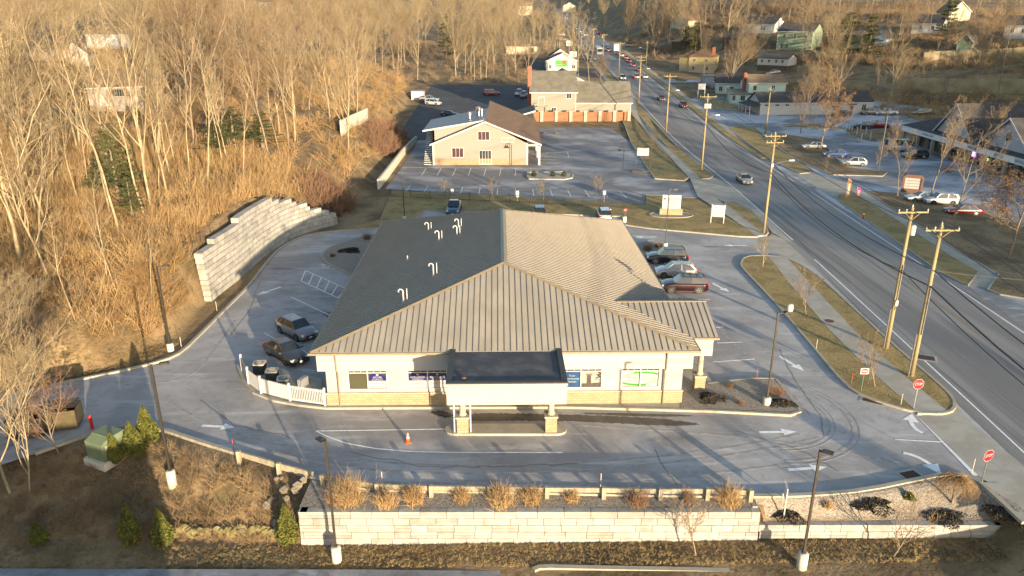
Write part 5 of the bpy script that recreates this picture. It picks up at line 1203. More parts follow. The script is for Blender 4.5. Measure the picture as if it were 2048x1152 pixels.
# ================================================================== other buildings
def pal(name, c, c2=None, **k): return mat(name, c, c2 or tuple(x * .88 for x in c), k.pop('scale', 1.0), k.pop('rough', .8), **k)
M_TANSID = pal('tan_siding', (.245, .23, .2), stretch=(.3, .3, 8)); M_GREYSID = pal('grey_tan_siding', (.235, .22, .185), stretch=(.3, .3, 8)); M_BRSH = pal('brown_shingle', (.19, .11, .06), (.12, .07, .04), scale=.8, rough=.95); M_GRSH = pal('olive_grey_shingle', (.17, .155, .12), (.12, .11, .085), scale=.6, rough=.95)
M_DKSH = pal('dark_shingle', (.045, .043, .045), (.07, .066, .065), scale=.8, rough=.95); M_METR = pal('grey_metal_roof', (.17, .17, .17), rough=.5); M_MINT = pal('mint_siding', (.42, .54, .47), stretch=(.3, .3, 8)); M_WSID = pal('white_clapboard', (.46, .46, .45), stretch=(.3, .3, 8)); M_YSID = pal('yellow_siding', (.36, .3, .14)); M_BEIGEB = pal('beige_brick', (.36, .3, .22))
M_GSID = pal('sage_siding', (.24, .3, .2)); M_CREAM = pal('cream_siding', (.6, .52, .36)); M_PINK = pal('pinkish_siding', (.5, .42, .36)); M_BROWNW = pal('dark_brown_wall', (.1, .065, .045)); M_BRICK = pal('red_brick', (.3, .1, .06)); M_TANSH = pal('tan_shingle', (.26, .18, .1), (.18, .12, .07), scale=.8); M_GABLE = pal('grey_gable_siding', (.42, .41, .42), stretch=(.3, .3, 8)); M_FENCEO = mat('orange_stained_board', (.27, .12, .05), (.18, .08, .035), 2, .7, stretch=(5, 5, .3)); M_PIER = mat('pale_stone_pier', (.42, .37, .3), (.25, .22, .18), 5, .9); M_CURT = pal('maroon_curtain', (.05, .02, .025))
def house(fl, fr, eave, depth, roofh, label, wall, roofm, name='house', cat='house', kind='gx', over=.4, trim=None, z0=None, low=None, storeys=1, frame=None, group=None):
    """fl, fr: pixels of the front wall's foot; eave: pixel row of the eave; local x runs along the front, y away from the camera"""
    a = G(*fl); c = G(*fr) if isinstance(fr, tuple) else a + Vector((fr, 0, 0)); z = min(a.z, c.z) if z0 is None else z0
    w_ = math.hypot(c.x - a.x, c.y - a.y); ang = math.atan2(c.y - a.y, c.x - a.x); m = (a + c) / 2; h = PY((fl[0] if not isinstance(fr, tuple) else (fl[0] + fr[0]) / 2), eave, m.y).z - z
    t = thing(name, label, cat, (a.x, a.y, z - .05), ang, group); t['_w'] = w_; t['_h'] = h; t['_d'] = depth
    b = MB(); hl = h * .48 if low else 0
    b.bb(0, w_, 0, depth, hl if low else -1.5, h); 
    if kind == 'gy': b.add([(0, 0, h), (w_, 0, h), (w_ / 2, 0, h + roofh - .08), (0, depth, h), (w_, depth, h), (w_ / 2, depth, h + roofh - .08)], [(0, 1, 2), (4, 3, 5)])
    if kind == 'gx': b.add([(0, 0, h), (0, depth, h), (0, depth / 2, h + roofh - .08), (w_, 0, h), (w_, depth, h), (w_, depth / 2, h + roofh - .08)], [(1, 0, 2), (3, 4, 5)])
    b.build('wall', wall, t)
    if low: b = MB(); b.bb(.1, w_ - .1, .15, depth - .1, -1.5, hl + .02); b.build('lower_wall', low, t)
    o = over; b = MB(); th = .14
    def slab4(q): q = [Vector(v) for v in q]; b.add(q + [v - Vector((0, 0, th)) for v in q], [tuple(range(len(q))), tuple(range(len(q), 2 * len(q)))[::-1]] + [(i, len(q) + i, len(q) + (i + 1) % len(q), (i + 1) % len(q)) for i in range(len(q))])
    if kind == 'gx':
        k = o * roofh / (depth / 2); slab4([(-o, -o, h - k + .1), (w_ + o, -o, h - k + .1), (w_ + o, depth / 2, h + roofh + .1), (-o, depth / 2, h + roofh + .1)]); slab4([(-o, depth / 2, h + roofh + .1), (w_ + o, depth / 2, h + roofh + .1), (w_ + o, depth + o, h - k + .1), (-o, depth + o, h - k + .1)])
    elif kind == 'gy':
        k = o * roofh / (w_ / 2); slab4([(-o, -o, h - k + .1), (w_ / 2, -o, h + roofh + .1), (w_ / 2, depth + o, h + roofh + .1), (-o, depth + o, h - k + .1)]); slab4([(w_ / 2, -o, h + roofh + .1), (w_ + o, -o, h - k + .1), (w_ + o, depth + o, h - k + .1), (w_ / 2, depth + o, h + roofh + .1)])
    elif kind == 'hip':
        r_ = min(depth, w_) / 2; A1, A2 = (r_, depth / 2, h + roofh), (w_ - r_, depth / 2, h + roofh); q = [(-o, -o, h), (w_ + o, -o, h), (w_ + o, depth + o, h), (-o, depth + o, h)]
        slab4([q[0], q[1], A2, A1]); slab4([q[1], q[2], A2]); slab4([q[2], q[3], A1, A2]); slab4([q[3], q[0], A1])
    elif kind == 'flat': b.bb(-o, w_ + o, -o, depth + o, h, h + .25)
    elif kind == 'shed': slab4([(-o, -o, h), (w_ + o, -o, h), (w_ + o, depth + o, h + roofh), (-o, depth + o, h + roofh)])
    b.build('roof', roofm, t)
    if trim:
        b = MB()
        if kind == 'gx': b.bb(-o, w_ + o, -o - .06, -o, h - roofh * o / (depth / 2) - .1, h - roofh * o / (depth / 2) + .14)
        if kind == 'gy':
            for s_ in (0, 1):
                p = Vector((-o if s_ == 0 else w_ + o, -o - .05, h - roofh * o / (w_ / 2) + .1)); q = Vector((w_ / 2, -o - .05, h + roofh + .12)); b.ext([p, q, q - Vector((0, 0, .3)), p - Vector((0, 0, .3))], (0, .08, 0))
        if kind in ('hip', 'flat'): b.bb(-o, w_ + o, -o - .05, -o, h - .15, h + .05)
        b.bb(-.02, .12, -.03, 0, 0, h - .1); b.bb(w_ - .12, w_ + .02, -.03, 0, 0, h - .1)
        b.build('trim', trim, t)
    return t
def win(t, x0, x1, z0, z1, y=0.0, fm=None, gm=None, side=None, panes=2, name='window'):
    b = MB(); fm = fm or M_WHITEP; e = .1
    def q(u0, u1, v0, v1, d0, d1, bb):
        if side is None: bb.bb(u0, u1, y - d1, y - d0, v0, v1)
        elif side == 'L': bb.bb(-d1 + y, -d0 + y, u0, u1, v0, v1)
        else: bb.bb(y + d0, y + d1, u0, u1, v0, v1)
    for (a, c_, d, f_) in ((x0 - e, x1 + e, z0 - e, z0), (x0 - e, x1 + e, z1, z1 + e), (x0 - e, x0, z0, z1), (x1, x1 + e, z0, z1)): q(a, c_, d, f_, .0, .06, b)
    for k in range(1, panes): xx = x0 + (x1 - x0) * k / panes; q(xx - .03, xx + .03, z0, z1, 0, .05, b)
    o = b.build(name, fm, t); b = MB(); q(x0, x1, z0, z1, .005, .02, b); b.build('pane', gm or M_GLASS, o); return o
# --- tan restaurant
rt = thing('restaurant_building', 'tan gabled restaurant with a brown shingle roof and white trim', 'building', (-15.0, 143.2, 0))
b = MB(); W_ = 17.9
b.bb(0, W_, 0, 21, 1.2, 4.1); b.bb(9.7, W_, 21, 38, 1.2, 4.1); b.bb(9.7, 9.95, 21, 38, 4.1, 8.0); b.add([(9.9, 38, 4.1), (W_, 38, 4.1), (9.9, 38, 8.0)], [(0, 1, 2)]); b.add([(0, 0, 4.1), (W_, 0, 4.1), (20.2, 0, 4.1 - .0), (9.9, 0, 8.1), (0, 0, 4.1)], [(0, 1, 3)]); b.build('wall', M_TANSID, rt)
b = MB(); b.bb(-.02, W_ + .02, -.03, 21, -.1, 1.2); b.bb(9.68, W_ + .02, 21, 37.9, -.1, 1.2); b.build('stone_base', mat('warm_ledgestone', (.33, .24, .15), (.24, .17, .11), 5, .9), rt)
b = MB(); A_ = Vector((9.9, -.5, 8.25)); Bq = Vector((9.9, 39, 8.25)); r0, r1 = Vector((20.6, -.5, 3.95)), Vector((20.6, 36, 3.95)); l0, l1 = Vector((-.6, -.5, 3.95)), Vector((-.6, 6, 3.95))
for q in ([A_, r0, r1, Vector((9.9, 36, 8.25))], [l0, A_, Vector((9.9, 6, 8.25)), l1]): n = Vector((0, 0, -.15)); b.add(list(q) + [v + n for v in q], [(0, 1, 2, 3), (7, 6, 5, 4), (0, 4, 5, 1), (1, 5, 6, 2), (2, 6, 7, 3), (3, 7, 4, 0)])
b.build('roof', M_BRSH, rt)
b = MB(); q = [Vector((-2.0, 1.0, 6.35)), Vector((9.9, 1.0, 8.3)), Vector((9.9, 21, 8.3)), Vector((-2.0, 17, 6.35))]; b.add(q + [v + Vector((0, 0, -.15)) for v in q], [(0, 1, 2, 3), (7, 6, 5, 4), (0, 4, 5, 1), (1, 5, 6, 2), (2, 6, 7, 3), (3, 7, 4, 0)]); b.build('metal_roof', M_METR, rt)
b = MB(); b.add([(-.1, 1.2, 3.9), (9.9, 1.2, 8.1), (-.1, 1.2, 6.5)], [(0, 1, 2)]); b.bb(-.1, .2, 1.2, 17, 0, 6.4); b.build('upper_wall', M_TANSID, rt)
b = MB()
for p, q in ((l0, A_), (A_, r0), (Vector((-2.0, .9, 6.4)), Vector((9.6, .9, 8.28)))): b.ext([p + Vector((0, -.06, .04)), q + Vector((0, -.06, .04)), q + Vector((0, -.06, -.26)), p + Vector((0, -.06, -.26))], (0, .08, 0))
for x in (0, W_): b.bb(x - .15, x + .15, -.06, 0, .0, 4.1)
b.bb(W_, 20.4, -.1, .1, 3.6, 3.9); b.bb(20.0, 20.4, -.1, .3, 0, 3.9); b.bb(20.0, 20.4, 8, 8.3, 0, 3.9); b.bb(20.0, 20.4, 16, 16.3, 0, 3.9)
b.build('trim', M_WHITEP, rt)
win(rt, 3.6, 5.7, 1.5, 3.2, panes=3, gm=M_CURT); win(rt, 8.6, 10.7, 4.75, 6.3, panes=3, gm=M_CURT); win(rt, 13.1, 15.3, 4.4, 5.15, panes=2, gm=M_TANSID)
win(rt, 8.8, 11.0, .2, 2.7, panes=4, name='door')
b = MB()
for k in range(16): b.bb(-1.9, -.5, .1 + k * .45, .55 + k * .45, k * .33, k * .33 + .12)
b.build('outside_stair', M_WHITEP, rt)
b = MB(); b.bb(-1.95, -1.88, 0, 8, 3.2, 3.3); 
for k in range(6): b.bb(-1.96, -1.88, .2 + k * 1.4, .28 + k * 1.4, .8 * k * .9, 1 + .8 * k * .9)
b.build('stair_rail', M_DARKM, rt)
for (x, y, h, r) in ((6.6, 8, 1.3, .45), (8.2, 11, 1.7, .6), (9.0, 9, 1.5, .25)): b = MB(); zb_ = 6.35 + (x + 2) * .164; b.lathe([(r * .6, 0), (r * .6, h * .5), (r, h * .55), (r, h * .85), (r * .5, h)], 12); b.build('roof_vent', M_GALV, rt, loc=(x, y, zb_))
# --- grey building with fence
g1 = thing('shingled_building', 'large grey-tan building with olive shingle roofs behind the orange fence', 'building', (5.0, 200, hz(10, 200)))
def gblock(x0, x1, y0, y1, h, rh, par, over=.5, nm='wing'):
    b = MB(); b.bb(x0, x1, y0, y1, -.5, h); ym = (y0 + y1) / 2; b.add([(x0, y0, h), (x0, y1, h), (x0, ym, h + rh), (x1, y0, h), (x1, y1, h), (x1, ym, h + rh)], [(1, 0, 2), (3, 4, 5)]); o_ = b.build(nm, M_GREYSID, par)
    b = MB(); k = over * rh / ((y1 - y0) / 2)
    for s_ in (0, 1):
        ye = y0 - over if s_ == 0 else y1 + over; q = [Vector((x0 - over, ye, h - k + .12)), Vector((x1 + over, ye, h - k + .12)), Vector((x1 + over, ym, h + rh + .12)), Vector((x0 - over, ym, h + rh + .12))]; b.add(q + [v - Vector((0, 0, .15)) for v in q], [(0, 1, 2, 3) if s_ == 0 else (3, 2, 1, 0), (7, 6, 5, 4), (0, 4, 5, 1), (1, 5, 6, 2), (2, 6, 7, 3), (3, 7, 4, 0)])
    b.build('roof', M_GRSH, o_); b = MB(); b.bb(x0 - over, x1 + over, y0 - over - .08, y0 - over, h - k - .1, h - k + .16); b.bb(x1 - .1, x1 + .06, y0 - .06, y0, 0, h); b.build('trim', M_WHITEP, o_); return o_
zg = -g1.location.z
gblock(0, 11.6, 0, 15, 7.0, 4.6, g1); gblock(11.6, 26, .4, 14, 4.3, 4.6, g1)
b = MB(); b.bb(4, 19, 15, 34, -.5, 6.4); b.add([(4, 15.2, 6.4), (19, 15.2, 6.4), (10, 15.2, 10.6)], [(0, 1, 2)]); b.build('rear_wing', M_GREYSID, g1)
b = MB()
for q in ([(3.4, 15.1, 6.3), (10, 15.1, 10.8), (10, 34, 10.8), (3.4, 34, 6.3)], [(10, 15.1, 10.8), (19.8, 15.1, 6.2), (19.8, 34, 6.2), (10, 34, 10.8)]): q = [Vector(v) for v in q]; b.add(q + [v - Vector((0, 0, .15)) for v in q], [(0, 1, 2, 3), (7, 6, 5, 4), (0, 4, 5, 1), (1, 5, 6, 2), (2, 6, 7, 3), (3, 7, 4, 0)])
b.build('rear_roof', M_GRSH, g1)
b = MB(); b.ext([(10, 15.0, 10.85), (20, 15.0, 6.2), (20, 15.0, 5.9), (10, 15.0, 10.5)], (0, .1, 0)); b.build('rear_trim', M_WHITEP, g1)
b = MB(); b.bb(-.9, .1, 2, 3.4, 0, 13.2); b.build('chimney', M_BRICK, g1)
win(g1, 9.2, 10.4, 5.3, 6.5); win(g1, 5.3, 6.5, 1.5, 2.9, panes=2); win(g1, 2.0, 3.4, 3.5, 5.6, name='door', panes=1, gm=M_GREYSID)
b = MB(); b.bb(1.6, 4.4, -1.6, 0, 3.3, 3.45); b.ext([(1.6, -1.5, 3.4), (-3.6, -1.5, .2), (-3.6, -1.5, -.1), (1.6, -1.5, 3.1)], (0, 1.2, 0))
for k in range(9): x = 1.6 - k * .62; b.bb(x - .04, x + .04, -1.55, -1.47, 3.3 - k * .38, 4.3 - k * .38)
b.ext([(4.4, -1.5, 4.3), (1.6, -1.5, 4.3), (-3.6, -1.5, 1.2), (-3.6, -1.5, 1.1), (1.6, -1.5, 4.2), (4.4, -1.5, 4.2)], (0, .06, 0))
for x in (1.7, 4.3): b.bb(x - .08, x + .08, -1.5, -1.35, -.5, 3.3)
b.build('outside_stair', M_TIMB, g1)
fz = thing('board_fence', 'orange stained board fence between pale stone piers', 'fence', (5.0, 197, hz(10, 197)))
for k in range(8): b = MB(); b.bb(-.4, .4, -.4, .4, -.5, 2.6); b.bb(-.5, .5, -.5, .5, 2.6, 2.75); b.build('stone_pier', M_PIER, fz, loc=(-1.1 + k * 3.75, 0, 0))
for k in range(7): b = MB(); b.bb(.45, 3.3, -.05, .05, -.2, 2.35); b.build('fence_panel', M_FENCEO, fz, loc=(-1.1 + k * 3.75, 0, 0))
# lean-to between the two
b = thing('lean_to', 'low lean-to with a white edge joining the two restaurant buildings', 'building', (-1.5, 186, hz(0, 186))); m_ = MB(); m_.bb(0, 7, 0, 12, -.5, 2.6); m_.build('wall', M_GREYSID, b)
m_ = MB(); q = [Vector((-.4, -.5, 2.4)), Vector((7.2, -.5, 4.6)), Vector((7.2, 12, 4.6)), Vector((-.4, 12, 2.4))]; m_.add(q + [v - Vector((0, 0, .25)) for v in q], [(0, 1, 2, 3), (7, 6, 5, 4), (0, 4, 5, 1), (1, 5, 6, 2), (2, 6, 7, 3), (3, 7, 4, 0)]); m_.build('roof', M_GRSH, b); m_ = MB(); m_.ext([(-.4, -.6, 2.44), (7.2, -.6, 4.64), (7.2, -.6, 4.3), (-.4, -.6, 2.1)], (0, .09, 0)); m_.build('trim', M_WHITEP, b)
# planted strips of the restaurant lot
for (pts_, lab) in (([(1055, 356), (1054, 346), (1130, 345), (1146, 350), (1144, 357), (1128, 360), (1058, 359)], 'kerbed planting strip by the restaurant porch'), ([(1080, 272), (1080, 266), (1122, 266), (1128, 270), (1122, 273)], 'kerbed planting strip near the stone piers')):
    p_ = PP(pts_); slab('planting_strip', p_, 0, .14, M_CONC, lab, 'planting strip'); kerb('kerb', p_, .25, .2, True)
# --- white shop
s1 = house((1093, 143), (1155, 143), 121, 16, 2.6, 'small white shop with a green poster on its gable', M_WSID, M_DKSH, 'shop_building', 'building', 'gy', .4, M_WHITEP)
w1, h1 = s1['_w'], s1['_h']; b = MB(); b.bb(w1 * .28, w1 * .68, -.08, -.02, h1 * .45, h1 * 1.0 + .2, 0); b.bb(w1 * .5, w1 * .62, -.1, -.08, h1 * .7, h1 * 1.0, 1); b.text('OPEN HOUSE', .5, Matrix.Translation((w1 * .4, -.1, h1 * .62)) @ TX, 2, width=w1 * .18); b.build('poster', [M_GREENB, M_REDP, M_SIGNW], s1)
win(s1, w1 * .08, w1 * .16, h1 * .3, h1 * .6); win(s1, w1 * .82, w1 * .92, h1 * .3, h1 * .6)
house((1100, 136), (1140, 136), 112, 12, 2.6, 'second white gabled block behind the small white shop', M_WSID, M_DKSH, 'shop_building', 'building', 'gy', .3, M_WHITEP)
# --- mint houses, white building
h_ = house((1431, 187), (1494, 189), 166, 9, 2.6, 'mint green house with a dark roof next to the shed', M_MINT, M_DKSH, kind='gx', trim=M_WHITEP); 
for a_, c_ in ((.1, .2), (.45, .55), (.75, .85)): win(h_, h_['_w'] * a_, h_['_w'] * c_, 1.0, 2.3)
h2 = house((1495, 205), (1568, 205), 165, 9, 2.0, 'taller mint green house with a tan roof and red chimney', M_MINT, M_TANSH, kind='gx', trim=M_WHITEP)
for a_, c_ in ((.12, .2), (.62, .7)): win(h2, h2['_w'] * a_, h2['_w'] * c_, h2['_h'] * .62, h2['_h'] * .85)
b = MB(); b.bb(-.9, .0, 3, 4, -.2, h2['_h'] + 2.6); b.build('chimney', M_BRICK, h2)
h3 = house((1460, 206), (1508, 207), 188, 6, .9, 'low mint green porch wing with dark shutters', M_MINT, M_GRSH, kind='shed', trim=M_WHITEP)
for a_, c_ in ((.08, .2), (.42, .6), (.8, .92)): win(h3, h3['_w'] * a_, h3['_w'] * c_, .9, 2.2)
h4 = house((1519, 230), (1743, 227), 204, 9, 2.3, 'long white single-storey building with a dark roof', M_WSID, M_DKSH, 'office_building', 'building', 'gx', .4, M_WHITEP)
w4 = h4['_w']
for a_ in (.04, .13, .22): win(h4, w4 * a_, w4 * a_ + 1.0, h4['_h'] * .72, h4['_h'] * .84)
win(h4, w4 * .905, w4 * .94, 1.2, 2.6); win(h4, w4 * .80, w4 * .825, .2, 2.3, name='door', panes=1)
b = MB(); b.bb(w4 * .785, w4 * .84, -1.0, 0, 2.6, 2.9); b.build('awning', M_DKSH, h4)
b = MB(); q = [Vector((-3, -.4, 2.5)), Vector((-3, 9, 2.5)), Vector((.1, 9, 3.2)), Vector((.1, -.4, 3.2))]; b.add(q + [v - Vector((0, 0, .12)) for v in q], [(3, 2, 1, 0), (4, 5, 6, 7), (0, 1, 5, 4), (1, 2, 6, 5), (2, 3, 7, 6), (3, 0, 4, 7)]); b.build('porch_roof', M_DKSH, h4)
for y in (0, 3, 6, 8.6): b = MB(); b.bb(-2.9, -2.75, y - .08, y + .08, -.2, 2.5); b.build('porch_post', M_WHITEP, h4)
house((1410, 175), (1436, 175), 153, 6, .2, 'grey shed with a roller door beside the mint house', pal('shed_grey', (.36, .38, .42)), M_METR, 'shed', 'shed', 'flat')
# --- hillside houses
def hwin(t, xs, zr, w_=.9, panes=2):
    for x in xs: win(t, t['_w'] * x - w_ / 2, t['_w'] * x + w_ / 2, t['_h'] * zr[0], t['_h'] * zr[1], panes=panes)
t = house((1376, 144), (1426, 144), 113, 9, 3, 'two-storey yellow house with a brown hip roof and chimney', M_YSID, M_BRSH, kind='hip', low=M_BEIGEB); hwin(t, (.22, .7), (.68, .86)); hwin(t, (.2, .75), (.15, .38)); b = MB(); b.bb(t['_w'] * .86, t['_w'] * .96, 2, 3.2, 2, t['_h'] + 3.4); b.build('chimney', M_BRICK, t)
house((1357, 142), (1378, 144), 113, 9, 2, 'left wing of the yellow hillside house', M_YSID, M_BRSH, kind='hip', low=M_BEIGEB)
t = house((1513, 142), (1574, 142), 116, 8, 1.4, 'white raised ranch house with brown lower storey', M_WSID, M_DKSH, kind='gx', low=M_BROWNW); hwin(t, (.15, .38, .62, .82), (.68, .88), .8)
t = house((1552, 100), (1622, 100), 62, 9, 3, 'sage green two-storey house among the trees', M_GSID, M_DKSH, kind='gx', trim=M_WHITEP); hwin(t, (.2, .5, .8), (.65, .85)); hwin(t, (.15, .3), (.1, .35))
t = house((1484, 67), (1547, 67), 47, 9, 2.8, 'white house with a dark roof high on the hillside', M_WSID, M_DKSH, kind='gx', trim=M_WHITEP); hwin(t, (.3, .62, .7), (.4, .8))
house((1444, 100), (1487, 100), 75, 10, 1.5, 'dark brown carport building on the hillside', M_BROWNW, M_DKSH, 'carport', 'carport', 'gx')
t = house((1822, 67), (1882, 66), 46, 9, 3, 'white gabled house in the hillside trees', M_WSID, M_DKSH, kind='gx', trim=M_WHITEP); hwin(t, (.3, .7), (.4, .75))
t = house((1896, 43), (1938, 42), 22, 9, 3.5, 'cream gabled house near the top of the right hillside', M_CREAM, M_TANSH, kind='gy', trim=M_WHITEP); hwin(t, (.3, .7), (.4, .75))
t = house((2006, 75), (2060, 75), 50, 9, 3, 'white porch house at the right edge of the hillside', M_WSID, M_DKSH, kind='gx', trim=M_WHITEP); hwin(t, (.3, .7), (.4, .75))
t = house((1748, 92), (1770, 92), 74, 8, 2.5, 'small blue-white gable behind the dark evergreens', pal('blue_white_siding', (.5, .58, .62)), M_DKSH, kind='gy', trim=M_WHITEP)
t = house((1912, 106), (1942, 105), 82, 8, 2.2, 'green gabled garage on top of the slope walls', pal('dark_green_wall', (.08, .14, .11)), M_DKSH, 'garage', 'garage', 'gy', .8, M_WHITEP)
t = house((1340, 57), (1375, 58), 40, 8, 4, 'cream steep-gabled house behind the big roadside trees', M_CREAM, M_TANSH, kind='gy', trim=M_WHITEP)
house((1342, 100), (1376, 100), 82, 8, 1, 'brown house among evergreens left of the yellow house', M_BROWNW, M_BRSH, kind='gx', trim=M_WHITEP)
t = house((182, 222), (288, 222), 172, 9, 2.6, 'pinkish white house with brown shutters on the left hill', M_PINK, M_TANSH, kind='gx', trim=M_WHITEP); win(t, t['_w'] * .45, t['_w'] * .68, t['_h'] * .62, t['_h'] * .88, panes=5)
for x in (.4, .73): b = MB(); b.bb(t['_w'] * x - .15, t['_w'] * x + .15, -.06, 0, t['_h'] * .6, t['_h'] * .9); b.build('shutter', M_BRICK, t)
house((128, 132), (178, 132), 106, 8, 2.6, 'white gabled house left of the larger one in the left wood', M_PINK, M_TANSH, kind='gy', trim=M_WHITEP)
house((176, 97), (262, 97), 68, 9, 3, 'large white house deep in the left wood', M_WSID, M_TANSH, kind='gx', trim=M_WHITEP)
house((50, 124), (98, 124), 105, 8, 1, 'low pale house at the far left in the wood', M_PINK, M_TANSH, kind='gx', trim=M_WHITEP)
t = house((520, 28), (590, 28), 4, 9, 3, 'white house at the top edge of the left wood', M_WSID, M_TANSH, kind='gx', trim=M_WHITEP)
t = house((1036, 30), (1064, 30), 12, 9, 3, 'cream house at the top centre above the wood', M_CREAM, M_TANSH, kind='gx', trim=M_WHITEP)
house((1126, 24), (1150, 24), 12, 9, 3, 'white gabled house facing down the road at its far end', M_CREAM, M_TANSH, kind='gy', trim=M_WHITEP)
house((823, 199), (847, 199), 183, 4, .2, 'small white shed beside the hillside cars', M_WHITEP, M_METR, 'shed', 'shed', 'flat', .1)
# walls on the slope
def slope_wall(px, h, label, m, name='concrete_wall', cat='wall', w_=.35, pil=False):
    pts = [G(*q) for q in px]; b = MB(); L, Rr = strip_pts(pts, w_)
    for i in range(len(pts) - 1):
        q = [(L[i][0], L[i][1], pts[i].z - 1), (Rr[i][0], Rr[i][1], pts[i].z - 1), (Rr[i + 1][0], Rr[i + 1][1], pts[i + 1].z - 1), (L[i + 1][0], L[i + 1][1], pts[i + 1].z - 1)]; z0, z1 = pts[i].z + h, pts[i + 1].z + h
        b.add(q + [(q[0][0], q[0][1], z0), (q[1][0], q[1][1], z0), (q[2][0], q[2][1], z1), (q[3][0], q[3][1], z1)], [(0, 4, 7, 3), (1, 2, 6, 5), (4, 5, 6, 7), (0, 1, 5, 4), (3, 7, 6, 2)])
    return tag(b.build(name, m), label, cat)
M_SWALL = mat('stained_wall_concrete', (.36, .3, .18), (.22, .18, .11), .3, .95, world=True); M_FENCEG = mat('weathered_fence_board', (.3, .25, .17), (.2, .17, .12), .5, .95, world=True)
slope_wall([(1845, 124), (1880, 121), (1940, 119), (2000, 117), (2060, 114)], 3.0, 'upper cream boundary wall on the right slope', M_SWALL)
slope_wall([(1795, 183), (1850, 186), (1900, 187), (1960, 188), (2060, 190)], 4.2, 'tall stained retaining wall on the right slope behind the mall', M_SWALL)
slope_wall([(1670, 176), (1700, 178), (1740, 179)], 2.6, 'weathered board fence behind the sunlit street tree', M_FENCEG, 'board_fence', 'fence')
slope_wall([(1930, 166), (1980, 164), (2060, 162)], 2.2, 'middle cream wall on the right slope', M_SWALL)
slope_wall([(1594, 146), (1640, 148)], 2.5, 'short pale retaining wall right of the raised ranch', M_SWALL)
slope_wall([(1013, 106), (1040, 107), (1075, 107)], 3.0, 'pale board fence under the trees left of the white shop', mat('pale_board', (.5, .42, .3), None, .6, .9, world=True), 'board_fence', 'fence')
slope_wall([(683, 268), (700, 258), (716, 250), (735, 240)], 2.6, 'pale concrete wall among the trees above the orange bank', M_POLEC)
# --- shopping building
ml = thing('mall_building', 'dark-roofed stone shopping building with grey dormer gables and a white sign band', 'building', (0, 0, 0))
mx0, mx1, my0, my1, me_, mrz, mrx = 86.0, 122.0, 92.0, 167.0, 4.3, 9.6, 103.0
b = MB(); b.bb(mx0 + 2.2, mx1 - .5, my0 + .5, my1 - .5, -.1, me_ - .2); b.build('wall', pal('mall_stone', (.26, .22, .17), (.17, .14, .11), scale=2), ml)
b = MB(); q = [Vector((mx0 - .3, my0, me_)), Vector((mx1, my0, me_)), Vector((mx1, my1 + .5, me_)), Vector((mx0 - .3, my1 + .5, me_))]; r1_, r2_ = Vector((mrx, my0 + 14, mrz)), Vector((mrx, my1 - 9, mrz))
for f_ in ([q[0], r1_, r2_, q[3]][::-1], [q[1], q[2], r2_, r1_], [q[2], q[3], r2_], [q[0], q[1], r1_]): b.add(f_, [tuple(range(len(f_)))])
b.build('roof', M_DKSH, ml)
b = MB(); b.bb(mx0 - .1, mx0 + .2, my0 + .2, my1 + .3, 3.1, me_ - .02); b.bb(mx0 - .1, mx1, my1 + .2, my1 + .4, 3.3, me_ - .02); b.build('sign_band', pal('pale_sign_band', (.75, .75, .74)), ml)
for k in range(13): b = MB(); y = my1 - .5 - k * 6; b.bb(mx0 - .05, mx0 + .45, y - .35, y + .35, -.1, 3.1); b.build('pier', pal('mall_pier', (.3, .25, .19), scale=3), ml)
for k in range(12):
    y = my1 - 3.5 - k * 6; win(ml, y - 2, y + 2, .5, 2.8, mx0 + 2.2, fm=M_DARKM, side='L', panes=3)
TW = Matrix.Rotation(-PI / 2, 4, 'Z') @ TX
def msign(px, py, body, w_, board=True, hh=.75, m=None):
    p = PX(px, py, mx0 - .15); b = MB()
    if board: b.bb(mx0 - .18, mx0 - .1, p.y - w_ / 2, p.y + w_ / 2, 3.68 - hh / 2, 3.68 + hh / 2, 0)
    b.text(body, .5, Matrix.Translation((mx0 - .2, p.y, 3.68)) @ TW, 1, width=w_ * .85); b.build('shop_sign', [M_SIGNW, M_BLACK] if not m else m, ml)
msign(1857, 263, 'ZENLEAF', 5.0, False); msign(1902, 281, 'TACOS', 2.0); msign(1944, 300, 'BARBER', 3.2); msign(1996, 313, 'REALTY', 2.6); msign(2040, 327, 'NAILS', 3)
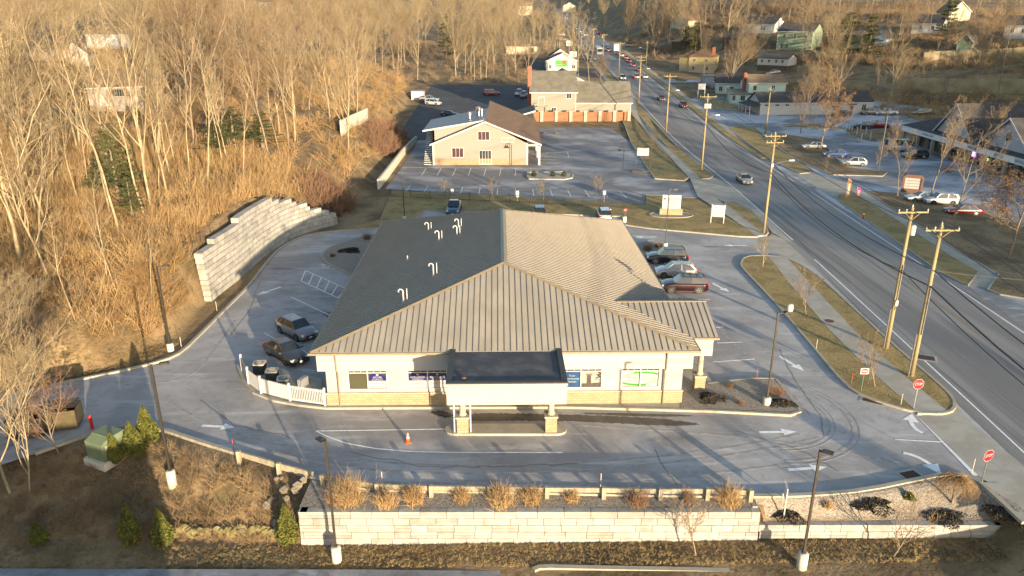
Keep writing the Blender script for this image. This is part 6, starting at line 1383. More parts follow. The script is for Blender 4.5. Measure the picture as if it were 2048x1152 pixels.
for nm, (ap, l_) in (('dormer', ((1919.5, 208), (1874, 246))), ('dormer', ((2026, 237), (1962, 284)))):
    X = mx0 + 1.2; a_ = PX(ap[0], ap[1], X); l = PX(l_[0], l_[1], X); hw_ = abs(l.y - a_.y); zb_ = me_ + .35; b = MB(); za = a_.z
    b.add([(X, a_.y + hw_, zb_), (X, a_.y - hw_, zb_), (X, a_.y, za)], [(2, 1, 0)]); d_ = b.build(nm, M_GABLE, ml)
    b = MB(); xr_ = X + (za - zb_) / (mrz - me_) * (mrx - mx0)
    for s_ in (-1, 1): q = [Vector((X - .5, a_.y + s_ * (hw_ + .4), zb_ - .25)), Vector((X - .5, a_.y, za + .12)), Vector((xr_, a_.y, za + .12)), Vector((X + .3, a_.y + s_ * (hw_ + .4), zb_ - .25))]; b.add(q + [v - Vector((0, 0, .12)) for v in q], [(0, 1, 2, 3), (7, 6, 5, 4), (0, 4, 5, 1)])
    b.build('dormer_roof', M_DKSH, d_)
    b = MB()
    for s_ in (-1, 1): p = Vector((X - .52, a_.y + s_ * (hw_ + .4), zb_ - .2)); q = Vector((X - .52, a_.y, za + .16)); b.ext([p, q, q - Vector((0, 0, .4)), p - Vector((0, 0, .4))], (-.06, 0, 0))
    b.bb(X - .12, X - .02, a_.y - hw_, a_.y + hw_, zb_ - .25, zb_ + .05); b.build('dormer_trim', M_WHITEP, d_)
    n = 20; rr0 = (za - zb_) * .2; zc = zb_ + (za - zb_) * .42; b = MB(); b.ext([(X - .06, a_.y + rr0 * .75 * math.cos(2 * PI * k / n), zc + rr0 * math.sin(2 * PI * k / n)) for k in range(n)], (-.03, 0, 0), 0); b.ext([(X - .1, a_.y + rr0 * .6 * math.cos(2 * PI * k / n), zc + rr0 * .82 * math.sin(2 * PI * k / n)) for k in range(n)], (-.02, 0, 0), 1); b.build('round_window', [M_WHITEP, M_GLASS], d_)
for (px, py, c_, w_, h__) in ((1946, 312, (.4, .15, .9), 1.0, 1.5), (1972, 312, (.2, .8, .3), 1.1, .5)): p = PX(px, py, mx0 + 2.0); b = MB(); b.bb(mx0 + 2.05, mx0 + 2.12, p.y - w_ / 2, p.y + w_ / 2, 1.6, 1.6 + h__); b.build('neon_sign', mat('neon_%d' % px, c_, None, 1, .4, emit=(c_, 2.5)), ml)
t = thing('ramp_railing', 'white railing of the entrance ramp at the mall', 'railing', (0, 0, 0))
for (x0, y0, x1, y1) in ((1922, 346, 1964, 343), (1950, 358, 2048, 372), (1950, 345, 1952, 360)):
    a_ = PZ(x0, y0, .1); c_ = PZ(x1, y1, .1); d = c_ - a_; L_ = d.length; b = MB(); b.bb(0, L_, -.03, .03, .95, 1.02); b.bb(0, L_, -.02, .02, .1, .15)
    for k in range(int(L_ / .35)): b.bb(k * .35 - .02, k * .35 + .02, -.02, .02, 0, 1)
    o = b.build('railing_panel', M_WHITEP, t, loc=tuple(a_)); o.rotation_euler = (0, 0, math.atan2(d.y, d.x))
# mall pylon sign, feather flags, barrier posts
p = PZ(1822, 385, .1); t = thing('brick_sign', 'broad tenant sign on a brick frame behind bare trees', 'sign', tuple(p), R(-25)); t.scale = (.8, .8, .8); b = MB(); b.bb(-1.9, 1.9, -.3, .3, 0, .7); 
for x in (-1.9, 1.5): b.bb(x, x + .4, -.3, .3, .7, 3.0)
b.ext([(-2, -.3, 3.0), (2, -.3, 3.0), (1.3, -.3, 3.6), (-1.3, -.3, 3.6)], (0, .6, 0)); b.build('brick_frame', pal('dull_brick', (.16, .08, .06)), t); b = MB()
for k in range(4): b.bb(-1.45, 1.45, -.1, .1, .75 + k * .56, 1.25 + k * .56)
b.build('tenant_plates', pal('tenant_plate', (.4, .36, .33)), t)
for (px, py, tx, ty, c_, lab) in ((1690, 402, 1706, 356, (.3, .13, .06), 'tall orange and cream feather flag at the mall driveway'), (1711, 400, 1713, 374, (.55, .05, .25), 'short pink feather flag on the sidewalk edge')):
    g_, tp = pole_geom((px, py), (tx, ty)); h = tp.z - g_.z; t = thing('feather_flag', lab, 'flag', tuple(g_), .2, 'feather flags'); b = MB(); b.tube((0, 0, 0), (0, 0, h), .025, n=6); b.build('flag_pole', M_GALV, t)
    b = MB(); b.ext([(0.03, 0, .5), (.65, 0, .7), (.7, 0, h * .85), (.35, 0, h * .98), (0.03, 0, h)], (0, .01, 0), 0); b.ext([(.2, -.006, h * .3), (.5, -.006, h * .3), (.5, -.006, h * .75), (.2, -.006, h * .75)], (0, .005, 0), 1); b.build('banner', [mat('flag_%d' % px, c_), M_CREAM], t)
for i, (px, py) in enumerate(((1692, 261), (1704, 261), (1713, 270), (1721, 260), (1731, 270), (1722, 283), (1740, 281))):
    p = G(px, py); b = MB(); b.tube((0, 0, 0), (0, 0, 1.9), .12, n=8); tag(b.build('barrier_post', M_WHITEP, loc=tuple(p)), ['leftmost white barrier post by the mulched bed', 'second white barrier post from the left', 'white barrier post between the two left cones', 'rear middle white barrier post', 'white barrier post left of the big street tree', 'front middle white barrier post by the lane', 'rightmost white barrier post nearest the lane'][i], 'post', 'white barrier posts between the lots')
for px, py, lab in ((1698, 262, 'orange cone at the left barrier posts'), (1716, 258, 'orange cone at the rear barrier posts'), (1716, 285, 'orange cone at the front barrier posts'), (1487, 222, 'red-orange cone left of the white porch'), (1494, 222, 'red-orange cone nearest the white porch')): cone(G(px, py), lab, 1.3)
for (bpx, tpx, lab, ang) in (((1756, 345), (1772, 232), 'black lamp post at the corner of the mall lot', 1.2), ((1531, 268), (1538, 178), 'x', 0)):
    if lab != 'x': lot_lamp(bpx, tpx, lab, ang, .0, mt=M_BLACK)
lot_lamp((1762, 300), (1766, 272), 'short lamp post beside the white work van', 0, .0, mt=M_TIMB)
lot_lamp((949, 160), (949, 120), 'left lamp post at the edge of the dark lot', PI, .0, mt=M_TIMB); lot_lamp((962, 162), (962, 121), 'second lamp post at the edge of the dark lot', 0, .0, mt=M_TIMB)
lot_lamp((1447, 212), (1449, 172), 'lamp post beside the mint porch', 0, .0)
lot_lamp((1012, 150), (1029, 88), 'tall pole behind the dark lot', 0, .0, mt=M_TIMB)
# ================================================================== plants
def tube_arrays(P0, P1, R0, R1, n):
    P0 = np.asarray(P0, float); P1 = np.asarray(P1, float); R0 = np.asarray(R0)[:, None, None]; R1 = np.asarray(R1)[:, None, None]
    D = P1 - P0; D /= np.maximum(np.linalg.norm(D, axis=1, keepdims=True), 1e-9)
    ref = np.where(np.abs(D[:, 2:3]) < .9, np.array([[0, 0, 1.]]), np.array([[1., 0, 0]]))
    A_ = np.cross(D, ref); A_ /= np.linalg.norm(A_, axis=1, keepdims=True); B_ = np.cross(D, A_)
    t = np.arange(n) * 2 * PI / n; c = np.cos(t)[None, :, None]; s = np.sin(t)[None, :, None]
    ring = A_[:, None, :] * c + B_[:, None, :] * s
    V = np.concatenate([P0[:, None, :] + ring * R0, P1[:, None, :] + ring * R1], 1)  # N,2n,3
    N = len(P0); base = (np.arange(N) * 2 * n)[:, None, None]; i = np.arange(n); j = (i + 1) % n
    Fq = np.stack([i, j, n + j, n + i], -1)[None] + base
    return V.reshape(-1, 3), Fq.reshape(-1, 4)
def join_arrays(parts):
    vs, fs, o = [], [], 0
    for v, f in parts: vs.append(v); fs.append(f + o); o += len(v)
    return np.concatenate(vs), np.concatenate(fs)
def arr_obj(name, v, f, m, parent=None, smooth=False):
    me = bpy.data.meshes.new(name); raw_mesh(me, v, f); me.materials.append(m)
    if smooth: me.polygons.foreach_set('use_smooth', np.ones(len(f), bool))
    o = bpy.data.objects.new(name, me); COL.objects.link(o)
    if parent is not None: o.parent = parent
    return o
def grow_tree(seed, height, style='forest', twig=1.0):
    rng = random.Random(seed); segs = {0: [], 1: [], 2: [], 3: [], 4: []}
    S = dict(forest=dict(fork=.28, n=[12, 8, 7, 6], ang=[28, 34, 38, 42], ln=[.62, .42, .45, .5], trop=.10, r=.012), vase=dict(fork=.16, n=[14, 9, 8, 5], ang=[36, 34, 36, 40], ln=[.8, .45, .45, .5], trop=.14, r=.014),
             slim=dict(fork=.45, n=[9, 6, 5, 4], ang=[30, 36, 40, 42], ln=[.36, .45, .5, .5], trop=.10, r=.010), small=dict(fork=.22, n=[9, 6, 5, 3], ang=[34, 34, 36, 40], ln=[.7, .5, .5, .5], trop=.12, r=.02), oak=dict(fork=.2, n=[15, 8, 7, 5], ang=[58, 46, 44, 46], ln=[.48, .5, .48, .5], trop=.03, r=.013))[style]
    H0 = height
    def grow(p, d, L, r, lv):
        ns = (8, 6, 4, 3, 2)[lv]; wob = (.06, .10, .14, .18, .2)[lv]; pts = [p]; rs = [r]; r_end = max(.006 * twig, r * (.3 if lv else .22))
        for i in range(ns):
            d = Vector((d.x + rng.gauss(0, wob), d.y + rng.gauss(0, wob), d.z + rng.gauss(0, wob * .6) + S['trop'] * (.6 if lv else .2))).normalized()
            q = p + d * (L / ns); r2 = r + (r_end - r) * (i + 1) / ns
            segs[lv].append((tuple(p), tuple(q), rs[-1], r2)); p = q; pts.append(p); rs.append(r2)
        if lv == 4: return
        n = S['n'][lv]; n = max(2, int(n * rng.uniform(.8, 1.2))); t0 = S['fork'] if lv == 0 else .22
        for k in range(n):
            t = t0 + (1 - t0) * (k + rng.random()) / n; t = min(t, .985); i = min(int(t * ns), ns - 1); u = t * ns - i
            pb = pts[i].lerp(pts[i + 1], u); rb_ = rs[i] + (rs[i + 1] - rs[i]) * u; dd = (pts[i + 1] - pts[i]).normalized()
            ang = R(S['ang'][lv] * rng.uniform(.6, 1.35)); az = rng.random() * 2 * PI
            a = dd.orthogonal().normalized(); a = (Matrix.Rotation(az, 3, dd) @ a); nd = dd * math.cos(ang) + a * math.sin(ang)
            ll = L * S['ln'][lv] * rng.uniform(.65, 1.15) * (1.15 - .6 * t if lv == 0 else 1.1 - .45 * t)
            grow(pb, nd, ll, max(S['r'] * .6 * twig, min(rb_ * .72, r * (.5 if lv == 0 else .6))), lv + 1)
    grow(Vector((0, 0, -.4)), Vector((rng.gauss(0, .05), rng.gauss(0, .05), 1)), H0, H0 * (.0055 if style == 'slim' else .0072) + .03, 0)
    def mk(lvs, ns):
        parts = []
        for lv, n in zip(lvs, ns):
            if segs[lv]: a = segs[lv]; parts.append(tube_arrays([s[0] for s in a], [s[1] for s in a], [s[2] for s in a], [s[3] for s in a], n))
        return join_arrays(parts)
    return mk((0, 1), (8, 5)), mk((2, 3, 4), (4, 3, 3)), segs
M_BARK = mat('pale_bark', (.36, .29, .18), (.2, .16, .1), 1.2, .95, 0, 0, world=True); M_TWIG = mat('tan_twigs', (.31, .24, .145), (.18, .14, .085), .25, .95, world=True)
M_BARKD = mat('grey_bark', (.24, .19, .14), (.17, .13, .095), 1.2, .95); M_TWIGD = mat('brown_twigs', (.26, .185, .115), (.19, .135, .08), .3, .95, world=True)
M_TWIGR = mat('reddish_twigs', (.24, .14, .085), (.18, .105, .065), .5, .95, world=True); M_BRUSH = mat('dry_brush', (.42, .27, .125), (.25, .16, .07), .2, .95, world=True, detail=6); M_BRUSHT = mat('dry_tan_brush', (.42, .29, .14), (.30, .19, .09), .25, .95, world=True)
M_BROWNLEAF = mat('clinging_brown_leaves', (.25, .135, .055), (.16, .085, .035), 1.5, .8)
def leaf_quads(C, size, rng, flat=.5):
    N = len(C); a = rng.normal(size=(N, 3)); a /= np.linalg.norm(a, axis=1, keepdims=True); b = np.cross(a, rng.normal(size=(N, 3))); b /= np.linalg.norm(b, axis=1, keepdims=True)
    s = (size * rng.uniform(.6, 1.3, N))[:, None]; V = np.stack([C - a * s, C + b * s * flat, C + a * s, C - b * s * flat], 1).reshape(-1, 3)
    return V, (np.arange(N) * 4)[:, None] + np.arange(4)[None]
PROTO = {}
def tree_proto(key, seed, height, style, bark, twigs, twig=1.0, leaves=0):
    (tv, tf), (cv, cf), segs = grow_tree(seed, height, style, twig)
    t = thing('bare_tree', 'x', 'tree'); arr_obj('trunk', tv, tf, bark, t, True); c = arr_obj('crown', cv, cf, twigs, t)
    if leaves:
        rng = np.random.RandomState(seed); L4 = segs[4]; idx = rng.randint(0, len(L4), leaves); C_ = np.array([L4[i][1] for i in idx]) + rng.normal(0, .12, (leaves, 3)); lv, lf = leaf_quads(C_, .085, rng); arr_obj('leaves', lv, lf, M_BROWNLEAF, t)
    PROTO[key] = [t, False, height]; return t
tree_proto('f0', 11, 20, 'forest', M_BARK, M_TWIG, 1.5); tree_proto('f1', 12, 20, 'forest', M_BARK, M_TWIG, 1.5); tree_proto('f2', 13, 20, 'vase', M_BARK, M_TWIG, 1.5); tree_proto('f3', 17, 20, 'slim', M_BARK, M_TWIG, 1.5)
tree_proto('f4', 19, 20, 'vase', M_BARK, M_TWIG, 1.5); tree_proto('f5', 23, 20, 'slim', M_BARK, M_TWIG, 1.5)
tree_proto('d0', 31, 20, 'forest', M_BARKD, M_TWIGD, 1.7); tree_proto('d1', 32, 20, 'oak', M_BARKD, M_TWIGD, 1.5); tree_proto('d2', 33, 20, 'vase', M_BARKD, M_TWIGD, 1.6)
tree_proto('o0', 41, 12, 'oak', M_BARKD, M_TWIGD, 1.2, 5500); tree_proto('s0', 51, 4, 'small', M_BARKD, M_TWIGD, .9); tree_proto('s1', 52, 4, 'small', M_BARK, M_TWIG, .9); tree_proto('r0', 53, 6, 'vase', M_BARKD, M_TWIGR, 1.0)
def put_tree(key, x, y, h, label, group, rz=None, lean=0.0, name=None, z=None):
    t, used, h0 = PROTO[key]; rz = random.random() * 6.28 if rz is None else rz; s = h / h0; k = random.uniform(.9, 1.15)
    loc = (x, y, (hz(x, y) if z is None else z))
    if not used: PROTO[key][1] = True; o = t; o.location = loc; o.rotation_euler = (0, 0, rz); o.scale = (s * k, s * k, s); o['label'] = label
    else: o = dup(t, loc, rz, label, scale=(s * k, s * k, s))
    o.rotation_euler = (random.gauss(0, .05) + 0, random.gauss(0, .05) + lean, rz)
    if group: o['group'] = group
    elif 'group' in o: del o['group']
    return o
# --- single trees that the picture shows clearly: pixel of the foot, height
for (px, py, key, h, lab) in ((303, 425, 'f0', 19, 'large pale bare tree with a thick forked trunk above the tall curved wall'), (415, 292, 'f3', 17, 'straight pale bare tree left of the dark evergreen clump'), (432, 262, 'f1', 19, 'pale bare tree rising just behind the dark evergreen clump'),
    (590, 282, 'f2', 17, 'many-stemmed white-barked bare tree at the top of the orange bank'), (458, 330, 'f5', 12, 'thin leaning bare tree in front of the dark evergreen clump'), (560, 310, 'f3', 10, 'thin straight bare tree left of the many-stemmed white one'), (715, 245, 'f4', 17, 'spreading pale bare tree above the low concrete wall'), (660, 235, 'f0', 18, 'tall pale bare tree behind the concrete wall on the hill'),
    (160, 300, 'f1', 20, 'pale bare tree beside the pink house'), (60, 330, 'f0', 21, 'tall pale bare tree at the left edge above the brush'), (215, 560, 'f5', 9, 'bare sapling leaning over the brush left of the tall wall'), (150, 640, 'f3', 9, 'bare tree in the brush at the left edge'),
    (240, 600, 'f5', 8, 'thin bare sapling right of the sapling cluster'), (305, 610, 'f3', 7, 'thin bare sapling beside the lamp post at the hill foot'), (100, 560, 'f1', 12, 'bare tree on the slope above the dumpsters'),
    (988, 148, 'f2', 20, 'large round-crowned bare tree behind the dark lot'), (930, 145, 'f4', 17, 'bare tree left of the large round one behind the dark lot'), (1030, 150, 'f4', 15, 'bare tree right of the large round one behind the dark lot')):
    p = G(px, py); put_tree(key, p.x, p.y, h, lab, None)
for (px, py, key, h, rz_, lab) in ((60, 815, 'f4', 8.5, .4, 'twiggy sunlit bare tree beyond the dumpsters at the left edge'), (-30, 830, 'f2', 10, 2.0, 'bare tree cut by the left edge of the view beyond the driveway'), (118, 905, 'r0', 4.5, 0, 'low twiggy bare tree in front of the open dumpster'), (60, 985, 'f4', 8, 1.7, 'twiggy bare tree in front of the dark dumpster'), (-10, 905, 'f4', 8, 3.0, 'dense bare tree at the left edge beside the dumpsters'), (88, 742, 'r0', 4.5, 1.0, 'low reddish bare tree at the top of the driveway kerb')):
    p = G(px, py); put_tree(key, p.x, p.y, h, lab, None, rz=rz_)
p = G(20, 985); put_tree('f2', p.x, p.y, 11.5, 'wide bare tree at the left edge in front of the dumpsters', None, rz=1.0)
rng_ = random.Random(77)
HOUSES_PX = [(234, 222, 14), (215, 125, 12), (560, 25, 12), (1080, 40, 10)]
HP = [(G(x, y), r) for x, y, r in HOUSES_PX]
def clear(x, y, extra=()):
    for p, r in HP:
        # keep the house and a corridor in front of it open
        if abs(x - p.x * (y / p.y)) < r * .55 and p.y - 26 < y < p.y + 12: return False
    return True
placed = []
FORM = dict(f0='ascending-limbed', f1='narrow-crowned', f2='many-stemmed', f3='straight slender', f4='fan-crowned', f5='thin-trunked', d0='grey-barked', d1='wide-spreading', d2='grey fan-crowned')
ZONES = {'A': ['at the far left of the near left wood', 'in the near left wood around the dark evergreen', 'on the brushy slope left of the tall block wall', 'above the tall block wall'],
 'B': ['at the left edge of the upper wood', 'around the pinkish house in the upper left wood', 'between the pinkish house and the evergreen clump', 'behind the evergreen clump on the left hill', 'above the orange-brown bank', 'near the hillside cars and white shed'],
 'C': ['left of the tall green pine', 'behind the left half of the dark lot', 'behind the right half of the dark lot', 'left of the white shop', 'beside the far road'],
 'D': ['beside the far road', 'above the yellow house', 'around the sage green house', 'by the big dark evergreens', 'above the slope walls', 'at the right edge above the mall']}
ZONES['C'] = ['left of the tall green pine', 'left of the tall green pine', 'behind the left half of the dark lot', 'behind the right half of the dark lot', 'left of the white shop']; 
def scatter(region, n, keys, hr, labs, group, dmin=3.0):
    (x0, x1, y0, y1) = region; k = 0; tries = 0
    while k < n and tries < n * 60:
        tries += 1; x = rng_.uniform(x0, x1); y = rng_.uniform(y0, y1)
        if abs(x) > .70 * y + 14: continue
        xb = float(np.interp(y, XB_Y, XB_X))
        if x < 30 and y < 262 and x > xb - (7.0 if y < 104 else 4.0): continue
        if road_l(y) - 9 < x < road_l(y) + RW + 9: continue
        if not clear(x, y) or blocked(x, y): continue
        if any((x - a) ** 2 + (y - b_) ** 2 < dmin ** 2 for a, b_ in placed): continue
        placed.append((x, y)); key = rng_.choice(keys); ht = rng_.uniform(*hr); dp = y * math.cos(PITCH) + 20 * math.sin(PITCH); px = 1024 + F * x / dp
        zone = ZONES[labs[0]]; lo_, hi_ = {'A': (0, 560), 'B': (0, 880), 'C': (620, 1140), 'D': (1280, 2060)}[labs[0]]; zn = zone[max(0, min(len(zone) - 1, int((px - lo_) / (hi_ - lo_) * len(zone))))]
        put_tree(key, x, y, ht, '%s %s bare tree %s' % ('tall' if ht > sum(hr) / 2 else 'shorter', FORM[key], zn), group); k += 1
KEEP = []   # circles kept free of trees (houses, lots)
def blocked(x, y): return any((x - a) ** 2 + (y - b_) ** 2 < r * r for a, b_, r in KEEP)
for (px, py, r) in ((1392, 143, 13), (1545, 143, 12), (1520, 62, 13), (1600, 98, 14), (1850, 55, 14), (1917, 40, 13), (2030, 72, 14), (1700, 95, 8), (1925, 100, 9), (1540, 150, 16), (1460, 100, 12), (1440, 150, 14), (1660, 150, 16), (1780, 165, 12), (1900, 160, 12), (1360, 130, 14), (1720, 60, 10)):
    g_ = G(px, py); KEEP.append((g_.x, g_.y, r))
scatter((-100, -36, 60, 106), 52, ['f0', 'f1', 'f3', 'f5', 'f3', 'f5'], (10, 18), ['A'], 'bare trees on the near left hill', 2.6)
scatter((-165, -26, 106, 262), 84, ['f0', 'f1', 'f2', 'f4', 'f3', 'd0', 'd2'], (14, 22), ['B'], 'bare trees on the upper left hill', 4.2)
scatter((-75, 34, 266, 420), 52, ['f0', 'f1', 'f2', 'f4', 'd0'], (14, 21), ['C'], 'bare trees beyond the dark lot', 5)
scatter((60, 250, 225, 440), 98, ['d0', 'd1', 'd2', 'd2', 'f4', 'd0'], (13, 22), ['D'], 'bare trees on the right hillside', 5)
scatter((128, 215, 185, 262), 16, ['d0', 'd1', 'd2', 'f4'], (9, 15), ['D'], 'bare trees on the right hillside', 6)
for (px, py, key, h, lab) in ((1770, 262, 'f4', 16, 'big street tree with a sunlit fan crown behind the barrier posts'), (1665, 255, 'f2', 15.5, 'bare tree with a sunlit crown over the long white building'), (1600, 268, 'd2', 13, 'bare tree behind the brown-leaved oak'), (1640, 300, 'o0', 14.5, 'oak with clinging brown leaves beside the mall entrance'),
    (1860, 400, 'd0', 12.5, 'bare tree in front of the mall left of the dormer'), (1905, 440, 'd1', 13, 'broad bare tree over the red sedan'), (1795, 398, 'd0', 9.5, 'bare tree behind the mall sign'), (2015, 520, 'o0', 13, 'orange-leaved oak at the right edge of the road'), (1972, 345, 'd2', 9, 'bare tree in front of the mall shopfronts'), (1885, 205, 'd1', 18, 'big dark bare tree on the slope behind the mall'), (1990, 210, 'd0', 18, 'dark bare tree at the right edge behind the mall'),
    (1750, 335, 's0', 3.6, 'round leafless bush at the corner of the mall lot'), (1525, 536, 's1', 3.2, 'young bare tree at the tip of the grass island'), (1612, 634, 's0', 3.8, 'young bare tree midway along the grass island'), (1752, 776, 's0', 3.6, 'young bare tree near the do not enter sign'), (1392, 1108, 's0', 3.2, 'young bare tree below the right part of the front wall'), (1786, 1110, 's0', 3.4, 'young bare tree below the low end of the front wall'),
    (1190, 402, 's0', 3.2, 'young bare tree on the strip near the white hatchback'), (1087, 402, 's1', 3.0, 'young bare tree on the strip behind the bank ridge'), (985, 396, 's0', 2.8, 'young bare tree on the strip behind the left roof slope'), (890, 396, 's0', 2.6, 'young bare tree at the left of the black fence'), (1303, 300, 's0', 3.0, 'young bare tree beside the restaurant sign'), (1203, 168, 'r0', 7.5, 'reddish multi-stemmed tree at the near edge of the road'), (1650, 345, 's0', 2, 'low bare shrub at the corner of the mall verge'), (1735, 770, 's1', 1.6, 'low bare shrub on the island by the young tree')):
    p = G(px, py); put_tree(key, p.x, p.y, h, lab, None)
PROTO['r0'][0]['group'] = 'reddish trees'; del PROTO['r0'][0]['group']
# --- far woods as one mass
def far_woods():
    rs = np.random.RandomState(5); protos = []
    for sd in (61, 62, 63, 64):
        rr_ = random.Random(sd); P0, P1, R0, R1 = [], [], [], []
        P0.append((0, 0, 0)); P1.append((0, 0, 10)); R0.append(.25); R1.append(.12)
        for k in range(16):
            z0 = rr_.uniform(4, 11); a = rr_.random() * 6.28; el = rr_.uniform(.7, 1.25); l = rr_.uniform(5, 9) * (1 if z0 < 8 else .8); q = np.array([math.cos(a) * math.cos(el) * l, math.sin(a) * math.cos(el) * l, z0 + math.sin(el) * l]); p = np.array([0, 0, z0]); P0.append(p); P1.append(q); R0.append(.09); R1.append(.04)
            for j in range(17):
                t_ = rr_.uniform(.2, 1); b_ = p + (q - p) * t_; d = (q - p) / l + np.array([rr_.gauss(0, .45), rr_.gauss(0, .45), rr_.gauss(.1, .3)]); e = b_ + d * rr_.uniform(1.2, 3); P0.append(b_); P1.append(e); R0.append(.045); R1.append(.025)
        protos.append(tube_arrays(P0, P1, R0, R1, 3))
    parts = []; n = 0
    while n < 560:
        y = 300 + 520 * rs.rand() ** .9; x = rs.uniform(-.72, .72) * y
        if road_l(y) - 10 < x < road_l(y) + RW + 10: continue
        if (-75 < x < 34 and y < 400) or (60 < x < 250 and y < 380): continue
        if any((x - p.x) ** 2 + (y - p.y) ** 2 < 14 ** 2 for p, r in HP) or blocked(x, y): continue
        v, f = protos[rs.randint(4)]; s = rs.uniform(.75, 1.25); a = rs.rand() * 6.28; c, si = math.cos(a), math.sin(a)
        w_ = v * s; w_ = np.stack([w_[:, 0] * c - w_[:, 1] * si + x, w_[:, 0] * si + w_[:, 1] * c + y, w_[:, 2] + hz(x, y)], 1); parts.append((w_, f)); n += 1
    v, f = join_arrays(parts); o = arr_obj('far_woods', v, f, M_TWIG); tag(o, 'mass of distant bare woods filling the top of the view', 'woods', kind='stuff')
far_woods()
# --- brush
def brush(name, pts, hs, m, label, stems=22, seed=1, spread=.55, r=.016, cat='undergrowth'):
    rs = np.random.RandomState(seed); P0, P1, R0, R1 = [], [], [], []
    pts = np.asarray(pts); N = len(pts); hs = np.asarray(hs)
    base = np.repeat(pts, stems, 0) + np.concatenate([rs.normal(0, .22, (N * stems, 2)), np.zeros((N * stems, 1))], 1) * np.repeat(hs, stems)[:, None]
    h = np.repeat(hs, stems) * rs.uniform(.5, 1.1, N * stems); d = np.stack([rs.normal(0, spread, N * stems), rs.normal(0, spread, N * stems), np.ones(N * stems)], 1); d /= np.linalg.norm(d, axis=1, keepdims=True)
    mid = base + d * (h * .5)[:, None]; d2 = d + np.stack([rs.normal(0, .35, N * stems), rs.normal(0, .35, N * stems), rs.normal(-.1, .2, N * stems)], 1); tip = mid + d2 * (h * .5)[:, None]
    d3 = d + rs.normal(0, .5, (N * stems, 3)); t2 = mid + d3 * (h * .4)[:, None]
    P0 = np.concatenate([base, mid, mid]); P1 = np.concatenate([mid, tip, t2]); rr_ = np.full(N * stems, r); 
    v, f = tube_arrays(P0, P1, np.concatenate([rr_ * 1.4, rr_, rr_ * .8]), np.concatenate([rr_, rr_ * .4, rr_ * .4]), 3)
    o = arr_obj(name, v, f, m)
    if label: tag(o, label, cat, kind='stuff')
    return o
def brush_pts(n, region, seed, zoff=-.1, cond=None, hr=(1.0, 2.4)):
    rs = np.random.RandomState(seed); out = []; hs = []
    while len(out) < n:
        x = rs.uniform(region[0], region[1]); y = rs.uniform(region[2], region[3])
        if abs(x) > .72 * y + 6: continue
        xb = float(np.interp(y, XB_Y, XB_X))
        if x > xb - (1.6 if 60 < y < 67 else 2.2 if wall_h(y) > .3 else 3.2) and y < 262 and x < 40: continue
        if wall_h(y) > .3 and x > xb - 2.3 and y > 67: continue
        if cond and not cond(x, y): continue
        out.append((x, y, hz(x, y) + zoff)); hs.append(rs.uniform(*hr))
    return out, hs
p_, h_ = brush_pts(2800, (-95, -30, 57, 112), 1, hr=(.6, 1.9)); brush('undergrowth', p_, h_, M_BRUSH, 'tangled orange-brown brush covering the near left hill', 30, 1, 1.0, .013)
p_, h_ = brush_pts(650, (-95, -30, 57, 112), 2, hr=(1.4, 3.4)); brush('undergrowth', p_, h_, M_BRUSHT, 'taller tan saplings and brambles on the near left hill', 20, 2, .35, .02)
p_, h_ = brush_pts(1500, (-150, -25, 106, 262), 3, hr=(1.5, 3.6)); brush('undergrowth', p_, h_, M_BRUSH, 'brown brush under the trees of the upper left hill', 24, 3, 1.0, .024)
p_, h_ = brush_pts(1500, (60, 240, 200, 440), 4, hr=(1.5, 3.5), cond=lambda x, y: not blocked(x, y) and x > road_l(y) + RW + 10 and (y > 245 or x > 110)); brush('undergrowth', p_, h_, M_TWIGD, 'dark brush on the right hillside', 16, 4, .6, .035)
p_, h_ = brush_pts(450, (-75, 34, 266, 420), 6, hr=(1.5, 3.5), cond=lambda x, y: not (8 < x < 35 and y < 330) and x < road_l(y) - 9); brush('undergrowth', p_, h_, M_TWIGD, 'brush under the wood beyond the dark lot', 16, 6, .6, .035)
rs = np.random.RandomState(44); pts = [(x, y, hz(x, y) - .1) for x, y in zip(rs.uniform(-34.5, -31.3, 110), rs.uniform(61, 69, 110))]; brush('undergrowth', pts, rs.uniform(.8, 2.6, 110), M_BRUSH, 'brush spilling round the near end of the tall block wall', 30, 44, .9, .012)
p_, h_ = brush_pts(900, (88, 235, 192, 300), 45, hr=(1.0, 2.8), cond=lambda x, y: not blocked(x, y) and ((x - 84) * .9 + (y - 222) * .45) > 6); brush('undergrowth', p_, h_, M_BRUSHT, 'tan and brown weeds on the open slope behind the mall', 16, 45, .8, .03)
# dark thicket by the restaurant wall and above the tall wall's right end
rs = np.random.RandomState(9); pts = []; hs = []
for cx_, cy_, rx_, ry_, n_ in ((-26.5, 160, 3.5, 14, 120), (-27.5, 108, 4, 5, 90)):
    for _ in range(n_): a = rs.rand() * 6.28; q = math.sqrt(rs.rand()); x = cx_ + rx_ * q * math.cos(a); y = cy_ + ry_ * q * math.sin(a); pts.append((x, y, hz(x, y))); hs.append(rs.uniform(1.5, 3.2))
brush('undergrowth', pts, hs, M_TWIGR, 'dark red-brown thicket at the foot of the hill', 26, 10, .6, .03)
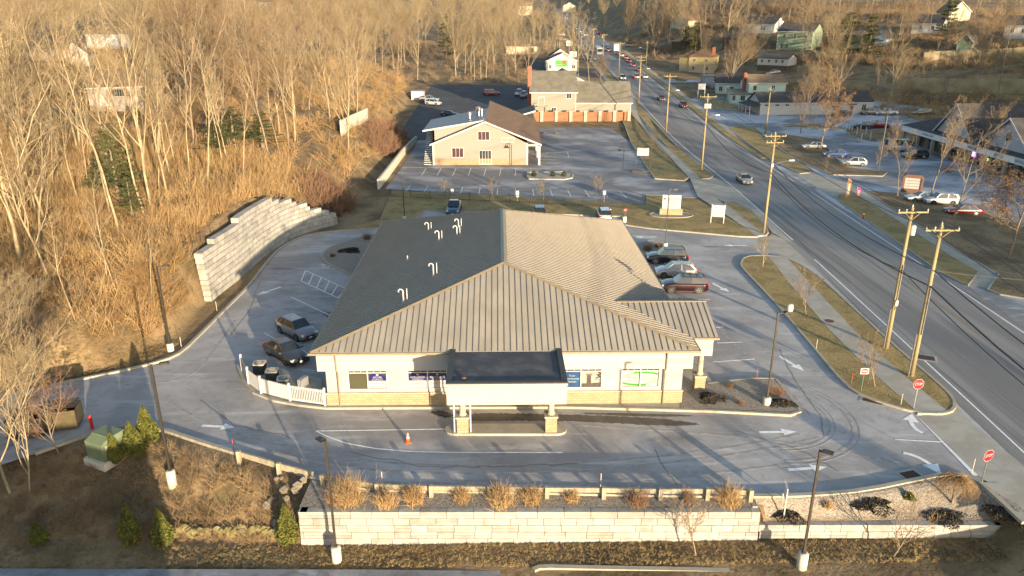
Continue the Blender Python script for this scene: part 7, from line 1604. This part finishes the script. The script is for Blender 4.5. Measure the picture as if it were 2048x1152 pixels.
# short dry tufts
def tufts(name, region_list, n, seed, label, m, h0=.08, h1=.2, cond=None, z=None):
    rs = np.random.RandomState(seed); pts = []; hs = []
    while len(pts) < n:
        x0, x1, y0, y1 = region_list[rs.randint(len(region_list))]; x = rs.uniform(x0, x1); y = rs.uniform(y0, y1)
        if cond and not cond(x, y): continue
        pts.append((x, y, (hz(x, y) - .05 if z is None else z))); hs.append(rs.uniform(h0, h1))
    brush(name, pts, hs, m, label, 9, seed, .9, .008, 'grass')
M_TUFT = mat('straw_tufts', (.36, .27, .13), (.2, .14, .07), .8, .95, world=True)
tufts('dry_grass', [(-36, 30, 34.3, 36.2)], 4200, 31, 'straw-coloured tufts along the foot of the front wall', M_TUFT)
def in_poly(P, x, y):
    r = False; j = len(P) - 1
    for i in range(len(P)):
        if (P[i][1] > y) != (P[j][1] > y) and x < (P[j][0] - P[i][0]) * (y - P[i][1]) / (P[j][1] - P[i][1]) + P[i][0]: r = not r
        j = i
    return r
SWK = [(q.x, q.y) for q in PP([(1534, 512), (1570, 514), (1612, 560), (1660, 612), (1720, 675), (1800, 748), (1893, 824), (1885, 831), (1835, 830), (1828, 822), (1745, 748), (1660, 664), (1590, 583)])]; ISLP = [(q.x, q.y) for q in ISL]
tufts('dry_grass', [(24, 34, 47, 100)], 3600, 32, 'straw-coloured tufts on the long grass island', M_TUFT, .03, .08, lambda x, y: in_poly(ISLP, x, y) and not in_poly(SWK, x, y), .1)
NSP = [(q.x, q.y) for q in NST]; tufts('dry_grass', [(-20, 34, 88, 125)], 2500, 33, 'straw-coloured tufts on the strip between the lots', M_TUFT, .03, .09, lambda x, y: in_poly(NSP, x, y), .1)
tufts('dry_grass', [(-46, -28, 53, 70), (-33, -25, 66, 110)], 3800, 34, 'straw-coloured tufts at the foot of the wooded hill', M_TUFT, .08, .3, lambda x, y: x < float(np.interp(y, XB_Y, XB_X)) + .6 and x > float(np.interp(y, XB_Y, XB_X)) - 7 and wall_h(y) < .5 or (y > 68 and False))
# slope below the lot at the lower left
rs = np.random.RandomState(12); pts = []; hs = []
while len(pts) < 620:
    x = rs.uniform(-40, -13.3); y = rs.uniform(36.5, 44.5); f_ = float(np.interp(x, YK_X, YK_Y)) - y
    if f_ < 1.2 or (x > -17.5 and f_ < .8) or (abs(x + 20.5) < 2.5 and f_ < 3 and False): continue
    if x < -24 and y > 43.5: continue
    pts.append((x, y, hz(x, y) - .05)); hs.append(rs.uniform(.25, .95))
brush('undergrowth', pts, hs, mat('low_brown_brush', (.33, .23, .125), (.19, .13, .07), .5, .95, world=True), 'low brown weeds on the slope below the lot', 22, 12, .8, .009)
rr_ = random.Random(6); b = MB()
for k in range(46):
    p = G(330 + k * 5 + rr_.uniform(-2, 2), 1064 + rr_.uniform(-5, 5)); s_ = rr_.uniform(.16, .3); b.add([(p.x + s_ * rr_.uniform(.7, 1.3) * math.cos(a_), p.y + s_ * rr_.uniform(.6, 1) * math.sin(a_), p.z + z_ * s_ * rr_.uniform(.8, 1.3)) for z_ in (-.5, .9) for a_ in (0, 1.26, 2.51, 3.77, 5.03)] + [(p.x, p.y, p.z + s_ * 1.5)], [(i, (i + 1) % 5, 5 + (i + 1) % 5, 5 + i) for i in range(5)] + [(5 + i, 5 + (i + 1) % 5, 10) for i in range(5)])
tag(b.build('stone_wall', mat('mossy_stone', (.26, .21, .1), (.13, .12, .04), 2.6, .95, 0, .4, world=True)), 'low mossy stone edging on the slope left of the front retaining wall', 'wall')
# --- shrubs along the front retaining wall
def shrub(x, y, z, h, n, m, lab, seed, spread=.45, r=.009, group=None, name='shrub', cat='shrub'):
    o = brush(name, [(0, 0, 0)], [h], m, None, n, seed, spread, r); o.location = (x, y, z); tag(o, lab, cat, group); return o
gS = 'leafless shrubs behind the front retaining wall'
for i, (px, h, col_, n, lab) in enumerate(((697, 1.45, M_BRUSHT, 260, 'tall pale tan shrub right of the left lamp post'), (775, 1.1, M_BRUSH, 240, 'brown shrub below the second guard rail span'), (828, 1.0, M_BRUSH, 240, 'brown shrub just left of the open gravel patch'), (925, 1.0, M_BRUSH, 230, 'lone brown shrub between two gravel patches'), (1005, 1.05, M_BRUSHT, 230, 'tan shrub at the left of the central clump'),
    (1065, 1.05, M_BRUSH, 240, 'brown shrub at the right of the central clump'), (1145, 1.0, M_BRUSH, 220, 'brown shrub under the right canopy column'), (1275, .85, M_TWIGR, 200, 'small reddish shrub on open gravel'), (1378, .9, M_TWIGR, 200, 'reddish shrub left of the last guard rail post but one'), (1457, 1.0, M_BRUSHT, 240, 'tan shrub near the end of the guard rail'), (668, .9, M_TWIGR, 120, 'thin reddish shrub at the kerb near the boulders'))):
    p = PZ(px, 1008, .0); vr = (1.15, .9, 1.05, .8, 1.2, .95, .7, 1.1, .85, 1.2, 1)[i]; shrub(p.x, p.y + (.15, -.2, .1, .25, -.15, .1, .3, -.1, .2, 0, 0)[i], .02, h * vr, int(n * vr), col_, lab, 100 + i, group=gS)
for (px, py, h, col_, lab, sd) in ((1460, 778, .35, M_BROWNLEAF, 'small orange shrub in the bank corner bed', 1), (1553, 792, .8, M_TWIGR, 'rusty shrub behind the lamp base in the bank corner bed', 2), (1480, 812, .35, M_TWIGR, 'tiny reddish shrub in the middle of the bank corner bed', 3), (1654, 1018, .5, M_BRUSHT, 'small tan shrub in the middle of the lower stone bed', 4), (1295, 502, .9, M_TWIGR, 'red-brown shrub at the corner of the rear stone bed', 5), (1316, 497, .7, M_TWIGR, 'brown shrub beside the thin lamp post', 6), (665, 515, .45, M_TWIGR, 'tiny shrub in the bed at the rear left of the bank', 7), (735, 480, .9, M_TWIGR, 'reddish shrub against the rear roof corner', 8), (1085, 268, .7, M_TWIGR, 'small shrub at the left of the planted strip by the stone piers', 9), (1110, 268, .7, M_TWIGR, 'small shrub at the right of the planted strip by the stone piers', 10), (1895, 345, 1.2, M_TWIGD, 'brown shrub in front of the mall ramp', 11), (1690, 335, 1.0, M_TWIGD, 'dark shrub left of the white hatchback in the mall bed', 12)):
    p = G(px, py, .1); shrub(p.x, p.y, p.z, h, 150, col_, lab, 200 + sd, .6)
# --- evergreens
M_ARB = mat('arborvitae_yellow_green', (.13, .13, .018), (.07, .08, .012), 3, .8); M_PINE = mat('pine_green', (.075, .08, .024), (.035, .042, .014), .8, .85, world=True); M_JUN = mat('juniper_bronze', (.055, .042, .028), (.03, .026, .018), 2, .9); M_BALL = mat('boxwood_green', (.07, .075, .02), (.04, .045, .015), 4, .8)
def arborvitae(x, y, h, r, lab, seed, tips=1, grp='arborvitae on the slope', m=None):
    z = hz(x, y); rng = np.random.RandomState(seed); t = thing('arborvitae', lab, 'tree', (x, y, z), 0, grp)
    b = MB(); b.tube((0, 0, -.3), (0, 0, h * .6), .06, .02, 6); b.build('trunk', M_BARKD, t)
    Cs = []
    for k in range(tips):
        hh = h * (1 - .12 * k); ox = (k * .45 * r * 1.3) if tips > 1 else 0; oy = -.1 * k
        n = int(5200 / tips); u = rng.rand(n) ** .75; zc = (1 - u) * 0 + u; zz = zc * hh; prof = np.minimum(1, (1 - zc) * 1.35) ** .85 * (.75 + .25 * np.minimum(1, zc * 6)); rad = r * prof * (.72 + .33 * rng.rand(n)); a = rng.rand(n) * 6.28; lump = 1 + .13 * np.sin(a * 5 + zz * 4 + seed) + .08 * np.sin(a * 9 - zz * 7)
        Cs.append(np.stack([rad * lump * np.cos(a) + ox, rad * lump * np.sin(a) + oy, zz + .05], 1))
    v, f = leaf_quads(np.concatenate(Cs), .085, rng, .45); arr_obj('crown', v, f, m or M_ARB, t)
for i, (px, py, h, r, lab, tips) in enumerate(((230, 925, 2.1, .52, 'arborvitae in front of the green transformer', 1), (268, 908, 2.35, .6, 'twin-tipped arborvitae right of the transformer', 2), (298, 886, 2.75, .68, 'tallest arborvitae right of the transformer', 1), (577, 1085, 2.6, .62, 'slender green arborvitae at the left end of the front wall', 1), (327, 1087, 2.3, .62, 'leaning arborvitae at the foot of the lower left slope', 1), (264, 1085, 2.6, .6, 'arborvitae in deep shade at the lower left', 1), (80, 1085, 1.3, .45, 'small shaded arborvitae at the bottom left', 1))):
    p = G(px, py); arborvitae(p.x, p.y, h, r, lab, 300 + i, tips)
def pine_proto(seed, h, r, m):
    rng = np.random.RandomState(seed); t = thing('evergreen_tree', 'x', 'tree'); b = MB(); b.tube((0, 0, -.5), (0, 0, h * .96), h * .016 + .05, .03, 8); b.build('trunk', M_BARKD, t)
    C_ = []; P0, P1 = [], []
    for k in range(int(h * 5)):
        z = h * rng.uniform(.12, .98); L = r * (1 - (z / h)) ** .7 * rng.uniform(.7, 1.15) + .3; a = rng.rand() * 6.28; n = int(L * 34); u = rng.rand(n) ** .7
        c = np.stack([np.cos(a) * L * u, np.sin(a) * L * u, z + L * u * rng.uniform(-.15, .25) * np.ones(n)], 1) + rng.normal(0, 1, (n, 3)) * (.12 + .3 * (1 - u))[:, None] * np.array([.9, .9, .4]); C_.append(c); P0.append((0, 0, z)); P1.append((math.cos(a) * L, math.sin(a) * L, z))
    v, f = leaf_quads(np.concatenate(C_), .2, rng, .4); arr_obj('crown', v, f, m, t); return t
pp = [pine_proto(71, 12, 3.4, M_PINE), pine_proto(72, 12, 4.2, M_PINE)]; pu = [False, False]
for i, (px, py, h, w_, lab) in enumerate(((893, 120, 19, .8, 'tall green pine standing above the dark lot'), (240, 410, 9, 1.15, 'dark evergreen among bare trunks on the near left hill'), (268, 445, 5, 1.4, 'low dark evergreen in front of the larger one on the near left hill'), (470, 300, 6.5, 2.4, 'dark evergreen clump at the brow of the left hill'), (525, 292, 5.5, 2.2, 'dark evergreen right of the clump at the brow of the left hill'), (435, 312, 5, 2.2, 'low evergreen at the left of the brow clump'), (205, 400, 5, 1.2, 'dark evergreen left of the larger one on the near left hill'), (1690, 128, 17, 1.3, 'big dark evergreen among the hillside houses'), (1735, 118, 15, 1.2, 'dark evergreen right of the biggest one on the hillside'), (1655, 120, 13, 1.2, 'dark evergreen left of the biggest one on the hillside'), (1390, 110, 14, 1.0, 'green evergreen behind the yellow house'), (1890, 90, 16, .9, 'dark evergreen between two pale hillside houses'), (950, 148, 5, 1.2, 'low green evergreen under the round bare tree'), (1372, 105, 12, .9, 'green evergreen left of the one behind the yellow house'))):
    p = G(px, py); k = i % 2; s = h / 12
    if not pu[k]: pu[k] = True; o = pp[k]; o.location = tuple(p); o['label'] = lab; o.scale = (s * w_, s * w_, s)
    else: o = dup(pp[k], tuple(p), i * 1.3, lab, scale=(s * w_, s * w_, s))
def low_mat(px, py, rx, ry, h, m, lab, seed, dz=.1, cat='shrub', name='juniper', ang=0):
    p = G(px, py, dz); rng = np.random.RandomState(seed); n = int(1500 * max(.4, rx * ry)); a = rng.rand(n) * 6.28; q = np.sqrt(rng.rand(n)); lum = 1 + .25 * np.sin(a * 3 + seed) + .15 * np.sin(a * 7); z = h * (1 - q * q) * rng.rand(n) ** .5
    x = rx * q * lum * np.cos(a); y = ry * q * lum * np.sin(a); c, s = math.cos(ang), math.sin(ang); v, f = leaf_quads(np.stack([x * c - y * s, x * s + y * c, z], 1), .075, rng, .45); o = arr_obj(name, v, f, m); o.location = tuple(p); tag(o, lab, cat)
for i, (px, py, rx, ry, h, lab) in enumerate(((1577, 1032, .8, .95, .3, 'dark juniper mat right of the hanging sign'), (1742, 1010, 1.3, 1.0, .3, 'dark juniper mat in the middle of the lower stone bed'), (1885, 1036, 1.35, .9, .3, 'dark juniper mat left of the weeping tree'), (2008, 1032, 1.2, .7, .3, 'dark juniper mat at the right corner beside the wall end'), (1423, 802, 1.0, .8, .45, 'dark juniper mat next to the bank wall'), (1565, 812, .95, .6, .35, 'dark juniper mat at the tip of the bank corner bed'), (700, 504, 1.3, 1.0, .4, 'dark juniper mat in the rear left bed'), (1818, 998, .35, .3, .4, 'small green shrub in the lower stone bed'))):
    low_mat(px, py, rx, ry, h, M_JUN if i != 7 else M_ARB, lab, 400 + i, dz=.16 if i in (4, 5) else (.12 if i == 6 else .06))
for i, (px, lab) in enumerate(((1068, 'left green ball shrub of the kerbed strip'), (1106, 'middle green ball shrub of the kerbed strip'), (1128, 'right green ball shrub of the kerbed strip'))): 
    p = PZ(px, 353, .1); rng = np.random.RandomState(i); a = rng.normal(size=(900, 3)); a /= np.linalg.norm(a, axis=1, keepdims=True); v, f = leaf_quads(a * .45 * rng.uniform(.85, 1.05, (900, 1)) + np.array([0, 0, .42]), .08, rng); o = arr_obj('boxwood_shrub', v, f, M_BALL); o.location = tuple(p); tag(o, lab, 'shrub')
# weeping tree
def weeping(px, py, lab):
    p = G(px, py); rr_ = random.Random(3); t = thing('weeping_tree', lab, 'tree', tuple(p)); b = MB(); b.path([(0, 0, -.2), (.03, 0, .6), (-.03, .02, 1.2), (.02, 0, 1.65)], [.08, .07, .06, .05], 8); b.build('trunk', M_BARKD, t)
    P0, P1, R0, R1 = [], [], [], []
    for k in range(380):
        a = rr_.random() * 6.28; L = rr_.uniform(.5, 1.25); q = Vector((0, 0, 1.6)); pts = [q]; top = rr_.uniform(.1, .45)
        for j in range(1, 7): u = j / 6; pts.append(Vector((math.cos(a) * L * min(1, u * 1.5) + rr_.gauss(0, .04), math.sin(a) * L * min(1, u * 1.5) + rr_.gauss(0, .04), 1.6 + top * math.sin(min(u * 1.5, 1) * PI * .75) - max(0, u - .35) * rr_.uniform(.9, 1.6))))
        for j in range(6): P0.append(tuple(pts[j])); P1.append(tuple(pts[j + 1])); R0.append(.007); R1.append(.005)
    v, f = tube_arrays(P0, P1, R0, R1, 3); arr_obj('crown', v, f, mat('weeping_twigs', (.33, .21, .09), (.24, .15, .07), 2, .9), t)
weeping(1903, 1008, 'small weeping tree with a golden umbrella of twigs')
# ================================================================== utility poles and wires
ARMS = {}
def upole(key, bpx, tpx, label, arms=((.35, 1.25),), ang=0.0, xf=0, lamp=None, pvc=False, r=.16, low=None):
    g_, tp = pole_geom(bpx, tpx); h = tp.z - g_.z
    t = thing('utility_pole', label, 'utility pole', tuple(g_), ang, 'utility poles')
    b = MB(); b.tube((0, 0, -.3), (0, 0, h), r * 1.15, r * .8, n=10); b.build('pole', M_WOODP, t, True)
    ends = []
    for (dz, hw_) in arms:
        z = h - dz; b = MB(); b.bb(-hw_, hw_, -r - .1, -r, z - .06, z + .06); 
        for s_ in (-1, 1): b.tube((s_ * hw_ * .5, -r - .05, z - .05), (0, -r, z - .65), .025, n=4)
        a_ = b.build('crossarm', M_WOODP, t)
        b = MB()
        for x in (-hw_ * .95, hw_ * .95, -hw_ * .45): b.lathe([(.03, 0), (.06, .05), (.035, .1), (.07, .14), (.03, .22)], 8, at=(x, -r - .05, z + .06))
        b.build('insulator', M_POLEC, a_)
        ends.append((z + .25, hw_))
    b = MB(); b.lathe([(.03, 0), (.07, .08), (.03, .25)], 8, at=(0, 0, h)); b.build('insulator', M_POLEC, t)
    for k in range(xf):
        b = MB(); x = (-1, 1, 0)[k] * (.42 if xf > 1 else 0) + (.36 if xf == 1 else 0); b.lathe([(.2, 0), (.22, .05), (.22, .75), (.15, .82)], 14, at=(x, -.3 if xf > 1 else 0, h - 2.3)); b.build('transformer_can', M_POLEC, t, True)
    if lamp:
        L_ = lamp; b = MB(); zl_ = h * .72; b.path([(0, 0, zl_ - .5), (L_ * .4, 0, zl_), (L_, 0, zl_ + .25)], .04, 6); b.box(L_ + .3, 0, zl_ + .27, .7, .25, .12); o = b.build('street_light', M_GALV, t)
    if pvc: b = MB(); b.tube((-r - .08, 0, 0), (-r - .08, 0, h * .3), .07, n=8); b.tube((r * .2, -r - .04, h * .3), (r * .2, -r - .04, h * .62), .05, n=6); b.build('riser_pipe', M_GALV, t)
    if low: 
        b = MB(); b.box(.0, -r - .1, h * low, .25, .12, .5); b.build('equipment_box', M_GALV, t)
    ca, sa = math.cos(ang), math.sin(ang); loc = Vector(g_)
    def W(x, z): return Vector((loc.x + x * ca, loc.y + x * sa - .2, loc.z + z))
    ARMS[key] = dict(l=W(-ends[0][1] * .95, ends[0][0]), r=W(ends[0][1] * .95, ends[0][0]), t=W(0, h + .2), c=W(0, h * .62), m=W(0, h * .72), h=h, loc=loc)
    return t
upole(1, (1822, 755), (1887, 450), 'nearest utility pole, right of the pair, with a pale riser pipe', ((.35, 1.25),), .0, pvc=True)
upole(2, (1772, 699), (1832, 415), 'left utility pole of the nearest pair with a single grey can', ((.35, 1.25),), .05, xf=1, pvc=True, low=.35)
upole(3, (1527, 468), (1553, 267), 'utility pole with double arms by the bank entrance', ((.3, 1.35), (1.1, 1.1)), .05, xf=0, lamp=2.2, low=.7)
upole(4, (1403, 340), (1425, 190), 'utility pole with three transformer cans at the restaurant verge', ((.3, 1.5),), .05, xf=3, lamp=1.8)
upole(5, (1332, 265), (1347, 150), 'utility pole with a street light next to the stone piers', ((.3, 1.5),), .05, lamp=1.8)
upole(6, (1277, 207), (1286, 112), 'utility pole with a street light behind the grey building', ((.3, 1.5), (1.2, 1.1)), .05, lamp=2)
upole(7, (1237, 160), (1244, 85), 'utility pole beside the silver SUV', ((.3, 1.5),), .05)
upole(8, (1206, 122), (1208, 68), 'utility pole near the reddish tree', ((.3, 1.5),), .05)
upole(9, (1186, 100), (1186, 57), 'utility pole at the traffic lights', ((.3, 1.5),), .05)
upole(10, (1159, 78), (1159, 39), 'far utility pole beyond the side street', ((.3, 1.5),), .05)
upole(11, (1209, 66), (1209, 32), 'far utility pole on the right side of the road', ((.3, 1.5),), .05); upole(12, (1189, 52), (1189, 24), 'farthest utility pole on the right side of the road', ((.3, 1.5),), .05)
upole(13, (1531, 268), (1538, 176), 'lone dark utility pole in front of the long white building', ((.3, .6),), .05)
upole(14, (1292, 132), (1292, 82), 'street light pole on the far side of the road', ((.6, .5),), .05, lamp=-3)
upole(15, (1117, 75), (1117, 34), 'pole by the cars in the far left lot', ((.3, .8),), 0); upole(16, (1145, 92), (1145, 46), 'pole at the corner of the side street', ((.3, .6),), 0)
ARMS[0] = {k: v + Vector((-1.0, -45, 0)) for k, v in ARMS[1].items() if isinstance(v, Vector)}
def cat_pts(p, q, sag, n=10): return [p.lerp(q, i / n) - Vector((0, 0, sag * 4 * (i / n) * (1 - i / n))) for i in range(n + 1)]
def wire(name, pts_list, r, label, group='overhead wires along the road', sag=.9):
    b = MB()
    for p, q in zip(pts_list[:-1], pts_list[1:]): L = (q - p).length; b.path(cat_pts(p, q, sag * min(1.2, (L / 45) ** 2 + .15)), r, 4)
    tag(b.build(name, M_BLACK), label, 'overhead wire', group)
seq = [0, 1, 3, 4, 5, 6, 7, 8, 9, 10]
for k_, lab in (('l', 'power line on the left ends of the crossarms'), ('r', 'power line on the right ends of the crossarms'), ('t', 'power line on the pole tops')): wire('power_line', [ARMS[i][k_] for i in seq], .026, lab)
wire('communication_cable', [ARMS[i]['c'] for i in seq], .06, 'thick black cable lowest on the poles', sag=1.3); wire('communication_cable', [ARMS[i]['m'] for i in seq], .045, 'black cable just above the lowest one', sag=1.1)
o_ = Vector((0, 0, -.5)); wire('communication_cable', [ARMS[0]['c'] + o_, ARMS[2]['c'] + o_, ARMS[3]['c'] + o_], .035, 'black cable fixed to the left pole of the nearest pair', sag=1.6)
for (k, e, lab) in ((1, (62, 40, 8), 'lower service wire crossing the road from the nearest pole'), (1, (66, 52, 8.5), 'upper service wire crossing the road from the nearest pole'), (2, (64, 46, 7), 'service wire crossing the road from the pole with one can'), (3, (80, 110, 7), 'service wire crossing to the mall'), (5, (59, 222, 6), 'wire bundle from the street light pole to the mint house')):
    wire('service_wire', [ARMS[k]['m'], Vector(e)], .02, lab, 'wires crossing the road', 1.2)
wire('service_wire', [ARMS[13]['l'], Vector((75, 214, 5))], .015, 'service wire to the long white building', 'wires crossing the road', 1)
# traffic signals
p = onroad(1162, 101); t = thing('traffic_signal', 'traffic signal mast arm over the near lane of the junction', 'traffic light', tuple(p)); b = MB(); b.tube((0, 0, 0), (0, 0, 6.5), .12, n=8); b.path([(0, 0, 6.3), (12, 0, 6.8)], .08, 6); b.build('mast', M_GALV, t)
for x in (6, 10): b = MB(); b.box(x, 0, 6.2, .4, .35, 1.1); h_ = b.build('signal_head', mat('signal_yellow', (.4, .26, .03)), t)
# shop pylon signs
for (px, py, tx, ty, w_, body, lab) in ((1138, 121, 1138, 81, 2.6, 'CAFE', 'white pylon sign left of the junction'), (1146, 130, 1146, 103, 2.8, 'PLAZA', 'cream pylon sign behind the white shop')):
    g_, tp = pole_geom((px, py), (tx, ty)); h = tp.z - g_.z; t = thing('pylon_sign', lab, 'sign', tuple(g_)); b = MB(); b.tube((0, 0, 0), (0, 0, h - .2), .12, n=8); b.build('post', M_GALV, t); b = MB(); b.bb(-w_ / 2, w_ / 2, -.25, -.14, h - 2.2, h, 0); b.text(body, .7, Matrix.Translation((0, -.26, h - 1.1)) @ TX, 1, width=w_ * .7); b.build('board', [M_SIGNW, M_GREYTXT], t)
p = PZ(1402, 195); p = G(1402, 195); t = thing('post_sign', 'white board on two posts by the frosted driveway', 'sign', tuple(p), -.3)
for x in (-1, 1): b = MB(); b.bb(x - .07, x + .07, -.07, .07, -.2, 4.2); b.build('post', M_WHITEP, t)
b = MB(); b.bb(-.95, .95, -.1, -.03, 2.4, 4.1); b.build('board', M_SIGNW, t)
# ================================================================== out of view behind and right of the camera: a wooded ridge added for its shade, and trees and a building whose long shadows fall into the view
def ridge():  # unseen blocker, its height shaped to keep the right side in shade
    b = MB(); n = 26; d = Vector((.88, .48)); nrm = Vector((-.48, .88)); rr_ = random.Random(2); vs = []; rows = []
    for i in range(n + 1):
        s = i / n * 230; p = Vector((104, -34)) + d * s; h = (17 + 4 * math.sin(i * .9) + 2.5 * math.sin(i * 2.3)) * float(sst(0, 14, s + 3)) + 27 * float(sst(55, 110, s)); row = []
        for off, k in ((-34, 0), (-16, .7), (0, 1), (14, .6), (30, 0)): q = p + nrm * off; row.append((q.x, q.y, h * k - .4)); 
        rows.append(row); vs += row
    fs = [(i * 5 + j, (i + 1) * 5 + j, (i + 1) * 5 + j + 1, i * 5 + j + 1) for i in range(n) for j in range(4)]
    b.add(vs, fs); struct(b.build('shade_ridge', MATS['leaf_litter_ground']), 'unseen wooded ridge added behind the viewpoint to shade the right side', 'hill')
ridge()
b = MB(); b.quad((-400, -260, -2.45), (500, -260, -2.45), (500, 23, -2.45), (-400, 23, -2.45)); struct(b.build('ground', MATS['leaf_litter_ground']), 'ground behind the viewpoint', 'ground')
sg = thing('building', 'long flat-roofed building behind the viewpoint', 'building', (-22, -5, -2.4)); b = MB(); b.bb(-26, 20.3, -8, 7, 0, 8.3); b.build('wall', M_TANSID, sg); b = MB(); b.bb(-26.3, 20.6, -8.3, 7.3, 8.3, 8.6); b.build('roof', M_DKSH, sg)
rr_ = random.Random(21)
for (u, yy, key, h) in ((46, -62, 'f3', 15), (55, -75, 'd2', 14), (63, -60, 'f0', 17), (69, -80, 'd1', 18), (75, -56, 'f5', 16), (80, -70, 'd0', 20), (84, -50, 'd2', 19), (88, -64, 'd1', 21), (93, -48, 'd0', 21), (98, -60, 'd2', 22), (103, -45, 'd0', 22), (30, -90, 'f5', 14)):
    x = (u - .48 * yy) / .88; put_tree(key, x, yy, h, 'bare tree behind the viewpoint', 'bare trees behind the viewpoint', z=-2.4)
for i in range(26): s = 8 + i * 8.2; put_tree(rr_.choice(['d0', 'd2', 'f0', 'd1']), 104 + .88 * s + rr_.uniform(-3, 3), -34 + .48 * s + rr_.uniform(-4, 4), rr_.uniform(9, 13), 'bare tree added on the unseen shading ridge behind the viewpoint', 'bare trees added on the unseen shading ridge behind the viewpoint', z=14 + 27 * float(sst(55, 110, s)))  # added along the unseen crest to break up the edge of its shadow
